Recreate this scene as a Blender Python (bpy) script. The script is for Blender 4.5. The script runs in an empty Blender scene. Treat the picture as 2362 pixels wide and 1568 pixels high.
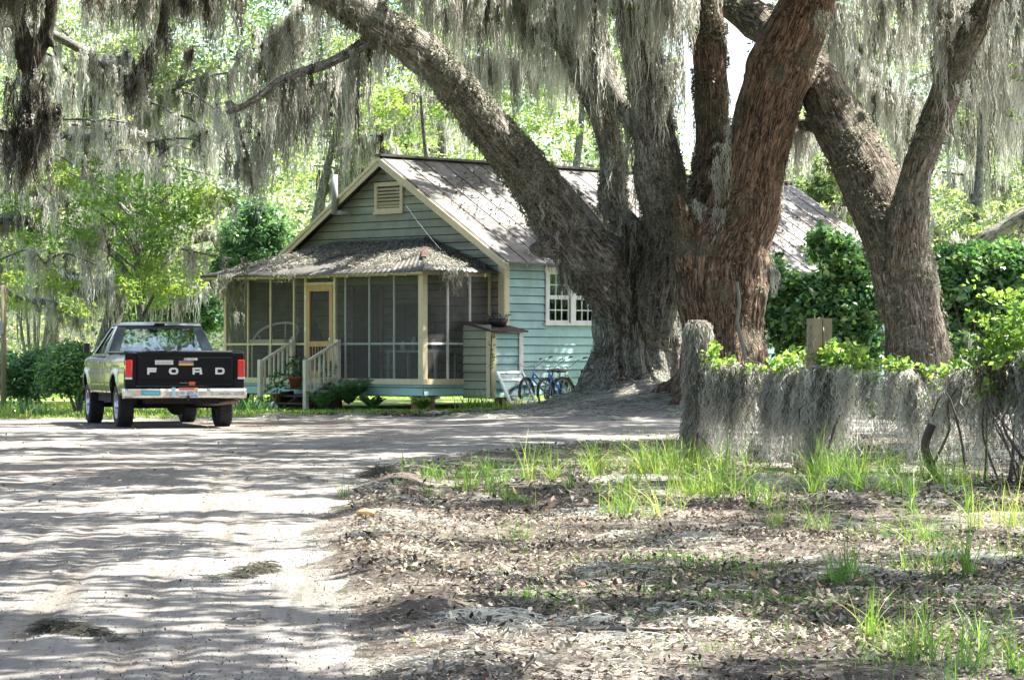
import bpy, math, random
import numpy as np
from mathutils import Vector, Matrix, noise
random.seed(7)
RN = np.random.default_rng(11)
SC = bpy.context.scene
COL = SC.collection
PI = math.pi
# ------------------------------------------------------------------ camera, sky, sun, exposure
F, HZ, CX, EYE = 6500.0, 815.0, 1181.0, 1.25      # focal length / horizon / centre in 2362-px units, eye height (m)
cam = bpy.data.cameras.new('camera'); co = bpy.data.objects.new('camera', cam); COL.objects.link(co)
cam.sensor_width = 36.0; cam.lens = 36.0 * F / 2362.0; cam.shift_y = 31.0 / 2362.0
cam.clip_start = 0.5; cam.clip_end = 2000
co.location = (0, 0, EYE); co.rotation_euler = (PI / 2, 0, 0)
SC.camera = co
SUN_EL, SUN_AZ = math.radians(60), math.radians(70)      # azimuth measured from +Y (away from camera) towards +X
sdir = Vector((math.sin(SUN_AZ) * math.cos(SUN_EL), math.cos(SUN_AZ) * math.cos(SUN_EL), math.sin(SUN_EL)))
w = bpy.data.worlds.new('World'); SC.world = w; w.use_nodes = True
nt = w.node_tree; nt.nodes.clear()
sky = nt.nodes.new('ShaderNodeTexSky'); sky.sky_type = 'NISHITA'; sky.sun_disc = False
sky.sun_elevation = SUN_EL; sky.sun_rotation = SUN_AZ
sky.air_density = 1.0; sky.dust_density = 3.0; sky.ozone_density = 1.0
bg = nt.nodes.new('ShaderNodeBackground'); bg.inputs[1].default_value = 0.125
wo = nt.nodes.new('ShaderNodeOutputWorld')
nt.links.new(sky.outputs[0], bg.inputs[0]); nt.links.new(bg.outputs[0], wo.inputs[0])
sl = bpy.data.lights.new('sun', 'SUN'); sl.energy = 5.0; sl.angle = math.radians(0.53); sl.color = (1.0, 0.965, 0.90)
so = bpy.data.objects.new('sun', sl); COL.objects.link(so)
so.rotation_euler = sdir.to_track_quat('Z', 'Y').to_euler(); so.location = (20, 20, 60)
SC.view_settings.view_transform = 'Standard'; SC.view_settings.look = 'None'
SC.view_settings.exposure = 2.2; SC.view_settings.gamma = 1.0
cy = SC.cycles
SC.render.engine = 'CYCLES'
cy.max_bounces = 7; cy.diffuse_bounces = 4; cy.glossy_bounces = 2; cy.transmission_bounces = 5; cy.transparent_max_bounces = 8
cy.caustics_reflective = False; cy.caustics_refractive = False; cy.use_denoising = True; cy.sample_clamp_indirect = 6

def P(X, Y, D):
    return Vector(((X - CX) / F * D, D, EYE + (HZ - Y) / F * D))
def GD(Y):                                     # depth of level ground seen at image row Y
    return EYE * F / (Y - HZ)
# ------------------------------------------------------------------ numpy noise and ground height
def _h(ix, iy, s):
    n = (ix * 374761393 + iy * 668265263 + s * 974634777) & 0x7fffffff
    n = ((n ^ (n >> 13)) * 1274126177) & 0x7fffffff
    return ((n ^ (n >> 16)) & 0xffff) / 65535.0
def vn(x, y, s=0):
    x = np.asarray(x, float); y = np.asarray(y, float)
    ix = np.floor(x).astype(np.int64); iy = np.floor(y).astype(np.int64)
    fx = x - ix; fy = y - iy; fx = fx * fx * (3 - 2 * fx); fy = fy * fy * (3 - 2 * fy)
    a = _h(ix, iy, s); b = _h(ix + 1, iy, s); c = _h(ix, iy + 1, s); d = _h(ix + 1, iy + 1, s)
    return (a * (1 - fx) + b * fx) * (1 - fy) + (c * (1 - fx) + d * fx) * fy
def fbm(x, y, f=1.0, o=4, s=0):
    r = 0; a = 0.5; t = 0
    for i in range(o):
        r = r + a * vn(x * f, y * f, s + i); t += a; a *= 0.5; f *= 2.03
    return r / t
# right edge of the sand road: x as a function of y (depth), from the photograph's ground rows
_re = [(905,1568),(865,1500),(775,1400),(735,1300),(748,1200),(800,1130),(890,1085),(1060,1052),(1300,1025),(1560,1006),(1900,996),(2400,988),(3200,975)]
REY = np.array([GD(b) for a, b in _re]); REX = np.array([(a - CX) / F * GD(b) for a, b in _re])
_fe = [(-900,960),(0,966),(200,964),(400,958),(560,955),(900,961),(1150,959),(1300,956),(1560,948),(2400,940),(3300,935)]
FEX = np.array([(a - CX) / F * GD(b) for a, b in _fe]); FEY = np.array([GD(b) for a, b in _fe])
def road_sd(x, y):
    x = np.asarray(x, float); y = np.asarray(y, float)
    xe = np.interp(y, np.concatenate([[0], REY]), np.concatenate([[-.6], REX]))
    slope = np.gradient(REX, REY); sl_ = np.interp(y, REY, slope)
    d1 = (xe - x) / np.sqrt(1 + sl_ ** 2)
    ye = np.interp(x, FEX, FEY)
    d2 = ye - y
    return np.minimum(d1, d2)
def gauss(x, y, cx, cy_, rx, ry):
    return np.exp(-((x - cx) / rx) ** 2 - ((y - cy_) / ry) ** 2)
def gz(x, y):
    x = np.asarray(x, float); y = np.asarray(y, float)
    sd = road_sd(x, y)
    off = np.clip(-sd / 1.2, 0, 1)
    z = (fbm(x, y, .35, 3, 5) - .5) * .10 * off * np.clip((62 - y) / 8, .25, 1)
    z = z + (fbm(x, y, 1.6, 3, 9) - .5) * .10 * off * np.clip((50 - y) / 10, 0, 1)
    d1 = -sd
    z = z + .07 * np.exp(-((d1 - .42 - .25 * (fbm(y, y * 0, .5, 2, 3) - .5)) / .30) ** 2) * np.clip((40 - y) / 8, 0, 1) * (.35 + 1.3 * fbm(x, y, .9, 2, 21))
    z = z + .62 * np.clip(gauss(x, y, 3.1, 58.0, np.where(x < 3.1, 1.95, 4.2), 2.7) * 1.35, 0, 1) * (.9 + .2 * fbm(x, y, 1.3, 3, 31))
    z = z + .05 * gauss(x, y, -1.0, 57.6, 2.5, .8)
    return z
def gzs(x, y): return float(gz(np.array([x]), np.array([y]))[0])
# ------------------------------------------------------------------ object helpers
def tag(o, label=None, cat=None, group=None, kind=None):
    if label: o['label'] = label
    if cat: o['category'] = cat
    if group: o['group'] = group
    if kind: o['kind'] = kind
    return o
def empty(name, loc=(0, 0, 0), rz=0, label=None, cat=None, group=None, rot=None):
    o = bpy.data.objects.new(name, None); COL.objects.link(o); o.location = loc
    o.rotation_euler = rot if rot else (0, 0, rz); o.empty_display_size = .2
    return tag(o, label, cat, group)
def link(name, me, mats=None, parent=None, smooth=False):
    o = bpy.data.objects.new(name, me); COL.objects.link(o)
    if mats:
        for m in (mats if isinstance(mats, (list, tuple)) else [mats]): me.materials.append(m)
    if parent: o.parent = parent
    if smooth: me.shade_smooth()
    return o
class MB:
    def __init__(s): s.v = []; s.f = []; s.m = []
    def add(s, V, Fc, mi=0):
        b = len(s.v); s.v += [tuple(p) for p in V]; s.f += [tuple(b + i for i in f) for f in Fc]; s.m += [mi] * len(Fc); return s
    def box(s, x0, x1, y0, y1, z0, z1, mi=0, M=None):
        V = [Vector(p) for p in ((x0,y0,z0),(x1,y0,z0),(x1,y1,z0),(x0,y1,z0),(x0,y0,z1),(x1,y0,z1),(x1,y1,z1),(x0,y1,z1))]
        if M: V = [M @ p for p in V]
        return s.add(V, [(0,3,2,1),(4,5,6,7),(0,1,5,4),(1,2,6,5),(2,3,7,6),(3,0,4,7)], mi)
    def beam(s, a, b, w_, h_, up=(0, 0, 1), mi=0):
        a = Vector(a); b = Vector(b); d = (b - a).normalized(); up = Vector(up)
        r = d.cross(up)
        if r.length < 1e-4: r = d.cross(Vector((1, 0, 0)))
        r.normalize(); u = r.cross(d)
        V = [p + r * (i * w_ / 2) + u * (j * h_ / 2) for p in (a, b) for i, j in ((-1,-1),(1,-1),(1,1),(-1,1))]
        return s.add(V, [(0,3,2,1),(4,5,6,7),(0,1,5,4),(1,2,6,5),(2,3,7,6),(3,0,4,7)], mi)
    def tube(s, pts, rad, n=8, mi=0, cap=True, closed=False):
        pts = [Vector(p) for p in pts]; N = len(pts)
        rad = rad if isinstance(rad, (list, tuple)) else [rad] * N
        b = len(s.v); nrm = None
        for i, p in enumerate(pts):
            if closed: d = pts[(i + 1) % N] - pts[i - 1]
            else: d = pts[min(i + 1, N - 1)] - pts[max(i - 1, 0)]
            d.normalize()
            if nrm is None:
                nrm = d.cross(Vector((0, 0, 1)))
                if nrm.length < .05: nrm = d.cross(Vector((1, 0, 0)))
            nrm = (nrm - d * nrm.dot(d)).normalized(); bn = d.cross(nrm)
            for k in range(n):
                a = 2 * PI * k / n
                s.v.append(tuple(p + (nrm * math.cos(a) + bn * math.sin(a)) * rad[i]))
        for i in range(N if closed else N - 1):
            j = (i + 1) % N
            for k in range(n):
                k2 = (k + 1) % n
                s.f.append((b + i*n + k, b + i*n + k2, b + j*n + k2, b + j*n + k)); s.m.append(mi)
        if cap and not closed:
            s.f.append(tuple(b + k for k in range(n))[::-1]); s.m.append(mi)
            s.f.append(tuple(b + (N-1)*n + k for k in range(n))); s.m.append(mi)
        return s
    def lathe(s, prof, n=24, M=None, mi=0):            # profile of (radius, height) about local z
        b = len(s.v); M = M or Matrix()
        for r, z in prof:
            for k in range(n):
                a = 2 * PI * k / n; s.v.append(tuple(M @ Vector((r * math.cos(a), r * math.sin(a), z))))
        for i in range(len(prof) - 1):
            for k in range(n):
                k2 = (k + 1) % n; s.f.append((b+i*n+k, b+i*n+k2, b+(i+1)*n+k2, b+(i+1)*n+k)); s.m.append(mi)
        return s
    def prism(s, poly, y0, y1, M=None, mi=0):          # (x,z) outline, anticlockwise seen from -y, extruded y0..y1
        n = len(poly); M = M or Matrix()
        V = [M @ Vector((x, y0, z)) for x, z in poly] + [M @ Vector((x, y1, z)) for x, z in poly]
        Fc = [tuple(range(n)), tuple(range(2*n - 1, n - 1, -1))] + [((i+1) % n, i, n+i, n+(i+1) % n) for i in range(n)]
        return s.add(V, Fc, mi)
    def build(s, name, mats, parent=None, smooth=False, bevel=0, label=None):
        me = bpy.data.meshes.new(name); me.from_pydata(s.v, [], s.f)
        o = link(name, me, mats, parent)
        me.polygons.foreach_set('material_index', s.m)
        if smooth: me.shade_smooth()
        if bevel:
            md = o.modifiers.new('bevel', 'BEVEL'); md.width = bevel; md.segments = 2; md.limit_method = 'ANGLE'; md.angle_limit = math.radians(40)
        me.update()
        if label: o['label'] = label
        return o
class NP:                                            # bulk quads with a per-vertex tint
    def __init__(s): s.V = []; s.F = []; s.T = []; s.n = 0
    def add(s, V, Fc, T):
        s.V.append(V.reshape(-1, 3)); s.F.append(Fc.reshape(-1, 4) + s.n); s.T.append(T.reshape(-1)); s.n += V.reshape(-1, 3).shape[0]
    def build(s, name, m, parent=None, smooth=False):
        V = np.concatenate(s.V).astype(np.float32); Fc = np.concatenate(s.F).astype(np.int32); T = np.concatenate(s.T).astype(np.float32)
        me = bpy.data.meshes.new(name)
        me.vertices.add(len(V)); me.vertices.foreach_set('co', V.ravel())
        me.loops.add(Fc.size); me.loops.foreach_set('vertex_index', Fc.ravel())
        me.polygons.add(len(Fc)); me.polygons.foreach_set('loop_start', np.arange(0, Fc.size, 4, dtype=np.int32))
        a = me.attributes.new('tint', 'FLOAT', 'POINT'); a.data.foreach_set('value', T)
        me.update(calc_edges=True)
        return link(name, me, m, parent, smooth)
# ------------------------------------------------------------------ materials
def newmat(name):
    m = bpy.data.materials.new(name); m.use_nodes = True; n = m.node_tree; n.nodes.clear()
    return m, n, n.nodes.new('ShaderNodeOutputMaterial')
def ramp(n, stops):
    r = n.nodes.new('ShaderNodeValToRGB'); e = r.color_ramp.elements
    while len(e) > 1: e.remove(e[-1])
    e[0].position = stops[0][0]; e[0].color = (*stops[0][1], 1)
    for p, c in stops[1:]:
        q = e.new(p); q.color = (*c, 1)
    return r
def gray(*s): return [(p, (v, v, v)) for p, v in s]
def nz(n, sc, det=4, vec=None, ro=.55, dis=0):
    t = n.nodes.new('ShaderNodeTexNoise'); t.inputs['Scale'].default_value = sc; t.inputs['Detail'].default_value = det
    t.inputs['Roughness'].default_value = ro; t.inputs['Distortion'].default_value = dis
    if vec: n.links.new(vec, t.inputs['Vector'])
    return t
def mixc(n, fac, a, b, mode='MIX'):
    m = n.nodes.new('ShaderNodeMix'); m.data_type = 'RGBA'; m.blend_type = mode
    for s_, v in ((0, fac), (6, a), (7, b)):
        if hasattr(v, 'is_output'): n.links.new(v, m.inputs[s_])
        elif s_ == 0: m.inputs[0].default_value = v
        else: m.inputs[s_].default_value = (*v, 1)
    return m.outputs[2]
def mapping(n, coord, scale=(1, 1, 1), rot=(0, 0, 0)):
    tc = n.nodes.new('ShaderNodeTexCoord'); mp = n.nodes.new('ShaderNodeMapping')
    mp.inputs['Scale'].default_value = scale; mp.inputs['Rotation'].default_value = rot
    n.links.new(coord if hasattr(coord, 'is_output') else tc.outputs[coord], mp.inputs[0]); return mp.outputs[0]
def bsdf(n, out, col, rough=.7, bump=None, bd=.01, bs=1.0, metal=0, spec=.5, coat=0):
    p = n.nodes.new('ShaderNodeBsdfPrincipled')
    if hasattr(col, 'is_output'): n.links.new(col, p.inputs['Base Color'])
    else: p.inputs['Base Color'].default_value = (*col, 1)
    if hasattr(rough, 'is_output'): n.links.new(rough, p.inputs['Roughness'])
    else: p.inputs['Roughness'].default_value = rough
    p.inputs['Metallic'].default_value = metal; p.inputs['Specular IOR Level'].default_value = spec
    p.inputs['Coat Weight'].default_value = coat; p.inputs['Coat Roughness'].default_value = .06
    if bump:
        b = n.nodes.new('ShaderNodeBump'); b.inputs['Distance'].default_value = bd; b.inputs['Strength'].default_value = bs
        n.links.new(bump, b.inputs['Height']); n.links.new(b.outputs[0], p.inputs['Normal'])
    n.links.new(p.outputs[0], out.inputs[0]); return p
def mat(name, col, rough=.7, var=.15, sc=6, metal=0, spec=.5, coat=0, bump=.002, stretch=(1, 1, 1), dirt=None, dsc=1.5, dthr=.55):
    m, n, out = newmat(name); vec = mapping(n, 'Object', stretch)
    a = nz(n, sc, 5, vec)
    r = ramp(n, [(.3, tuple(c * (1 - var) for c in col)), (.7, tuple(min(1, c * (1 + var)) for c in col))]); n.links.new(a.outputs[0], r.inputs[0])
    c = r.outputs[0]
    if dirt:
        b = nz(n, dsc, 7, mapping(n, 'Object', stretch), .7); r2 = ramp(n, gray((dthr - .06, 0), (dthr + .12, .85))); n.links.new(b.outputs[0], r2.inputs[0])
        c = mixc(n, r2.outputs[0], c, dirt)
    bsdf(n, out, c, rough, a.outputs[0] if bump else None, bump, 1, metal, spec, coat); return m
def mat_leaf(name, stops, trans=.45, rough=.45, spec=.35):
    m, n, out = newmat(name)
    at = n.nodes.new('ShaderNodeAttribute'); at.attribute_name = 'tint'
    r = ramp(n, stops); n.links.new(at.outputs['Fac'], r.inputs[0])
    p = n.nodes.new('ShaderNodeBsdfPrincipled'); n.links.new(r.outputs[0], p.inputs['Base Color']); p.inputs['Roughness'].default_value = rough
    p.inputs['Specular IOR Level'].default_value = spec
    t = n.nodes.new('ShaderNodeBsdfTranslucent')
    n.links.new(mixc(n, 1.0, r.outputs[0], (1.0, 1.0, .55) if trans > .3 else (1, 1, 1), 'MULTIPLY'), t.inputs[0])
    mx = n.nodes.new('ShaderNodeMixShader'); mx.inputs[0].default_value = trans
    n.links.new(p.outputs[0], mx.inputs[1]); n.links.new(t.outputs[0], mx.inputs[2]); n.links.new(mx.outputs[0], out.inputs[0]); return m
def mat_moss(name, stops):
    m, n, out = newmat(name)
    at = n.nodes.new('ShaderNodeAttribute'); at.attribute_name = 'tint'
    r = ramp(n, stops); n.links.new(at.outputs['Fac'], r.inputs[0])
    p = n.nodes.new('ShaderNodeBsdfDiffuse'); n.links.new(r.outputs[0], p.inputs[0])
    t = n.nodes.new('ShaderNodeBsdfTranslucent'); n.links.new(r.outputs[0], t.inputs[0])
    mx = n.nodes.new('ShaderNodeMixShader'); mx.inputs[0].default_value = .55
    n.links.new(p.outputs[0], mx.inputs[1]); n.links.new(t.outputs[0], mx.inputs[2]); n.links.new(mx.outputs[0], out.inputs[0]); return m
MOSS = mat_moss('spanish_moss', [(0, (.07, .062, .045)), (.25, (.21, .20, .155)), (.6, (.48, .475, .41)), (1, (.70, .69, .62))])
FUZZ = mat_moss('bark_moss', [(0, (.10, .10, .065)), (.5, (.29, .285, .215)), (1, (.50, .50, .41))])
LEAF_OAK = mat_leaf('oak_leaf', [(0, (.03, .06, .02)), (.4, (.07, .13, .03)), (.75, (.15, .22, .05)), (1, (.28, .34, .09))])
LEAF_BRIGHT = mat_leaf('bright_leaf', [(0, (.05, .14, .04)), (.4, (.17, .31, .08)), (1, (.45, .54, .15))], .55)
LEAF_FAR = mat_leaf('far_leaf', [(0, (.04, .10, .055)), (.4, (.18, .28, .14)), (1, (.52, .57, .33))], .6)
LEAF_DARK = mat_leaf('glossy_leaf', [(0, (.025, .08, .035)), (.5, (.10, .24, .09)), (1, (.32, .48, .15))], .38, .22, .8)
LEAF_TEAL = mat_leaf('shrub_leaf', [(0, (.04, .11, .06)), (.5, (.10, .23, .12)), (1, (.28, .42, .2))], .4, .35, .5)
GRASS = mat_leaf('grass_blade', [(0, (.06, .13, .02)), (.5, (.13, .29, .05)), (.85, (.31, .46, .09)), (1, (.55, .52, .24))], .5)
LITTER = mat_leaf('dry_leaf', [(0, (.03, .024, .019)), (.45, (.10, .083, .066)), (.78, (.23, .20, .16)), (.93, (.38, .33, .26)), (1, (.30, .14, .07))], .12, .7, .2)
def mat_bark(name, ridge, crev, lich, la=.5, across=15, along=3.6, bd=.035, crust=.8):
    m, n, out = newmat(name)
    at = n.nodes.new('ShaderNodeAttribute'); at.attribute_name = 'bark'
    v0 = at.outputs['Vector']
    vec = mapping(n, v0, (across, across, along))
    d = nz(n, 1.1, 3, vec)
    ad = n.nodes.new('ShaderNodeVectorMath'); ad.operation = 'MULTIPLY_ADD'
    n.links.new(d.outputs['Color'], ad.inputs[0]); ad.inputs[1].default_value = (1.5, 1.5, 1.5); n.links.new(vec, ad.inputs[2])
    vo = n.nodes.new('ShaderNodeTexVoronoi'); vo.feature = 'DISTANCE_TO_EDGE'; vo.inputs['Scale'].default_value = .8
    n.links.new(ad.outputs[0], vo.inputs['Vector'])
    rv = ramp(n, gray((0, .45), (.12, .8), (.3, 1))); n.links.new(vo.outputs['Distance'], rv.inputs[0])
    fu = nz(n, 1.0, 3, mapping(n, v0, (across * .62, across * .62, along * .42)), .6, .7); sb = n.nodes.new('ShaderNodeMath'); sb.operation = 'SUBTRACT'; n.links.new(fu.outputs[0], sb.inputs[0]); sb.inputs[1].default_value = .5
    ab = n.nodes.new('ShaderNodeMath'); ab.operation = 'ABSOLUTE'; n.links.new(sb.outputs[0], ab.inputs[0]); rf = ramp(n, gray((0, 0), (.022, .4), (.07, 1))); n.links.new(ab.outputs[0], rf.inputs[0])
    r = n.nodes.new('ShaderNodeMath'); r.operation = 'MULTIPLY'; n.links.new(rv.outputs[0], r.inputs[0]); n.links.new(rf.outputs[0], r.inputs[1])
    fine = nz(n, 3.5, 6, vec, .7)
    h = n.nodes.new('ShaderNodeMath'); h.operation = 'MULTIPLY_ADD'; n.links.new(fine.outputs[0], h.inputs[0]); h.inputs[1].default_value = .35; n.links.new(r.outputs[0], h.inputs[2])
    c = mixc(n, r.outputs[0], crev, ridge)
    f2 = ramp(n, gray((.3, .55), (.7, 1.35))); n.links.new(fine.outputs[0], f2.inputs[0])
    c = mixc(n, 1.0, c, f2.outputs[0], 'MULTIPLY')
    big = nz(n, 1.3, 6, v0, .68); r3 = ramp(n, gray((.62 - la * .4, 0), (.70 - la * .4, .8))); n.links.new(big.outputs[0], r3.inputs[0])
    spk = nz(n, 22, 4, v0, .7); r4 = ramp(n, [(.35, tuple(x * .45 for x in lich)), (.6, lich)]); n.links.new(spk.outputs[0], r4.inputs[0])
    c = mixc(n, r3.outputs[0], c, r4.outputs[0])
    cr = nz(n, 5.5, 9, v0, .78); r5 = ramp(n, gray((.36, .30), (.46, .8), (.54, 1.1), (.68, 1.65))); n.links.new(cr.outputs[0], r5.inputs[0]); c = mixc(n, crust, c, r5.outputs[0], 'MULTIPLY')
    h2 = n.nodes.new('ShaderNodeMath'); h2.operation = 'MULTIPLY_ADD'; n.links.new(cr.outputs[0], h2.inputs[0]); h2.inputs[1].default_value = 2.2 * crust; n.links.new(h.outputs[0], h2.inputs[2]); h = h2
    bsdf(n, out, c, .9, h.outputs[0], bd, 1, spec=.2); return m
BARK_L = mat_bark('oak_bark_gray', (.54, .495, .42), (.04, .032, .025), (.42, .42, .34), .36, 20, 3.0, .05, .8)
BARK_R = mat_bark('oak_bark_brown', (.43, .29, .20), (.025, .017, .012), (.21, .20, .14), .20, 19, 2.8, .06, .55)
BARK_G = mat_bark('oak_bark_right', (.38, .315, .245), (.035, .027, .02), (.23, .22, .16), .36, 20, 3.4, .05, .75)
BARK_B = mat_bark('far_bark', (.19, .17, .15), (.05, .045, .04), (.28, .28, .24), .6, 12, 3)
WOODY = mat('twig', (.10, .08, .06), .9, .3, 20)
# ================================================================== THE COTTAGE
def clap_mat(name, col, dirt):
    m, n, out = newmat(name)
    a = nz(n, 3, 6, mapping(n, 'Object', (1, 1, 1)), .65); f = nz(n, 30, 5, mapping(n, 'Object', (.15, .15, 1)), .6)
    r = ramp(n, [(.3, tuple(c * .86 for c in col)), (.7, tuple(c * 1.12 for c in col))]); n.links.new(a.outputs[0], r.inputs[0])
    g = ramp(n, gray((.60, 0), (.80, .7))); n.links.new(f.outputs[0], g.inputs[0])
    c = mixc(n, g.outputs[0], r.outputs[0], dirt)
    st = nz(n, 1.6, 8, mapping(n, 'Object', (1, 1, .5)), .75); g2 = ramp(n, gray((.50, 0), (.72, .75))); n.links.new(st.outputs[0], g2.inputs[0])
    c = mixc(n, g2.outputs[0], c, dirt)
    sx = n.nodes.new('ShaderNodeSeparateXYZ'); tc = n.nodes.new('ShaderNodeTexCoord'); n.links.new(tc.outputs['Object'], sx.inputs[0])
    dv = n.nodes.new('ShaderNodeMath'); dv.operation = 'DIVIDE'; dv.inputs[1].default_value = .18; n.links.new(sx.outputs['Z'], dv.inputs[0]); fl = n.nodes.new('ShaderNodeMath'); fl.operation = 'FLOOR'; n.links.new(dv.outputs[0], fl.inputs[0])
    wn = n.nodes.new('ShaderNodeTexWhiteNoise'); wn.noise_dimensions = '1D'; n.links.new(fl.outputs[0], wn.inputs['W']); br_ = ramp(n, gray((0, .80), (1, 1.14))); n.links.new(wn.outputs['Value'], br_.inputs[0]); c = mixc(n, 1.0, c, br_.outputs[0], 'MULTIPLY')
    bsdf(n, out, c, .75, f.outputs[0], .003); return m
M_TEAL = clap_mat('teal_clapboard', (.36, .54, .51), (.28, .36, .31))
M_GABLE = clap_mat('gable_clapboard', (.35, .37, .28), (.24, .26, .20))
M_LAP_SHADE = mat('board_lap_shadow', (.05, .06, .05), .9, .2, 8)  # dark strip under every board lap, painted in as the shadow line
M_CREAM = mat('cream_trim', (.72, .62, .40), .7, .1, 5, dirt=(.42, .36, .24), dsc=5, dthr=.58)
M_RAIL = mat('pale_rail_paint', (.66, .61, .50), .7, .1, 5, dirt=(.40, .36, .28), dsc=6, dthr=.58)
M_WHITE = mat('white_trim', (.74, .72, .66), .65, .08, 6, dirt=(.48, .45, .38), dsc=5, dthr=.6)
M_DOOR = mat('varnished_door', (.55, .33, .13), .5, .2, 14, stretch=(1, 1, .2))
M_DARKW = mat('weathered_dark_wood', (.07, .05, .04), .85, .35, 12)
M_FLOOR = mat('porch_floor', (.16, .15, .13), .7, .2, 8)
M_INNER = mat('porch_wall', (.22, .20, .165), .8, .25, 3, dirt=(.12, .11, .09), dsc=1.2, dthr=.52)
M_METAL = mat('pipe_gray', (.33, .35, .33), .6, .12, 6)
M_BLACK = mat('black_plastic', (.02, .02, .02), .45, .2, 12)
M_WHT = mat('white_enamel', (.8, .8, .78), .4, .04, 6)
M_TERRA = mat('terracotta', (.36, .13, .06), .8, .2, 8)
M_YEL = mat('yellow_glaze', (.6, .45, .08), .4, .1, 8)
def roof_mat():
    m, n, out = newmat('weathered_tin_roof')
    vec = mapping(n, 'Object', (1, 1, 1))
    a = nz(n, 1.1, 7, vec, .7); r = ramp(n, [(.34, (.03, .028, .024)), (.48, (.07, .066, .055)), (.62, (.135, .135, .125))]); n.links.new(a.outputs[0], r.inputs[0])
    b = nz(n, 2.3, 8, vec, .75); g = ramp(n, gray((.54, 0), (.66, .55))); n.links.new(b.outputs[0], g.inputs[0])
    c = mixc(n, g.outputs[0], r.outputs[0], (.17, .10, .07))
    c2 = nz(n, 6, 8, vec, .8); g3 = ramp(n, gray((.56, 0), (.66, .75))); n.links.new(c2.outputs[0], g3.inputs[0])
    c = mixc(n, g3.outputs[0], c, (.12, .11, .09))
    bsdf(n, out, c, .6, b.outputs[0], .01, metal=.0); return m
M_ROOF = roof_mat()
def screen_mat():
    m, n, out = newmat('insect_screen')
    t = n.nodes.new('ShaderNodeBsdfTransparent'); d = n.nodes.new('ShaderNodeBsdfPrincipled')
    d.inputs['Base Color'].default_value = (.14, .135, .125, 1); d.inputs['Roughness'].default_value = .6
    nn = nz(n, 1.3, 5, mapping(n, 'Object')); r = ramp(n, gray((.3, .30), (.7, .48))); n.links.new(nn.outputs[0], r.inputs[0])
    mx = n.nodes.new('ShaderNodeMixShader'); n.links.new(r.outputs[0], mx.inputs[0]); n.links.new(t.outputs[0], mx.inputs[1]); n.links.new(d.outputs[0], mx.inputs[2])
    n.links.new(mx.outputs[0], out.inputs[0]); return m
M_SCREEN = screen_mat()
def glass_mat(name, tint, op, rough=.03):
    m, n, out = newmat(name)
    t = n.nodes.new('ShaderNodeBsdfTransparent'); t.inputs[0].default_value = (*tint, 1)
    g = n.nodes.new('ShaderNodeBsdfGlossy'); g.inputs['Roughness'].default_value = rough; g.inputs[0].default_value = (.9, .95, .93, 1)
    nn = nz(n, 1.5, 3, mapping(n, 'Object')); b = n.nodes.new('ShaderNodeBump'); b.inputs['Distance'].default_value = .006
    n.links.new(nn.outputs[0], b.inputs['Height']); n.links.new(b.outputs[0], g.inputs['Normal'])
    mx = n.nodes.new('ShaderNodeMixShader'); mx.inputs[0].default_value = op
    n.links.new(t.outputs[0], mx.inputs[1]); n.links.new(g.outputs[0], mx.inputs[2]); n.links.new(mx.outputs[0], out.inputs[0]); return m
M_GLASS = glass_mat('window_glass', (.75, .8, .78), .4)
M_CARGLASS = glass_mat('truck_glass', (.72, .92, .86), .30)

HX, HY = -1.90, 60.0
R45 = math.sqrt(.5)
def ht(X, lx=0.0):                           # house-local y of the side plane x = lx seen at column X
    k = (X - CX) / F; x0 = HX + R45 * lx; y0 = HY - R45 * lx
    return (k * y0 - x0) / (R45 * (1 - k))
def hs(X):
    k = (X - CX) / F; return -(HX - HY * k) / (R45 * (1 + k))
cottage = empty('cottage', (HX, HY, 0), -PI / 4, 'teal clapboard cottage with screened porch and rusty tin roof behind the oaks', 'house')
XR, XL, YF, YB = .377, -6.88, 2.07, 16.0
XC = (XR + XL) / 2; EZ, RZ = 3.40, 5.60
SL = (RZ - EZ) / (XR - XC)
EXP = .18
def clap(mb, plane, c, a0, a1, z0, z1, out, cut=None):
    """boards on plane 'y'=c (run along x) or 'x'=c (run along y); out = +-1 direction of the outside"""
    z = z0
    while z < z1 - .01:
        zt = min(z + EXP, z1); s0, s1 = (a0(z), a1(z)) if callable(a0) else (a0, a1)
        t0, t1 = (a0(zt), a1(zt)) if callable(a0) else (a0, a1)
        segs = [(s0, s1, t0, t1)]
        if cut and zt > cut[2] + .01 and z < cut[3] - .01: segs = [(s0, cut[0], t0, cut[0]), (cut[1], s1, cut[1], t1)]
        for p0, p1, q0, q1 in segs:
            if p1 - p0 < .02: continue
            dz = random.uniform(-.004, .004)
            def pt(s, zz, o):
                return (s, c + out * o, zz) if plane == 'y' else (c + out * o, s, zz)
            V = [pt(p0, z + .010 + dz, .036), pt(p1, z + .010 + dz, .036), pt(q1, zt + .002, .006), pt(q0, zt + .002, .006), pt(p0, z - .012 + dz, 0), pt(p1, z - .012 + dz, 0)]
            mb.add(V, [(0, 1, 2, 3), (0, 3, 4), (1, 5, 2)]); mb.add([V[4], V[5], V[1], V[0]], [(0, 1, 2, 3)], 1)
        z = zt
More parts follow.
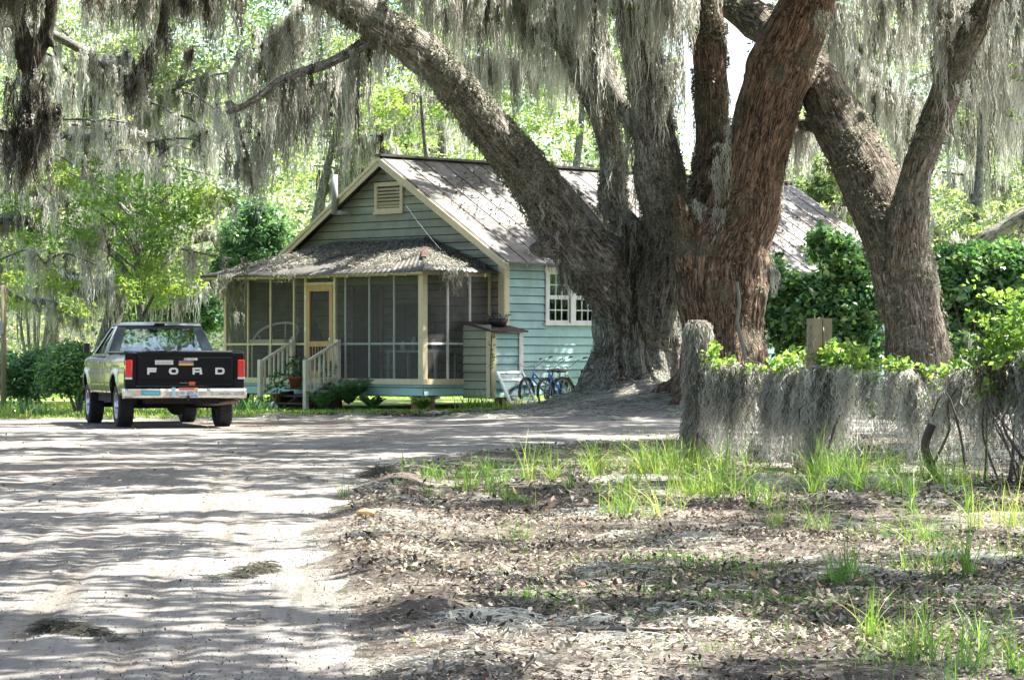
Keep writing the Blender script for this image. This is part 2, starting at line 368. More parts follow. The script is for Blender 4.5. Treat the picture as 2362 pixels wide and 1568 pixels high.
# gable end wall, boards following the rake
g = MB()
lim = lambda z: (XR if z <= EZ else XR - (z - EZ) / SL, XL if z <= EZ else XL + (z - EZ) / SL)
clap(g, 'y', YF, lambda z: lim(z)[1], lambda z: lim(z)[0], 2.8, RZ - .03, -1)
g.prism([(XL + .02, .35), (XR - .02, .35), (XR - .02, EZ), (XC, RZ - .03), (XL + .02, EZ)], YF + .004, YF + .14)
g.build('gable_wall', [M_GABLE, M_LAP_SHADE], cottage)
g = MB(); clap(g, 'y', YF, XL, XR - .1, .68, 2.8, -1); g.build('porch_back_wall', [M_INNER, M_LAP_SHADE], cottage)
WY0, WY1, WZ0, WZ1 = ht(1255, XR), ht(1255, XR) + 1.75, 1.93, 3.04
g = MB(); clap(g, 'x', XR, YF, YB, .35, EZ - .16, 1, (WY0, WY1, WZ0, WZ1))
g.box(XR - .14, XR - .004, YF + .15, WY0, .35, EZ); g.box(XR - .14, XR - .004, WY1, YB, .35, EZ)
g.box(XR - .14, XR - .004, WY0, WY1, .35, WZ0); g.box(XR - .14, XR - .004, WY0, WY1, WZ1, EZ)
g.build('side_wall', [M_TEAL, M_LAP_SHADE], cottage)
g = MB(); g.box(XL, XL + .14, YF + .15, YB, .35, EZ); g.box(XL + .15, XR - .15, YB - .14, YB, .35, EZ)
g.prism([(XL + .15, EZ), (XR - .15, EZ), (XC, RZ - .1)], YB - .14, YB)
g.box(XL + .2, XR - .2, YF + .2, YB - .2, .40, .45); g.build('rear_walls', M_GABLE, cottage)
g = MB(); g.box(XR + .028, XR + .05, YF, YB, EZ - .20, EZ - .02); g.build('frieze_board', M_GABLE, cottage)
# corner boards
g = MB(); g.box(XR - .13, XR + .045, YF - .055, YF - .03, .35, EZ - .02); g.box(XR + .03, XR + .055, YF - .03, YF + .11, .35, EZ - .05); g.build('corner_board', M_CREAM, cottage)
g = MB(); g.box(XL - .03, XL + .13, YF - .055, YF - .03, .35, EZ); g.build('corner_board', M_CREAM, cottage)
# piers
for k, (x, y) in enumerate([(XR - .25, YF + .3), (XR - .25, 6.5), (XR - .25, 11), (XL + .3, YF + .3), (-.2, .2), (-3.3, .3), (-6.4, .2)]):
    MB().box(x - .18, x + .18, y - .18, y + .18, -.2, .36).build('pier', mat('brick_pier', (.24, .12, .08), .9, .3, 9) if k == 0 else bpy.data.materials['brick_pier'], cottage)
# roof: two slopes of standing-seam tin with thickness
def slope(mb, side):
    xe = XR + .45 if side > 0 else XL - .45; ze = EZ + .03 - SL * .45 + .06; zr = RZ + .09
    y0, y1 = YF - .38, YB + .3
    for (xa, za), (xb, zb) in (((xe, ze), (XC, zr)),):
        V = [(xa, y0, za), (xa, y1, za), (xb, y1, zb), (xb, y0, zb), (xa, y0, za - .04), (xa, y1, za - .04), (xb, y1, zb - .04), (xb, y0, zb - .04)]
        mb.add(V, [(0, 1, 2, 3), (7, 6, 5, 4), (0, 4, 5, 1), (1, 5, 6, 2), (3, 7, 4, 0)])
        y = y0 + .05
        while y < y1:
            mb.beam((xa, y, za + .008), (xb, y, zb + .008), .018, .016); y += .61
g = MB(); slope(g, 1); slope(g, -1); g.beam((XC, YF - .4, RZ + .115), (XC, YB + .31, RZ + .115), .22, .05)
g.build('roof', M_ROOF, cottage)
g = MB()                                             # barge boards, two-step rake trim
for sgn, xe in ((1, XR + .45), (-1, XL - .45)):
    ze = EZ + .03 - SL * .45 + .0
    g.beam((xe, YF - .36, ze - .05), (XC, YF - .36, RZ - .03), .03, .17, (0, 0, 1))
    g.beam((xe, YF - .39, ze + .0), (XC, YF - .39, RZ + .03), .03, .07, (0, 0, 1))
g.build('barge_board', M_CREAM, cottage)
# rafter tails under the side eave
y = YF + .3
while y < YB:
    MB().beam((XR + .42, y, EZ - .25 + .02), (XR - .05, y, EZ - .02 + .02), .05, .09).build('rafter_tail', M_GABLE, cottage); y += .6
# gable vent
vx = XC - .02; D_ = 63.9; vz0, vz1 = 4.50, 5.05; vw = .40
v = MB(); fy0, fy1 = YF - .075, YF - .03
v.box(vx - vw - .07, vx - vw + .02, fy0, fy1, vz0 - .05, vz1 + .07); v.box(vx + vw - .02, vx + vw + .07, fy0, fy1, vz0 - .05, vz1 + .07)
v.box(vx - vw + .022, vx + vw - .022, fy0, fy1, vz1 - .02, vz1 + .07); v.box(vx - vw - .09, vx + vw + .09, fy0 - .03, fy1, vz0 - .10, vz0 - .052); v.box(vx - vw + .022, vx + vw - .022, fy0, fy1, vz0 - .05, vz0 + .03)
vent = v.build('gable_vent', M_CREAM, cottage)
v = MB()
for k in range(6):
    z = vz0 + .07 + k * .078; v.beam((vx - vw + .02, YF - .055, z), (vx + vw - .02, YF - .055, z), .05, .012, (0, .75, .8))
v.build('slat', M_CREAM, vent)
MB().box(vx - vw + .01, vx + vw - .01, YF - .032, YF - .028, vz0, vz1).build('backing', M_BLACK, vent)
# double sash window on the side wall
wf = MB(); ox = XR + .03; o2 = XR + .06
wf.box(ox, o2, WY0 - .0, WY0 + .11, WZ0, WZ1 + .0); wf.box(ox, o2, WY1 - .11, WY1, WZ0, WZ1); wf.box(ox, o2 + .003, WY0 - .03, WY1 + .03, WZ1, WZ1 + .11)
wm = (WY0 + WY1) / 2; wf.box(ox, o2, wm - .08, wm + .08, WZ0, WZ1)
wf.box(ox - .02, o2 + .035, WY0 - .04, WY1 + .04, WZ0 - .06, WZ0)
win = wf.build('window', M_WHITE, cottage)
for a, b in ((WY0 + .11, wm - .08), (wm + .08, WY1 - .11)):
    s_ = MB(); x0, x1 = XR - .02, XR + .015
    zm = (WZ0 + WZ1) / 2
    for (z0, z1, dx) in ((WZ0 + .002, zm, 0), (zm, WZ1 - .002, .012)):
        s_.box(x0+dx, x1+dx, a, a + .05, z0, z1); s_.box(x0+dx, x1+dx, b - .05, b, z0, z1); s_.box(x0+dx, x1+dx+.003, a + .05, b - .05, z0, z0 + .05); s_.box(x0+dx, x1+dx+.003, a + .05, b - .05, z1 - .04, z1)
        for k in (1, 2):
            yy = a + .05 + (b - a - .1) * k / 3; s_.box(x0+dx + .005, x1+dx - .004, yy - .012, yy + .012, z0 + .05, z1 - .04)
        zz = (z0 + z1) / 2; s_.box(x0+dx + .005, x1+dx - .006, a + .05, b - .05, zz - .012, zz + .012)
    s_.build('sash', M_WHITE, win)
    MB().box(XR - .005, XR - .001, a + .03, b - .03, WZ0 + .02, WZ1 - .02).build('pane', M_GLASS, win)
    MB().box(XR - .12, XR - .1, a, b, zm + .1, WZ1).build('curtain', M_WHITE, win)
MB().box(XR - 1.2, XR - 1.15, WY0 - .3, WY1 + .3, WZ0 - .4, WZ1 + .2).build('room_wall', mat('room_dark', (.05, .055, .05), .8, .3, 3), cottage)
# ---- porch
PZ, PT = .65, 2.98; PL = hs(519); PR = 0.0; PD = YF
g = MB(); g.box(PL, PR, 0.06, PD - .01, PZ - .06, PZ); g.build('porch_floor', M_FLOOR, cottage)
g = MB(); clap(g, 'y', 0.02, PL, PR, .34, PZ - .07, -1); clap(g, 'x', 0.0, .02, PD, .34, PZ - .07, 1); g.box(PL, PR - .01, .02, .06, .34, PZ - .07); g.box(PR - .04, PR - .001, .061, PD, .34, PZ - .07); g.build('porch_skirt', [M_TEAL, M_LAP_SHADE], cottage)
g = MB(); g.box(PL - .03, PR + .05, -.04, .05, PZ - .065, PZ + .055); g.box(PR - .04, PR + .055, .051, PD - .03, PZ - .065, PZ + .055)
g.box(PL - .04, PL + .05, .051, PD - .03, PZ - .065, PZ + .055); g.build('porch_sill', M_CREAM, cottage)
g = MB(); g.box(PL - .02, PR + .02, -.02, .04, PT - .06, PT + .04); g.box(PR - .04, PR + .021, .041, PD - .03, PT - .06, PT + .04); g.box(PL - .02, PL + .04, .041, PD - .03, PT - .06, PT + .04); g.build('porch_plate', M_CREAM, cottage)
g = MB(); g.box(PR - .11, PR + .035, -.035, .11, PZ + .055, PT - .06); g.build('corner_post', M_CREAM, cottage, bevel=.006)
g = MB(); g.box(PL - .02, PL + .06, -.02, .06, PZ + .055, PT - .06); g.build('corner_post', M_CREAM, cottage)
DX0, DX1 = hs(708), hs(770)
for X in (572, 624, 678, 797, 852, 909):
    x = hs(X); g = MB(); g.box(x - .022, x + .022, -.012, .03, PZ + .055, PT - .06); g.build('porch_stud', M_CREAM if X < 700 else M_METAL, cottage)
for x in (DX0 - .035, DX1 + .035):
    g = MB(); g.box(x - .035, x + .035, -.025, .045, PZ + .055, PT - .06); g.build('door_jamb', M_CREAM, cottage)
g = MB(); g.box(DX0, DX1, -.02, .04, 2.76, 2.82); g.build('door_header', M_CREAM, cottage)
for X in (1033, 1084):
    y = ht(X); g = MB(); g.box(-.03, .014, y - .022, y + .022, PZ + .055, PT - .06); g.build('porch_stud', M_WHITE, cottage)
g = MB(); g.box(-.03, .02, PD - .10, PD - .04, PZ, PT); g.build('porch_stud', M_CREAM, cottage)
MR = 1.46
g = MB(); g.box(PL + .06, DX0 - .07, -.010, .028, MR - .022, MR + .022); g.build('mid_rail', M_CREAM, cottage)
g = MB(); g.box(DX1 + .07, PR - .11, -.010, .028, MR - .022, MR + .022); g.build('mid_rail', M_METAL, cottage)
g = MB(); g.box(-.028, .012, .11, PD - .1, MR - .022, MR + .022); g.build('mid_rail', M_WHITE, cottage)
g = MB()
g.add([(PL + .05, .01, PZ + .05), (DX0 - .06, .01, PZ + .05), (DX0 - .06, .01, PT - .06), (PL + .05, .01, PT - .06)], [(0, 1, 2, 3)])
g.add([(DX1 + .06, .01, PZ + .05), (PR - .1, .01, PZ + .05), (PR - .1, .01, PT - .06), (DX1 + .06, .01, PT - .06)], [(0, 1, 2, 3)])
g.add([(-.01, .11, PZ + .05), (-.01, PD - .1, PZ + .05), (-.01, PD - .1, PT - .06), (-.01, .11, PT - .06)], [(0, 1, 2, 3)])
g.add([(PL + .01, .06, PZ + .05), (PL + .01, PD - .1, PZ + .05), (PL + .01, PD - .1, PT - .06), (PL + .01, .06, PT - .06)], [(0, 1, 2, 3)])
g.add([(DX0, .01, 2.82), (DX1, .01, 2.82), (DX1, .01, PT - .06), (DX0, .01, PT - .06)], [(0, 1, 2, 3)])
g.build('insect_screen', M_SCREEN, cottage)
g = MB(); clap(g, 'x', PL + .09, .55, PD - .12, PZ + .06, PT - .07, 1); g.box(PL + .06, PL + .085, .55, PD - .12, PZ + .06, PT - .07); g.build('porch_end_wall', [M_INNER, M_LAP_SHADE], cottage)
# screen door
d = MB(); z0, z1 = PZ + .06, 2.755; y0, y1 = -.035, .005
d.box(DX0 + .01, DX0 + .12, y0, y1, z0, z1); d.box(DX1 - .12, DX1 - .01, y0, y1, z0, z1); d.box(DX0 + .12, DX1 - .12, y0, y1, z1 - .13, z1); d.box(DX0 + .12, DX1 - .12, y0, y1, z0, z0 + .16); d.box(DX0 + .12, DX1 - .12, y0, y1, 1.40, 1.52)
door = d.build('screen_door', M_DOOR, cottage, bevel=.005)
d = MB(); n_ = 6
for k in range(n_):
    x = DX0 + .12 + (DX1 - DX0 - .24) * (k + 1) / (n_ + 1); d.tube([(x, -.02, z0 + .16), (x, -.02, 1.40)], .012, 6)
d.build('spindle', M_DOOR, door)
MB().box(DX1 - .1, DX1 - .06, -.07, -.036, 1.53, 1.60).build('door_knob', M_WHT, door, bevel=.01)
for z in (1.75, 2.45): MB().box(DX0 - .03, DX0 + .03, -.05, -.036, z, z + .09).build('hinge', M_WHT, door)
d = MB(); d.add([(DX0 + .12, -.012, z0 + .1), (DX1 - .12, -.012, z0 + .1), (DX1 - .12, -.012, z1 - .1), (DX0 + .12, -.012, z1 - .1)], [(0, 1, 2, 3)]); d.build('door_screen', M_SCREEN, door)
# porch roof (hipped shed) with wavy tin edge
ev, zt_, ze_ = .32, 3.78, PT + .02
r = MB(); nx = 60
def pr_pt(u, v_):            # u along the eave 0..1 (left to right front eave), v 0 eave 1 top
    pass
pts_e = [(PL - .62, -ev), (PR + ev, -ev)]; top_l, top_r = (PL + 1.5, PD - .03), (PR - 2.02, PD - .03)
def wav(x): return .012 * math.sin(x * 2 * PI / .13) if True else 0
N = 160; M_ = 8
def grid_slope(e0, e1, t0, t1, z_e, z_t, N, M_, sag=0):
    V = []; Fc = []
    for i in range(N + 1):
        u = i / N
        for j in range(M_ + 1):
            q = j / M_
            ex = Vector((*e0, z_e)).lerp(Vector((*e1, z_e)), u); tx = Vector((*t0, z_t)).lerp(Vector((*t1, z_t)), u)
            p = ex.lerp(tx, q); L = (Vector(e1) - Vector(e0)).length
            p.z += .012 * math.sin(u * L * 2 * PI / .16) - sag * math.sin(PI * u) * (1 - q) + .03 * noise.noise(Vector((p.x * .8, p.y * .8, 3)))
            V.append(p)
    for i in range(N):
        for j in range(M_):
            a = i * (M_ + 1) + j; Fc.append((a, a + M_ + 1, a + M_ + 2, a + 1))
    r.add(V, Fc)
grid_slope(pts_e[0], pts_e[1], top_l, top_r, ze_, zt_, 420, 8, .03)
grid_slope(pts_e[1], (PR + ev, PD + .02), top_r, top_r, ze_, zt_, 160, 8)
grid_slope((PL - .62, PD), pts_e[0], top_l, top_l, ze_, zt_, 100, 8)
o = r.build('porch_roof', M_ROOF, cottage, True); md = o.modifiers.new('s', 'SOLIDIFY'); md.thickness = .012
M_REDCAP = mat('red_hip_cap', (.06, .02, .017), .7, .3, 8)
g = MB(); hc0 = Vector((PR + ev, -ev, ze_ + .05)).lerp(Vector((*top_r, zt_ + .05)), .35); g.beam(hc0, (*top_r, zt_ + .05), .12, .03); g.build('hip_cap', M_REDCAP, cottage)
x = PL - .45
while x < PR + .2:
    MB().beam((x, -ev + .05, ze_ - .055), (x, .12, ze_ + .02), .045, .09).build('porch_rafter', M_CREAM, cottage); x += .62
y = .4
while y < PD: MB().beam((PR + ev - .05, y, ze_ - .055), (PR - .1, y, ze_ + .02), .045, .09).build('porch_rafter', M_CREAM, cottage); y += .6
g = MB(); g.box(PL - .6, PR + ev - .05, -ev + .03, -ev + .045, ze_ - .06, ze_ - .015)
g.build('porch_fascia', M_CREAM, cottage)
MB().box(PL - .3, PR, .0, PD, PT + .045, PT + .06).build('porch_ceiling', M_INNER, cottage)
# lean-to closet
QX, QY0, QY1 = .87, 1.19, PD - .02
g = MB(); clap(g, 'y', QY0, .03, QX, .30, 1.86, -1); g.box(.02, QX - .01, QY0 + .003, QY1, .30, 1.70)
lean = g.build('lean_to_closet', [M_GABLE, M_LAP_SHADE], cottage)
g = MB(); clap(g, 'x', QX, QY0, QY0 + .92 - .0, .30, 1.68, 1); g.build('closet_side_wall', [M_TEAL, M_LAP_SHADE], lean)
g = MB(); g.box(QX - .10, QX + .04, QY0 - .055, QY0 - .03, .28, 1.72); g.box(QX + .03, QX + .055, QY0 - .03, QY0 + .10, .28, 1.69); g.build('closet_corner_board', M_CREAM, lean)
g = MB(); g.box(QX + .03, QX + .055, QY0 + .80, QY0 + .92, .28, 1.69); g.box(XR + .06, QX + .03, QY0 + .90, QY0 + .94, .30, 1.70); g.build('closet_corner_board', M_WHITE, lean)
g = MB(); V = [(-.02, QY0 - .12, 1.95), (QX + .13, QY0 - .12, 1.74), (QX + .13, QY0 + 1.0, 1.74), (-.02, QY0 + 1.0, 1.95)]
g.add(V + [(a, b, c - .035) for a, b, c in V], [(0, 1, 2, 3), (7, 6, 5, 4), (0, 4, 5, 1), (1, 5, 6, 2), (2, 6, 7, 3), (3, 7, 4, 0)]); g.build('closet_roof', M_DARKW, lean)
# steps and handrails
SX0, SX1 = -4.15, -2.62
for k in range(3):
    zt = PZ - .16 * (k + 1); y1 = -.06 - .30 * k
    g = MB(); g.box(SX0 + .07, SX1 - .07, y1 - .31, y1 - .0, zt - .035, zt); g.build('step_tread', M_DARKW, cottage, bevel=.004)
for x in (SX0 + .02, (SX0 + SX1) / 2, SX1 - .02):
    g = MB(); g.prism([(-1.02, -.02), (-.08, -.02), (-.08, .42), (-.42, .40), (-1.02, .10)], x - .02, x + .02, Matrix(((0, 1, 0, 0), (1, 0, 0, 0), (0, 0, 1, 0), (0, 0, 0, 1)))); g.build('step_stringer', M_DARKW, cottage)
for x in (SX0, SX1):
    L = 1.02
    hr = MB(); hr.beam((x, -.1, 1.50), (x, -L, 1.06), .07, .05); hr.beam((x, -.1, .78), (x, -L, .34), .05, .06); rail = hr.build('handrail', M_RAIL, cottage)
    for y, za, zb in ((-.09, .5, 1.56), (-L, -.05, 1.11)):
        MB().box(x - .05, x + .05, y - .05, y + .05, za, zb).build('newel_post', M_RAIL, rail, bevel=.008)
    for k in range(6):
        q = (k + 1) / 7; y = -.1 - (L - .1) * q; z = .78 - .44 * q; MB().box(x - .018, x + .018, y - .018, y + .018, z, z + .70).build('baluster', M_RAIL, rail)
# stove pipe and dead stub by the rake
sp = P(768, 470, 64.6)
hm = cottage.matrix_world if False else (Matrix.Translation((HX, HY, 0)) @ Matrix.Rotation(-PI / 4, 4, 'Z'))
hinv = hm.inverted()
pp = hinv @ P(768, 482, 64.4)
g = MB(); g.tube([(pp.x, YF - .46, pp.z - .12), (pp.x, YF - .46, pp.z + .78)], .075, 14); g.tube([(pp.x, YF - .46, pp.z - .08), (pp.x + .25, YF - .2, pp.z - .10)], .06, 10)
g.build('stove_pipe', M_METAL, cottage, True)
# dark porch contents (own things)
def hw(x, y, z): return hm @ Vector((x, y, z))
e = empty('garden_chair', hw(hs(600), .45, PZ), -PI / 4, 'white round backed garden seat with cushion behind the left porch screen', 'chair')
g = MB()
arc = [(-.66, -.1, .92)] + [(-.72 * math.cos(a), .30 * math.sin(a), .94 + .36 * math.sin(a) ** .7) for a in [PI * k / 14 for k in range(1, 14)]] + [(.66, -.1, .92)]
g.tube(arc, .028, 8)
for k in (1, 4, 7, 10, 13): p_ = Vector(arc[k]); g.tube([p_, (p_.x * .85, p_.y, .88)], .018, 6)
g.build('backrest', M_WHT, e, True)
MB().box(-.66, .66, -.3, .3, .79, .92).build('cushion', mat('cream_cushion', (.75, .70, .52), .9, .05, 4), e, bevel=.03)
for sx in (-.52, .52):
    for sy in (-.25, .25): MB().tube([(sx, sy, 0), (sx, sy, .79)], .02, 8).build('leg', M_WHT, e)
e = empty('hanging_basket_chair', hw(-4.72, .9, 0), -PI / 4, 'dark cone shaped hanging basket chair inside the porch left of the door', 'hanging chair')
MB().lathe([(.03, 2.85), (.10, 2.6), (.06, 2.3), (.12, 2.0), (.36, 1.5), (.40, 1.35), (.34, 1.2), (.02, 1.12)], 16).build('basket', mat('dark_wicker', (.05, .045, .04), .9, .4, 40), e, True)
MB().tube([(0, 0, 2.84), (0, 0, 2.98)], .01, 6).build('rope', M_DARKW, e)
e = empty('porch_table', hw(-1.3, 1.2, PZ), -PI / 4, 'dim gray table with jars behind the right hand porch screens', 'table')
MB().box(-.8, .8, -.35, .35, .62, .67).build('table_top', M_METAL, e)
for sx in (-.75, .75):
    for sy in (-.3, .3): MB().box(sx - .03, sx + .03, sy - .03, sy + .03, 0, .62).build('leg', M_METAL, e)
for k, (x, h_, c_) in enumerate([(-.55, .2, (.5, .5, .45)), (-.2, .3, (.3, .35, .3)), (.15, .16, (.45, .35, .2)), (.45, .24, (.5, .5, .5))]):
    j = MB().lathe([(0, 0), (.06, 0), (.065, h_ * .7), (.03, h_ * .85), (.035, h_), (0, h_)], 12).build('jar', mat('jar_glaze', c_, .4, .1, 9), None, True)
    j.location = hw(-1.3 + x, 1.15, PZ + .67); tag(j, ['pale jar at the left end of the porch table', 'tall green jar second along the porch table', 'short tan jar third along the porch table', 'light gray jar at the right end of the porch table'][k], 'jar', 'jars on the porch table')
e = empty('porch_cabinet', hw(-2.2, 1.75, PZ), -PI / 4, 'tall dark cabinet against the back wall just right of the screen door', 'cabinet')
MB().box(-.4, .4, -.2, .2, 0, 1.7).build('carcass', M_DARKW, e, bevel=.01); MB().box(-.38, -.01, -.222, -.203, .06, 1.64).build('door', M_DARKW, e); MB().box(.01, .38, -.222, -.203, .06, 1.64).build('door', M_DARKW, e)
e = empty('inner_door', hw(-4.0, YF - .03, PZ), -PI / 4, 'dark panelled front door on the porch back wall', 'door')
MB().box(-.45, .45, -.04, 0, 0, 2.05).build('leaf', M_DARKW, e); MB().box(-.53, -.455, -.05, 0, 0, 2.12).build('door_frame', M_INNER, e); MB().box(.455, .53, -.05, 0, 0, 2.12).build('door_frame', M_INNER, e)

# ---- basket planter on the closet roof, leaning sash, wire
e = empty('planter_basket', hw(.52, QY0 + .55, 1.83), -PI / 4, 'dark wire planter basket standing on the closet roof', 'planter')
MB().lathe([(.02, -.02), (.16, 0), (.23, .16), (.21, .17), (.15, .02)], 16).build('basket', M_BLACK, e, True)
g = MB()
for k in range(9):
    a = k * .7; g.tube([(.17 * math.cos(a), .17 * math.sin(a), .14), (.24 * math.cos(a), .24 * math.sin(a), .26), (.3 * math.cos(a + .3), .3 * math.sin(a + .3), .24 + .1 * math.sin(k * 3))], .008, 5)
g.build('dead_stems', M_DARKW, e)
s0 = hw(QX + .62, QY0 - .05, 0)
e = empty('old_window_sash', s0, -PI / 4, 'old white window sash leaning against the closet wall left of the bicycles', 'window sash', rot=(0, 0, -PI / 4))
W_, H_ = .82, .80; Mx = Matrix.Translation((0, 0, .18)) @ Matrix.Rotation(math.radians(-32), 4, 'Y') @ Matrix.Rotation(PI / 2, 4, 'Z')
g = MB()
for (a, b, c, d_) in ((0, .06, 0, H_), (W_ - .06, W_, 0, H_), (.062, W_ - .062, 0, .07), (.062, W_ - .062, H_ - .05, H_), (.062, W_ - .062, H_ * .70, H_ * .70 + .06), (.062, W_ - .062, .2, .215)):
    g.box(a, b, -.02, .02, c, d_, M=Mx)
g.build('sash_frame', M_WHT, e)
g = MB(); g.box(.06, W_ - .06, -.003, .003, .06, H_ - .04, M=Mx); g.build('pane', glass_mat('old_pane', (.40, .62, .60), .12, .2), e)
g = MB(); a0 = hw(XC + .1, YF - .4, RZ - .1); b0 = hw(-.6, 1.1, 3.5)
g.tube([a0.lerp(b0, q) + Vector((0, 0, -.12 * math.sin(PI * q))) for q in [k / 8 for k in range(9)]], .0035, 5)
tag(g.build('service_wire', M_METAL), 'thin sagging wire running from the gable peak down to the porch roof', 'wire')

# ---- potted plants by the steps
LV = NP()
def leaf_quads(C, size, rng, aspect=.45, droop=.3, tint=(0, 1), np_=None, up=None, szvar=.35):
    n = len(C)
    if n == 0: return
    th = rng.uniform(0, 2 * PI, n); el = rng.normal(-droop, .55, n)
    d = np.stack([np.cos(th) * np.cos(el), np.sin(th) * np.cos(el), np.sin(el)], 1)
    a = rng.normal(size=(n, 3)); s = np.cross(d, a); s /= np.linalg.norm(s, axis=1, keepdims=True) + 1e-9
    nn = np.cross(d, s)
    L = size * (1 + szvar * rng.uniform(-1, 1, n))[:, None]
    b = C - d * L * .5; t = C + d * L * .5
    m1 = C + s * L * aspect * .5 + nn * L * .08; m2 = C - s * L * aspect * .5 + nn * L * .08
    V = np.stack([b, m1, t, m2], 1)
    Fc = np.arange(n * 4).reshape(n, 4)
    T = np.asarray(tint)
    tt = rng.uniform(T[0], T[1], n) if T.shape == (2,) else T
    np_.add(V, Fc, np.repeat(tt, 4))
def blades(base, H, rng, w0=.012, seg=4, lean=.5, tint=(.2, .9), np_=None, curl=1.6):
    n = len(base); th = rng.uniform(0, 2 * PI, n); ln = np.abs(rng.normal(0, lean, n)); H = H * rng.uniform(.5, 1.15, n)
    t = np.linspace(0, 1, seg + 1)
    d = np.stack([np.cos(th), np.sin(th)], 1)
    hor = (ln * H)[:, None] * (t ** curl)[None]
    ver = H[:, None] * (t[None] - .38 * np.minimum(ln, 1.4)[:, None] * t[None] ** 2.4)
    c = np.zeros((n, seg + 1, 3)); c[:, :, 0] = base[:, 0:1] + d[:, 0:1] * hor; c[:, :, 1] = base[:, 1:2] + d[:, 1:2] * hor; c[:, :, 2] = base[:, 2:3] + ver
    ph = rng.uniform(0, PI, n); sd = np.stack([np.cos(ph), np.sin(ph), 0 * ph], 1)[:, None, :]
    wv = (w0 * rng.uniform(.6, 1.3, n))[:, None] * (1 - t[None] ** 1.5 * .93)
    V = np.stack([c - sd * wv[:, :, None] / 2, c + sd * wv[:, :, None] / 2], 2)
    i = np.arange(n)[:, None] * (seg + 1) * 2 + np.arange(seg)[None] * 2
    Fc = np.stack([i, i + 1, i + 3, i + 2], -1)
    T = rng.uniform(tint[0], tint[1], n); np_.add(V, Fc, np.repeat(T, (seg + 1) * 2))
def potted(loc, r, h, pm, leafm, n, spread, label, cat='potted plant', size=.1, hgt=.3, grass=False):
    e = empty('potted_plant', loc, 0, label, cat, 'pots on the porch steps')
    MB().lathe([(0, 0), (r * .72, 0), (r, h * .85), (r * 1.08, h * .86), (r * 1.08, h), (r * .95, h), (r * .9, h * .8), (0, h * .8)], 18).build('pot', pm, e, True)
    q = NP(); rg = np.random.default_rng(int(n + r * 1000))
    if grass: blades(np.stack([rg.normal(0, r * .4, n), rg.normal(0, r * .4, n), np.full(n, h * .8)], 1), hgt, rg, .02, 4, .7, (.2, .8), q)
    else: leaf_quads(np.stack([rg.normal(0, spread, n), rg.normal(0, spread, n), h + hgt * rg.uniform(0, 1, n)], 1), size, rg, .5, .1, (0, .8), q)
    q.build('leaves', leafm, e); return e
potted(hw(SX0 + .22, -.2, PZ - .16), .15, .24, M_TERRA, LEAF_DARK, 110, .10, 'terracotta pot of dark leaves on the top porch step', size=.10, hgt=.45)
potted(hw(SX0 + .2, -.75, PZ - .48), .13, .2, M_TERRA, LEAF_DARK, 90, .12, 'orange terracotta pot with a dark bushy plant on a lower step', size=.1, hgt=.45)
potted(hw(SX0 + .25, -1.12, 0), .12, .17, M_YEL, LEAF_BRIGHT, 60, .08, 'small yellow pot with lime green leaves at the foot of the steps', size=.09, hgt=.12)
potted(hw(SX1 - .2, -.25, PZ - .16), .12, .2, M_TERRA, LEAF_DARK, 50, .09, 'terracotta pot of dark stems beside the right handrail', size=.14, hgt=.5)
cone = MB(); cone.lathe([(.15, 0), (.11, .1), (.02, .2), (0, .2)], 12, Matrix.Scale(.7, 4, (0, 1, 0))); o = cone.build('garden_ornament', M_WHT, None, True); o.location = hw(SX0 + .52, -1.1, 0)
tag(o, 'small white cone shaped ornament beside the yellow pot', 'ornament')
# ================================================================== PICKUP TRUCK
def paint(name, col, rough=.35, dust=(.25, .23, .2), dthr=.62, coat=.8):
    m, n, out = newmat(name); v = mapping(n, 'Object')
    a = nz(n, 2.5, 7, v, .7); r = ramp(n, gray((dthr - .1, 0), (dthr + .2, .28))); n.links.new(a.outputs[0], r.inputs[0])
    c = mixc(n, r.outputs[0], col, dust)
    bp = nz(n, 2.2, 2, v)
    bsdf(n, out, c, rough, bp.outputs[0], .012, 1, 0.0, .5 if coat > .2 else .2, coat); return m
P_NAVY = paint('navy_paint', (.012, .022, .030), .3)
P_CHAR = paint('charcoal_paint', (.003, .004, .006), .55, dthr=.78, coat=.05)
P_SIDE = paint('gray_side_paint', (.03, .03, .029), .3, (.20, .18, .14), .56)
M_CHROME = mat('dull_chrome', (.62, .60, .57), .22, .12, 5, metal=.85, bump=.004, dirt=(.3, .27, .24), dsc=3, dthr=.55)
M_TYRE = mat('tyre_rubber', (.018, .018, .018), .85, .3, 10)
M_RIM = mat('steel_rim', (.55, .56, .57), .35, .1, 6, metal=.7)
M_LENS = mat('red_lens', (.62, .01, .012), .15, .1, 8, coat=.8)
M_UNDER = mat('underbody', (.012, .012, .012), .9, .3, 6)
M_SILVER = mat('silver_letter', (.62, .63, .64), .4, .05, 6)
TR = empty('pickup_truck', (P(428, 990, 46.4).x, 46.4, 0), math.radians(16.5), 'dark pickup truck with black tailgate and gray sides parked on the sand', 'pickup truck')
WRY, WFY, WR = 1.22, 4.65, .375
def zbot(y):
    z = .56
    for wy in (WRY, WFY):
        d = abs(y - wy)
        if d < .50: z = max(z, .40 + math.sqrt(.50 ** 2 - d * d) * 1.02)
    return z
def ztop(y):
    if y < 2.35: return 1.26
    if y < 4.0: return 1.21
    return 1.21 - .20 * ((y - 4.0) / 1.3) ** 1.6
def xside(z, y):
    q = (z - .5) / .76
    x = 1.0 - .05 * max(0, (q - .75) / .25) ** 2 - .06 * max(0, (.35 - q) / .35) ** 1.3 + (-.015 if .62 < q < .70 else 0)
    for wy in (WRY, WFY):
        d = math.hypot(y - wy, (z - .40))
        if d < .62: x += .025 * max(0, 1 - (d - .5) / .12) if d >= .5 else .025
    if y > 4.7: x -= .10 * ((y - 4.7) / .6) ** 2
    return x
